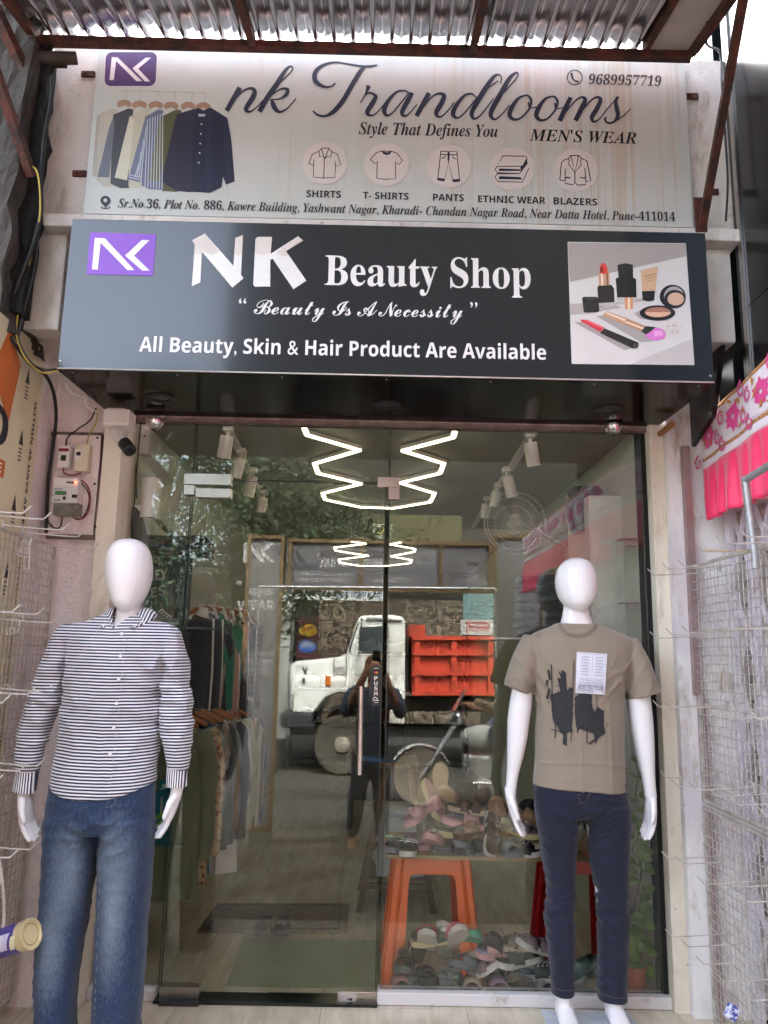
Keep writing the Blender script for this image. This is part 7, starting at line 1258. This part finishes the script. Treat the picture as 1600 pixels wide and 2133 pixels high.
MB().ball((c.x+.72, -YM, c.z+.46), (.26, .13, .14), 20, 12).build('tank', M_bw, mk, True); MB().loft([[(x, -YM+w*math.cos(a), z+.05*math.sin(a)) for a in [2*math.pi*i/12 for i in range(12)]] for x, w, z in ((c.x+.92, .10, c.z+.45), (c.x+1.2, .13, c.z+.45), (c.x+1.6, .1, c.z+.52))]).build('seat', M_blk, mk, True); MB().box((c.x+.68, -YM, c.z+.1), (.36, .24, .34)).build('engine', M_alu, mk, bevel=.04); MB().tube([(c.x+.6, -YM+.12, c.z-.05), (c.x+1.1, -YM+.15, c.z-.08), (c.x+1.6, -YM+.16, c.z+.02)], [.025, .04, .05], 12).build('exhaust', M_chr, mk, True)
for p, q_ in (((c.x+.48, -YM, c.z+.6), (c.x+.6, -YM, c.z+.0)), ((c.x+.48, -YM, c.z+.6), (c.x+1.3, -YM, c.z+.4)), ((c.x+.75, -YM, c.z-.05), (c.x+1.28, -YM, c.z))): MB().tube([p, q_], .022, 8).build('frame_tube', M_blk, mk, True)
# rider
def limbs(name, L, m, parent, vox=.014, smooth=4):
    mb = MB()
    for pts, rr in L: mb.tube(catmull([tuple(p)+(0,)*0 for p in pts], 4), [x[0] for x in catmull([(r,) for r in rr], 4)] if len(rr) > 2 else rr, 14)
    return fuse(name, mb, m, parent, vox, smooth)
M_skin = mat('brown_skin', '7a5038', .6, var=.06); M_hair = mat('black_hair', '141210', .6, var=.2, vs=40, bump=.5, bs=80); M_jn = cl('riderjeans', '2f3d58'); M_shn = mat('navy_pattern_shirt', '2b3448', .85, var=.5, vs=30, col2='161a26')
def person(label, loc): return thing('person', label, 'person', loc)
def facehead(c, s, parent, fwd, hairlen=.0, sk=M_skin):
    f = Vector(fwd).normalized(); sd = Vector((0, 0, 1)).cross(f).normalized(); T = lambda a, b_, z: Vector(c)+sd*a*s+f*b_*s+Vector((0, 0, z*s)); rr = []
    for z, w, d, o in ((-.125, .03, .03, .03), (-.11, .045, .05, .02), (-.07, .062, .078, .008), (-.02, .072, .092, 0), (.04, .076, .098, -.004), (.085, .066, .085, -.008), (.115, .042, .055, -.01), (.126, .012, .015, -.01)): rr.append([T(w*math.cos(a), o+d*math.sin(a), z) for a in [2*math.pi*i/20 for i in range(20)]])
    mb = MB(); mb.loft(rr); mb.loft([[T(w*math.cos(a), .085+d, z+w*.5*math.sin(a)) for a in [2*math.pi*i/8 for i in range(8)]] for z, w, d in ((.02, .008, .0), (-.01, .011, .012), (-.03, .015, .022), (-.04, .012, .008))])
    for e in (-1, 1): mb.ball(T(e*.076, -.005, -.005), (.012*s, .018*s, .03*s), 10, 6)
    rows = []
    return mb, T
ph = person('person in dark patterned shirt holding up a phone, mirrored in the glass door', (-.04, -3.9, -.285)); yp = -3.92; xp = -.03
mb, T = facehead((xp+.0, yp+.02, 1.315), .95, ph, (0, 1, 0)); PB = mb; zsh = 1.12
for pts, rr in ([[(xp, yp, 1.24), (xp, yp-.01, 1.12), (xp, yp-.02, 1.05)], [.055, .06, .09]], [[(xp-.17, yp, zsh-.04), (xp-.25, yp+.06, .90), (xp-.12, yp+.27, 1.16), (xp-.06, yp+.31, 1.30)], [.055, .048, .036, .03]], [[(xp+.17, yp, zsh-.04), (xp+.25, yp+.06, .90), (xp+.14, yp+.27, 1.16), (xp+.09, yp+.31, 1.30)], [.055, .048, .036, .03]], [[(xp-.09, yp, .5), (xp-.14, yp, .1), (xp-.17, yp-.01, -.22)], [.08, .06, .045]], [[(xp+.09, yp, .5), (xp+.10, yp, .1), (xp+.11, yp-.01, -.22)], [.08, .06, .045]]): PB.tube(catmull([tuple(p) for p in pts], 4), [x[0] for x in catmull([(r,) for r in rr], 4)], 14)
for sx_, tr_ in ((-1, -.17), (1, .11)):
    PB.loft([[(xp+tr_+w*math.cos(a), yp+y, -.285+h+h*math.sin(a)*.98) for a in [2*math.pi*i/12 for i in range(12)]] for y, w, h in ((-.06, .03, .03), (0, .036, .045), (.08, .04, .03), (.15, .042, .016), (.19, .025, .01))])
    hx = xp-.06 if sx_ < 0 else xp+.09
    PB.loft([[(hx+.02*math.cos(a), yp+.31+.035*math.sin(a), z) for a in [2*math.pi*i/12 for i in range(12)]] for z in (1.29, 1.34, 1.385)])
    for k in range(4): PB.tube([(hx-sx_*.0, yp+.285+.018*k, 1.375), (hx-sx_*.012, yp+.29+.018*k, 1.42-.004*k), (hx-sx_*.04, yp+.295+.016*k, 1.435-.004*k)], [.0095, .009, .007], 8)
    PB.tube([(hx-sx_*.01, yp+.285, 1.34), (hx-sx_*.035, yp+.295, 1.375), (hx-sx_*.045, yp+.31, 1.40)], [.012, .01, .007], 8)
fuse('body', PB, M_skin, ph, .006, 3)
mb = MB(); rr = []
for z, w, d, o in ((.0, .080, .06, -.045), (.04, .083, .085, -.022), (.085, .074, .09, -.014), (.12, .05, .06, -.012), (.134, .012, .015, -.01)): rr.append([T(w*math.cos(a), o+d*math.sin(a), z) for a in [2*math.pi*i/20 for i in range(20)]])
mb.loft(rr); mb.build('hair', M_hair, ph, True)
limbs('shirt', [([(xp, yp, .42), (xp, yp, .7), (xp, yp, 1.0), (xp, yp, 1.12)], [.15, .155, .16, .08]), ([(xp-.10, yp, 1.06), (xp-.19, yp, zsh-.06), (xp-.26, yp+.06, .90), (xp-.20, yp+.15, 1.02)], [.09, .075, .062, .055]), ([(xp+.10, yp, 1.06), (xp+.19, yp, zsh-.06), (xp+.26, yp+.06, .90), (xp+.20, yp+.15, 1.02)], [.09, .075, .062, .055])], M_shn, ph)
limbs('trousers', [([(xp-.08, yp, .55), (xp-.12, yp, .2), (xp-.165, yp, -.2)], [.11, .085, .065]), ([(xp+.08, yp, .55), (xp+.095, yp, .2), (xp+.11, yp, -.2)], [.11, .085, .065])], cl('trousers', '1c1c1f'), ph)
mb = MB(); mb.bb(-.042, .038, -3.586, -3.577, 1.375, 1.47); tag(mb.build('phone', mat('phone_black', '0d0d10', .2, coat=.5), None, bevel=.004), 'black phone held up by the person in the patterned shirt', 'phone')
rd = person('person riding the motorbike in a brown jacket and blue jeans', (c.x+1.25, -YM, -.3)); bx, bz = c.x+1.28, c.z+.52; mb, T = facehead((bx-.12, -YM, bz+.78), 1, rd, (-1, 0, 0))
for e in (-1, 1):
    for pts, rr in ([[(bx-.08, -YM+e*.17, bz+.5), (bx-.2, -YM+e*.28, bz+.24), (hb.x+.06, -YM+e*.33, hb.z+.10)], [.05, .042, .032]], [[(bx, -YM+e*.1, bz+.05), (bx-.42, -YM+e*.18, bz+.05), (bx-.32, -YM+e*.17, bz-.4), (bx-.42, -YM+e*.17, bz-.44)], [.08, .06, .045, .035]]): mb.tube(catmull([tuple(p) for p in pts], 4), [x[0] for x in catmull([(r,) for r in rr], 4)], 12)
    for k in range(4): mb.tube([(hb.x+.05, -YM+e*(.30+.018*k), hb.z+.105), (hb.x+.0, -YM+e*(.30+.018*k), hb.z+.11), (hb.x-.02, -YM+e*(.30+.018*k), hb.z+.07)], [.011, .010, .008], 8)
mb.tube([(bx, -YM, bz+.05), (bx-.03, -YM, bz+.3), (bx-.08, -YM, bz+.55), (bx-.1, -YM, bz+.68)], [.13, .14, .1, .05], 14); fuse('body', mb, M_skin, rd, .012, 3)
limbs('jacket', [([(bx, -YM, bz+.02), (bx-.03, -YM, bz+.3), (bx-.08, -YM, bz+.52)], [.15, .165, .13])] + [([(bx-.08, -YM+e*.12, bz+.5), (bx-.13, -YM+e*.24, bz+.36), (bx-.2, -YM+e*.29, bz+.24), (hb.x+.16, -YM+e*.32, hb.z+.13)], [.09, .07, .058, .05]) for e in (-1, 1)], cl('jacket', '5a4432'), rd)
limbs('jeans', [([(bx+.05, -YM+e*.08, bz+.04), (bx-.2, -YM+e*.15, bz+.07), (bx-.42, -YM+e*.18, bz+.03), (bx-.33, -YM+e*.17, bz-.35)], [.12, .1, .08, .065]) for e in (-1, 1)], M_jn, rd); hm = MB().ball((bx-.11, -YM, bz+.83), (.13, .125, .12), 20, 12).build('hair', M_hair, rd, True)
# buildings across the street
ob = thing('opposite_building', 'dark shop building across the street with marbled panels and painted boards', 'building', (4, -13.5, -.3)); M_db = mat('dark_shopfront', '1f1d1c', .9, var=.2, vs=1.5); YO = 12.6
MB().bb(-3.4, 16, -16, -13.4, -.3, 15).build('wall', M_db, ob); MB().bb(-2.4, 16, -13.39, -13.2, 3.9, 4.2).build('slab_edge', M_conc, ob)
m = mat('marbled_panel', '5a5048', .4, var=.3, vs=2); tnm = texn(m, 2.2, 6, (1, 1, 1), .6, 3.5); lk(m, ramp(m, tnm, [(.44, lin('2a2520')), (.5, lin('8a7a68')), (.56, lin('332c28'))]), bsdf(m).inputs['Base Color'])
a, b_ = mir(660, 1400, YO+.6), mir(1000, 1252, YO+.6); MB().bb(a.x, b_.x, -13.3, -13.25, 0, b_.z).build('marbled_panel', m, ob); a, b_ = mir(583, 1520, YO), mir(607, 1240, YO); MB().bb(a.x-.2, b_.x, -13.39, -12.6, -.3, b_.z).build('white_pillar', stucco('pillar_white', 'b9b9b4', 'a9a9a6', '6f6a62', .2), ob)
a, b_ = mir(592, 1248, YO-.4), mir(802, 1228, YO-.4); hsn = thing('shop_board', 'long white board with blue Hindi lettering across the street', 'board', a); MB().bb(a.x, b_.x, -YO+.36, -YO+.4, a.z, b_.z).build('panel', mat('board_white', 'c9cdcc', .6), hsn); text('गूळ व मसाला पदार्थांचे होलसेल व्यापारी', 'plain', (b_.x-.05, -YO+.41, a.z+.02), (a.x+.05, -YO+.41, a.z+.02), (b_.z-a.z)*.85, mat('hindi_blue', '23507a', .6), 'lettering', hsn, off=0)
a, b_ = mir(614, 1372, YO), mir(663, 1285, YO); t = thing('painted_board', 'dark red board with yellow and blue ovals across the street', 'board', a); MB().bb(a.x, b_.x, -YO-.3, -YO-.25, a.z, b_.z).build('panel', mat('maroon_board', '4a1f24', .7), t)
for zf, h, h2 in ((.68, 'c8a52e', 'b5312a'), (.30, '2c52a0', 'd8d8d2')):
    zc = a.z+(b_.z-a.z)*zf; W_ = (b_.x-a.x); MB().prism([((a.x+b_.x)/2+W_*.42*math.cos(q_), -YO-.249, zc+W_*.3*math.sin(q_)) for q_ in [2*math.pi*i/24 for i in range(24)]], (0, .004, 0)).build('oval', ink(h), t); text('तूप मिळेल', 'plain', ((a.x+b_.x)/2+W_*.3, -YO-.24, zc-.08), ((a.x+b_.x)/2-W_*.3, -YO-.24, zc-.08), .2, ink(h2), 'lettering', t, off=0)
a, b_ = mir(752, 1124, YO-.5), mir(962, 1074, YO-.5); t = thing('shop_board', 'yellow shop board with a white square across the street', 'board', a); MB().bb(a.x, b_.x, -YO+.44, -YO+.5, a.z, b_.z).build('panel', mat('board_yellow', '4c4828', .6, var=.08), t); a2, b2 = mir(776, 1122, YO-.5), mir(818, 1092, YO-.5); MB().bb(a2.x, b2.x, -YO+.505, -YO+.515, a2.z, b2.z).build('white_square', ink('8f8e80'), t); text('une', 'sans', (b2.x-.1, -YO+.517, a2.z+.1), (a2.x+.1, -YO+.517, a2.z+.1), (b2.z-a2.z)*.45, ink('b59a22'), 'lettering', t, off=0)
for i, (x0, x1, y0, y1, h) in enumerate(((965, 1030, 1235, 1330, '5f7f80'), (960, 1030, 1292, 1322, 'b9b5b0'))): a, b_ = mir(x0, y1, YO-.2+.1*-i), mir(x1, y0, YO-.2-.1*i); t = thing('goods_display', ('rack of pale blue packets hanging in the opposite shop', 'white banner with red Hindi letters in the opposite shop')[i], ('goods rack', 'banner')[i], a); MB().bb(a.x, b_.x, -YO+.15+.1*i, -YO+.2+.1*i, a.z, b_.z).build('panel', mat('packets%d' % i, h, .6, var=.3, vs=14), t); text('मसाला' if i else 'चहा साखर', 'plain', (b_.x-.1, -YO+.21+.1*i, a.z+.05), (a.x+.1, -YO+.21+.1*i, a.z+.05), (b_.z-a.z)*(.7 if i else .15), ink('9a2030' if i else 'c9cfd0'), 'lettering', t, off=0)
lbb = thing('opposite_building', 'low white building far left across the street with a red lettered signboard', 'building', (-8, -11.5, -.3)); MB().bb(-14, -3.45, -15, -11.2, -.3, 2.2).build('wall', M_db, lbb); a, b_ = mir(395, 1292, 10.4), mir(489, 1195, 10.4); MB().bb(a.x-3, b_.x+.3, -11.0, -10.4, a.z, b_.z+.15).build('signboard', mat('sign_white', 'c3c6c4', .6), lbb); text('मसाले', 'plain', (b_.x-.02, -10.38, a.z+.45), (a.x+.35, -10.38, a.z+.45), .55, ink('7d1f28'), 'lettering', lbb, off=0, bold=.02); MB().bb(a.x+.45, b_.x-.02, -10.39, -10.36, a.z+.03, a.z+.33).build('blue_strip', ink('23358a'), lbb); text('जाहीर सूचना', 'plain', (b_.x-.08, -10.35, a.z+.08), (a.x+.5, -10.35, a.z+.08), .2, ink('d8dae2'), 'lettering', lbb, off=0)
# street tree
def tree(label, base, H, crown, n, seed):
    t = thing('tree', label, 'tree', base); rt = random.Random(seed); b0 = Vector(base); mb = MB(); P = [b0, b0+Vector((.15, .1, H*.35)), b0+Vector((-.05, 0, H*.6)), b0+Vector((.1, 0, H*.8))]; mb.tube(catmull([tuple(p) for p in P], 5), [.22-.012*i for i in range(16)], 10); cs = []
    for k in range(12):
        s_ = P[1].lerp(P[3], rt.random()); d = Vector((rt.gauss(0, 1)*crown[0]*.5, rt.gauss(0, 1)*crown[1]*.5, rt.uniform(-.1, .7)*crown[2])); e = s_+d; mb.tube(catmull([tuple(s_), tuple(s_.lerp(e, .5)+Vector((0, 0, .3))), tuple(e)], 4), [.07-.006*i for i in range(9)], 6); cs += [e, s_.lerp(e, .7)]
    mb.build('trunk', mat('bark', '4a3c2e', .9, var=.2, bump=.6, bs=20), t, True); mb = MB()
    for k in range(n):
        c_ = rt.choice(cs)+Vector((rt.gauss(0, .45), rt.gauss(0, .45), rt.gauss(0, .35))); d = Vector((rt.gauss(0, 1), rt.gauss(0, 1), rt.gauss(-.6, .7))).normalized(); u = d.orthogonal().normalized(); u.rotate(Quaternion(d, rt.uniform(0, 6.28))); L = rt.uniform(.08, .16); mb.face([c_, c_+d*L*.5+u*L*.16, c_+d*L, c_+d*L*.5-u*L*.16])
    mb.build('crown', mat('tree_leaf', '2f4420', .7, var=.3, vs=1.2, col2='15220f'), t, recalc=False)
b0 = mir(470, 1500, 9.2); tree('leafy green street tree across the road, mirrored in the upper left glass', (b0.x, -9.6, -.3), 5.6, (3.0, 2.0, 2.0), 13000, 5); b0 = mir(330, 1500, 8.0); tree('leafy street tree farther left across the road, beside the red lettered signboard', (b0.x-.3, -8.6, -.3), 6.0, (2.4, 1.8, 2.0), 13000, 12)
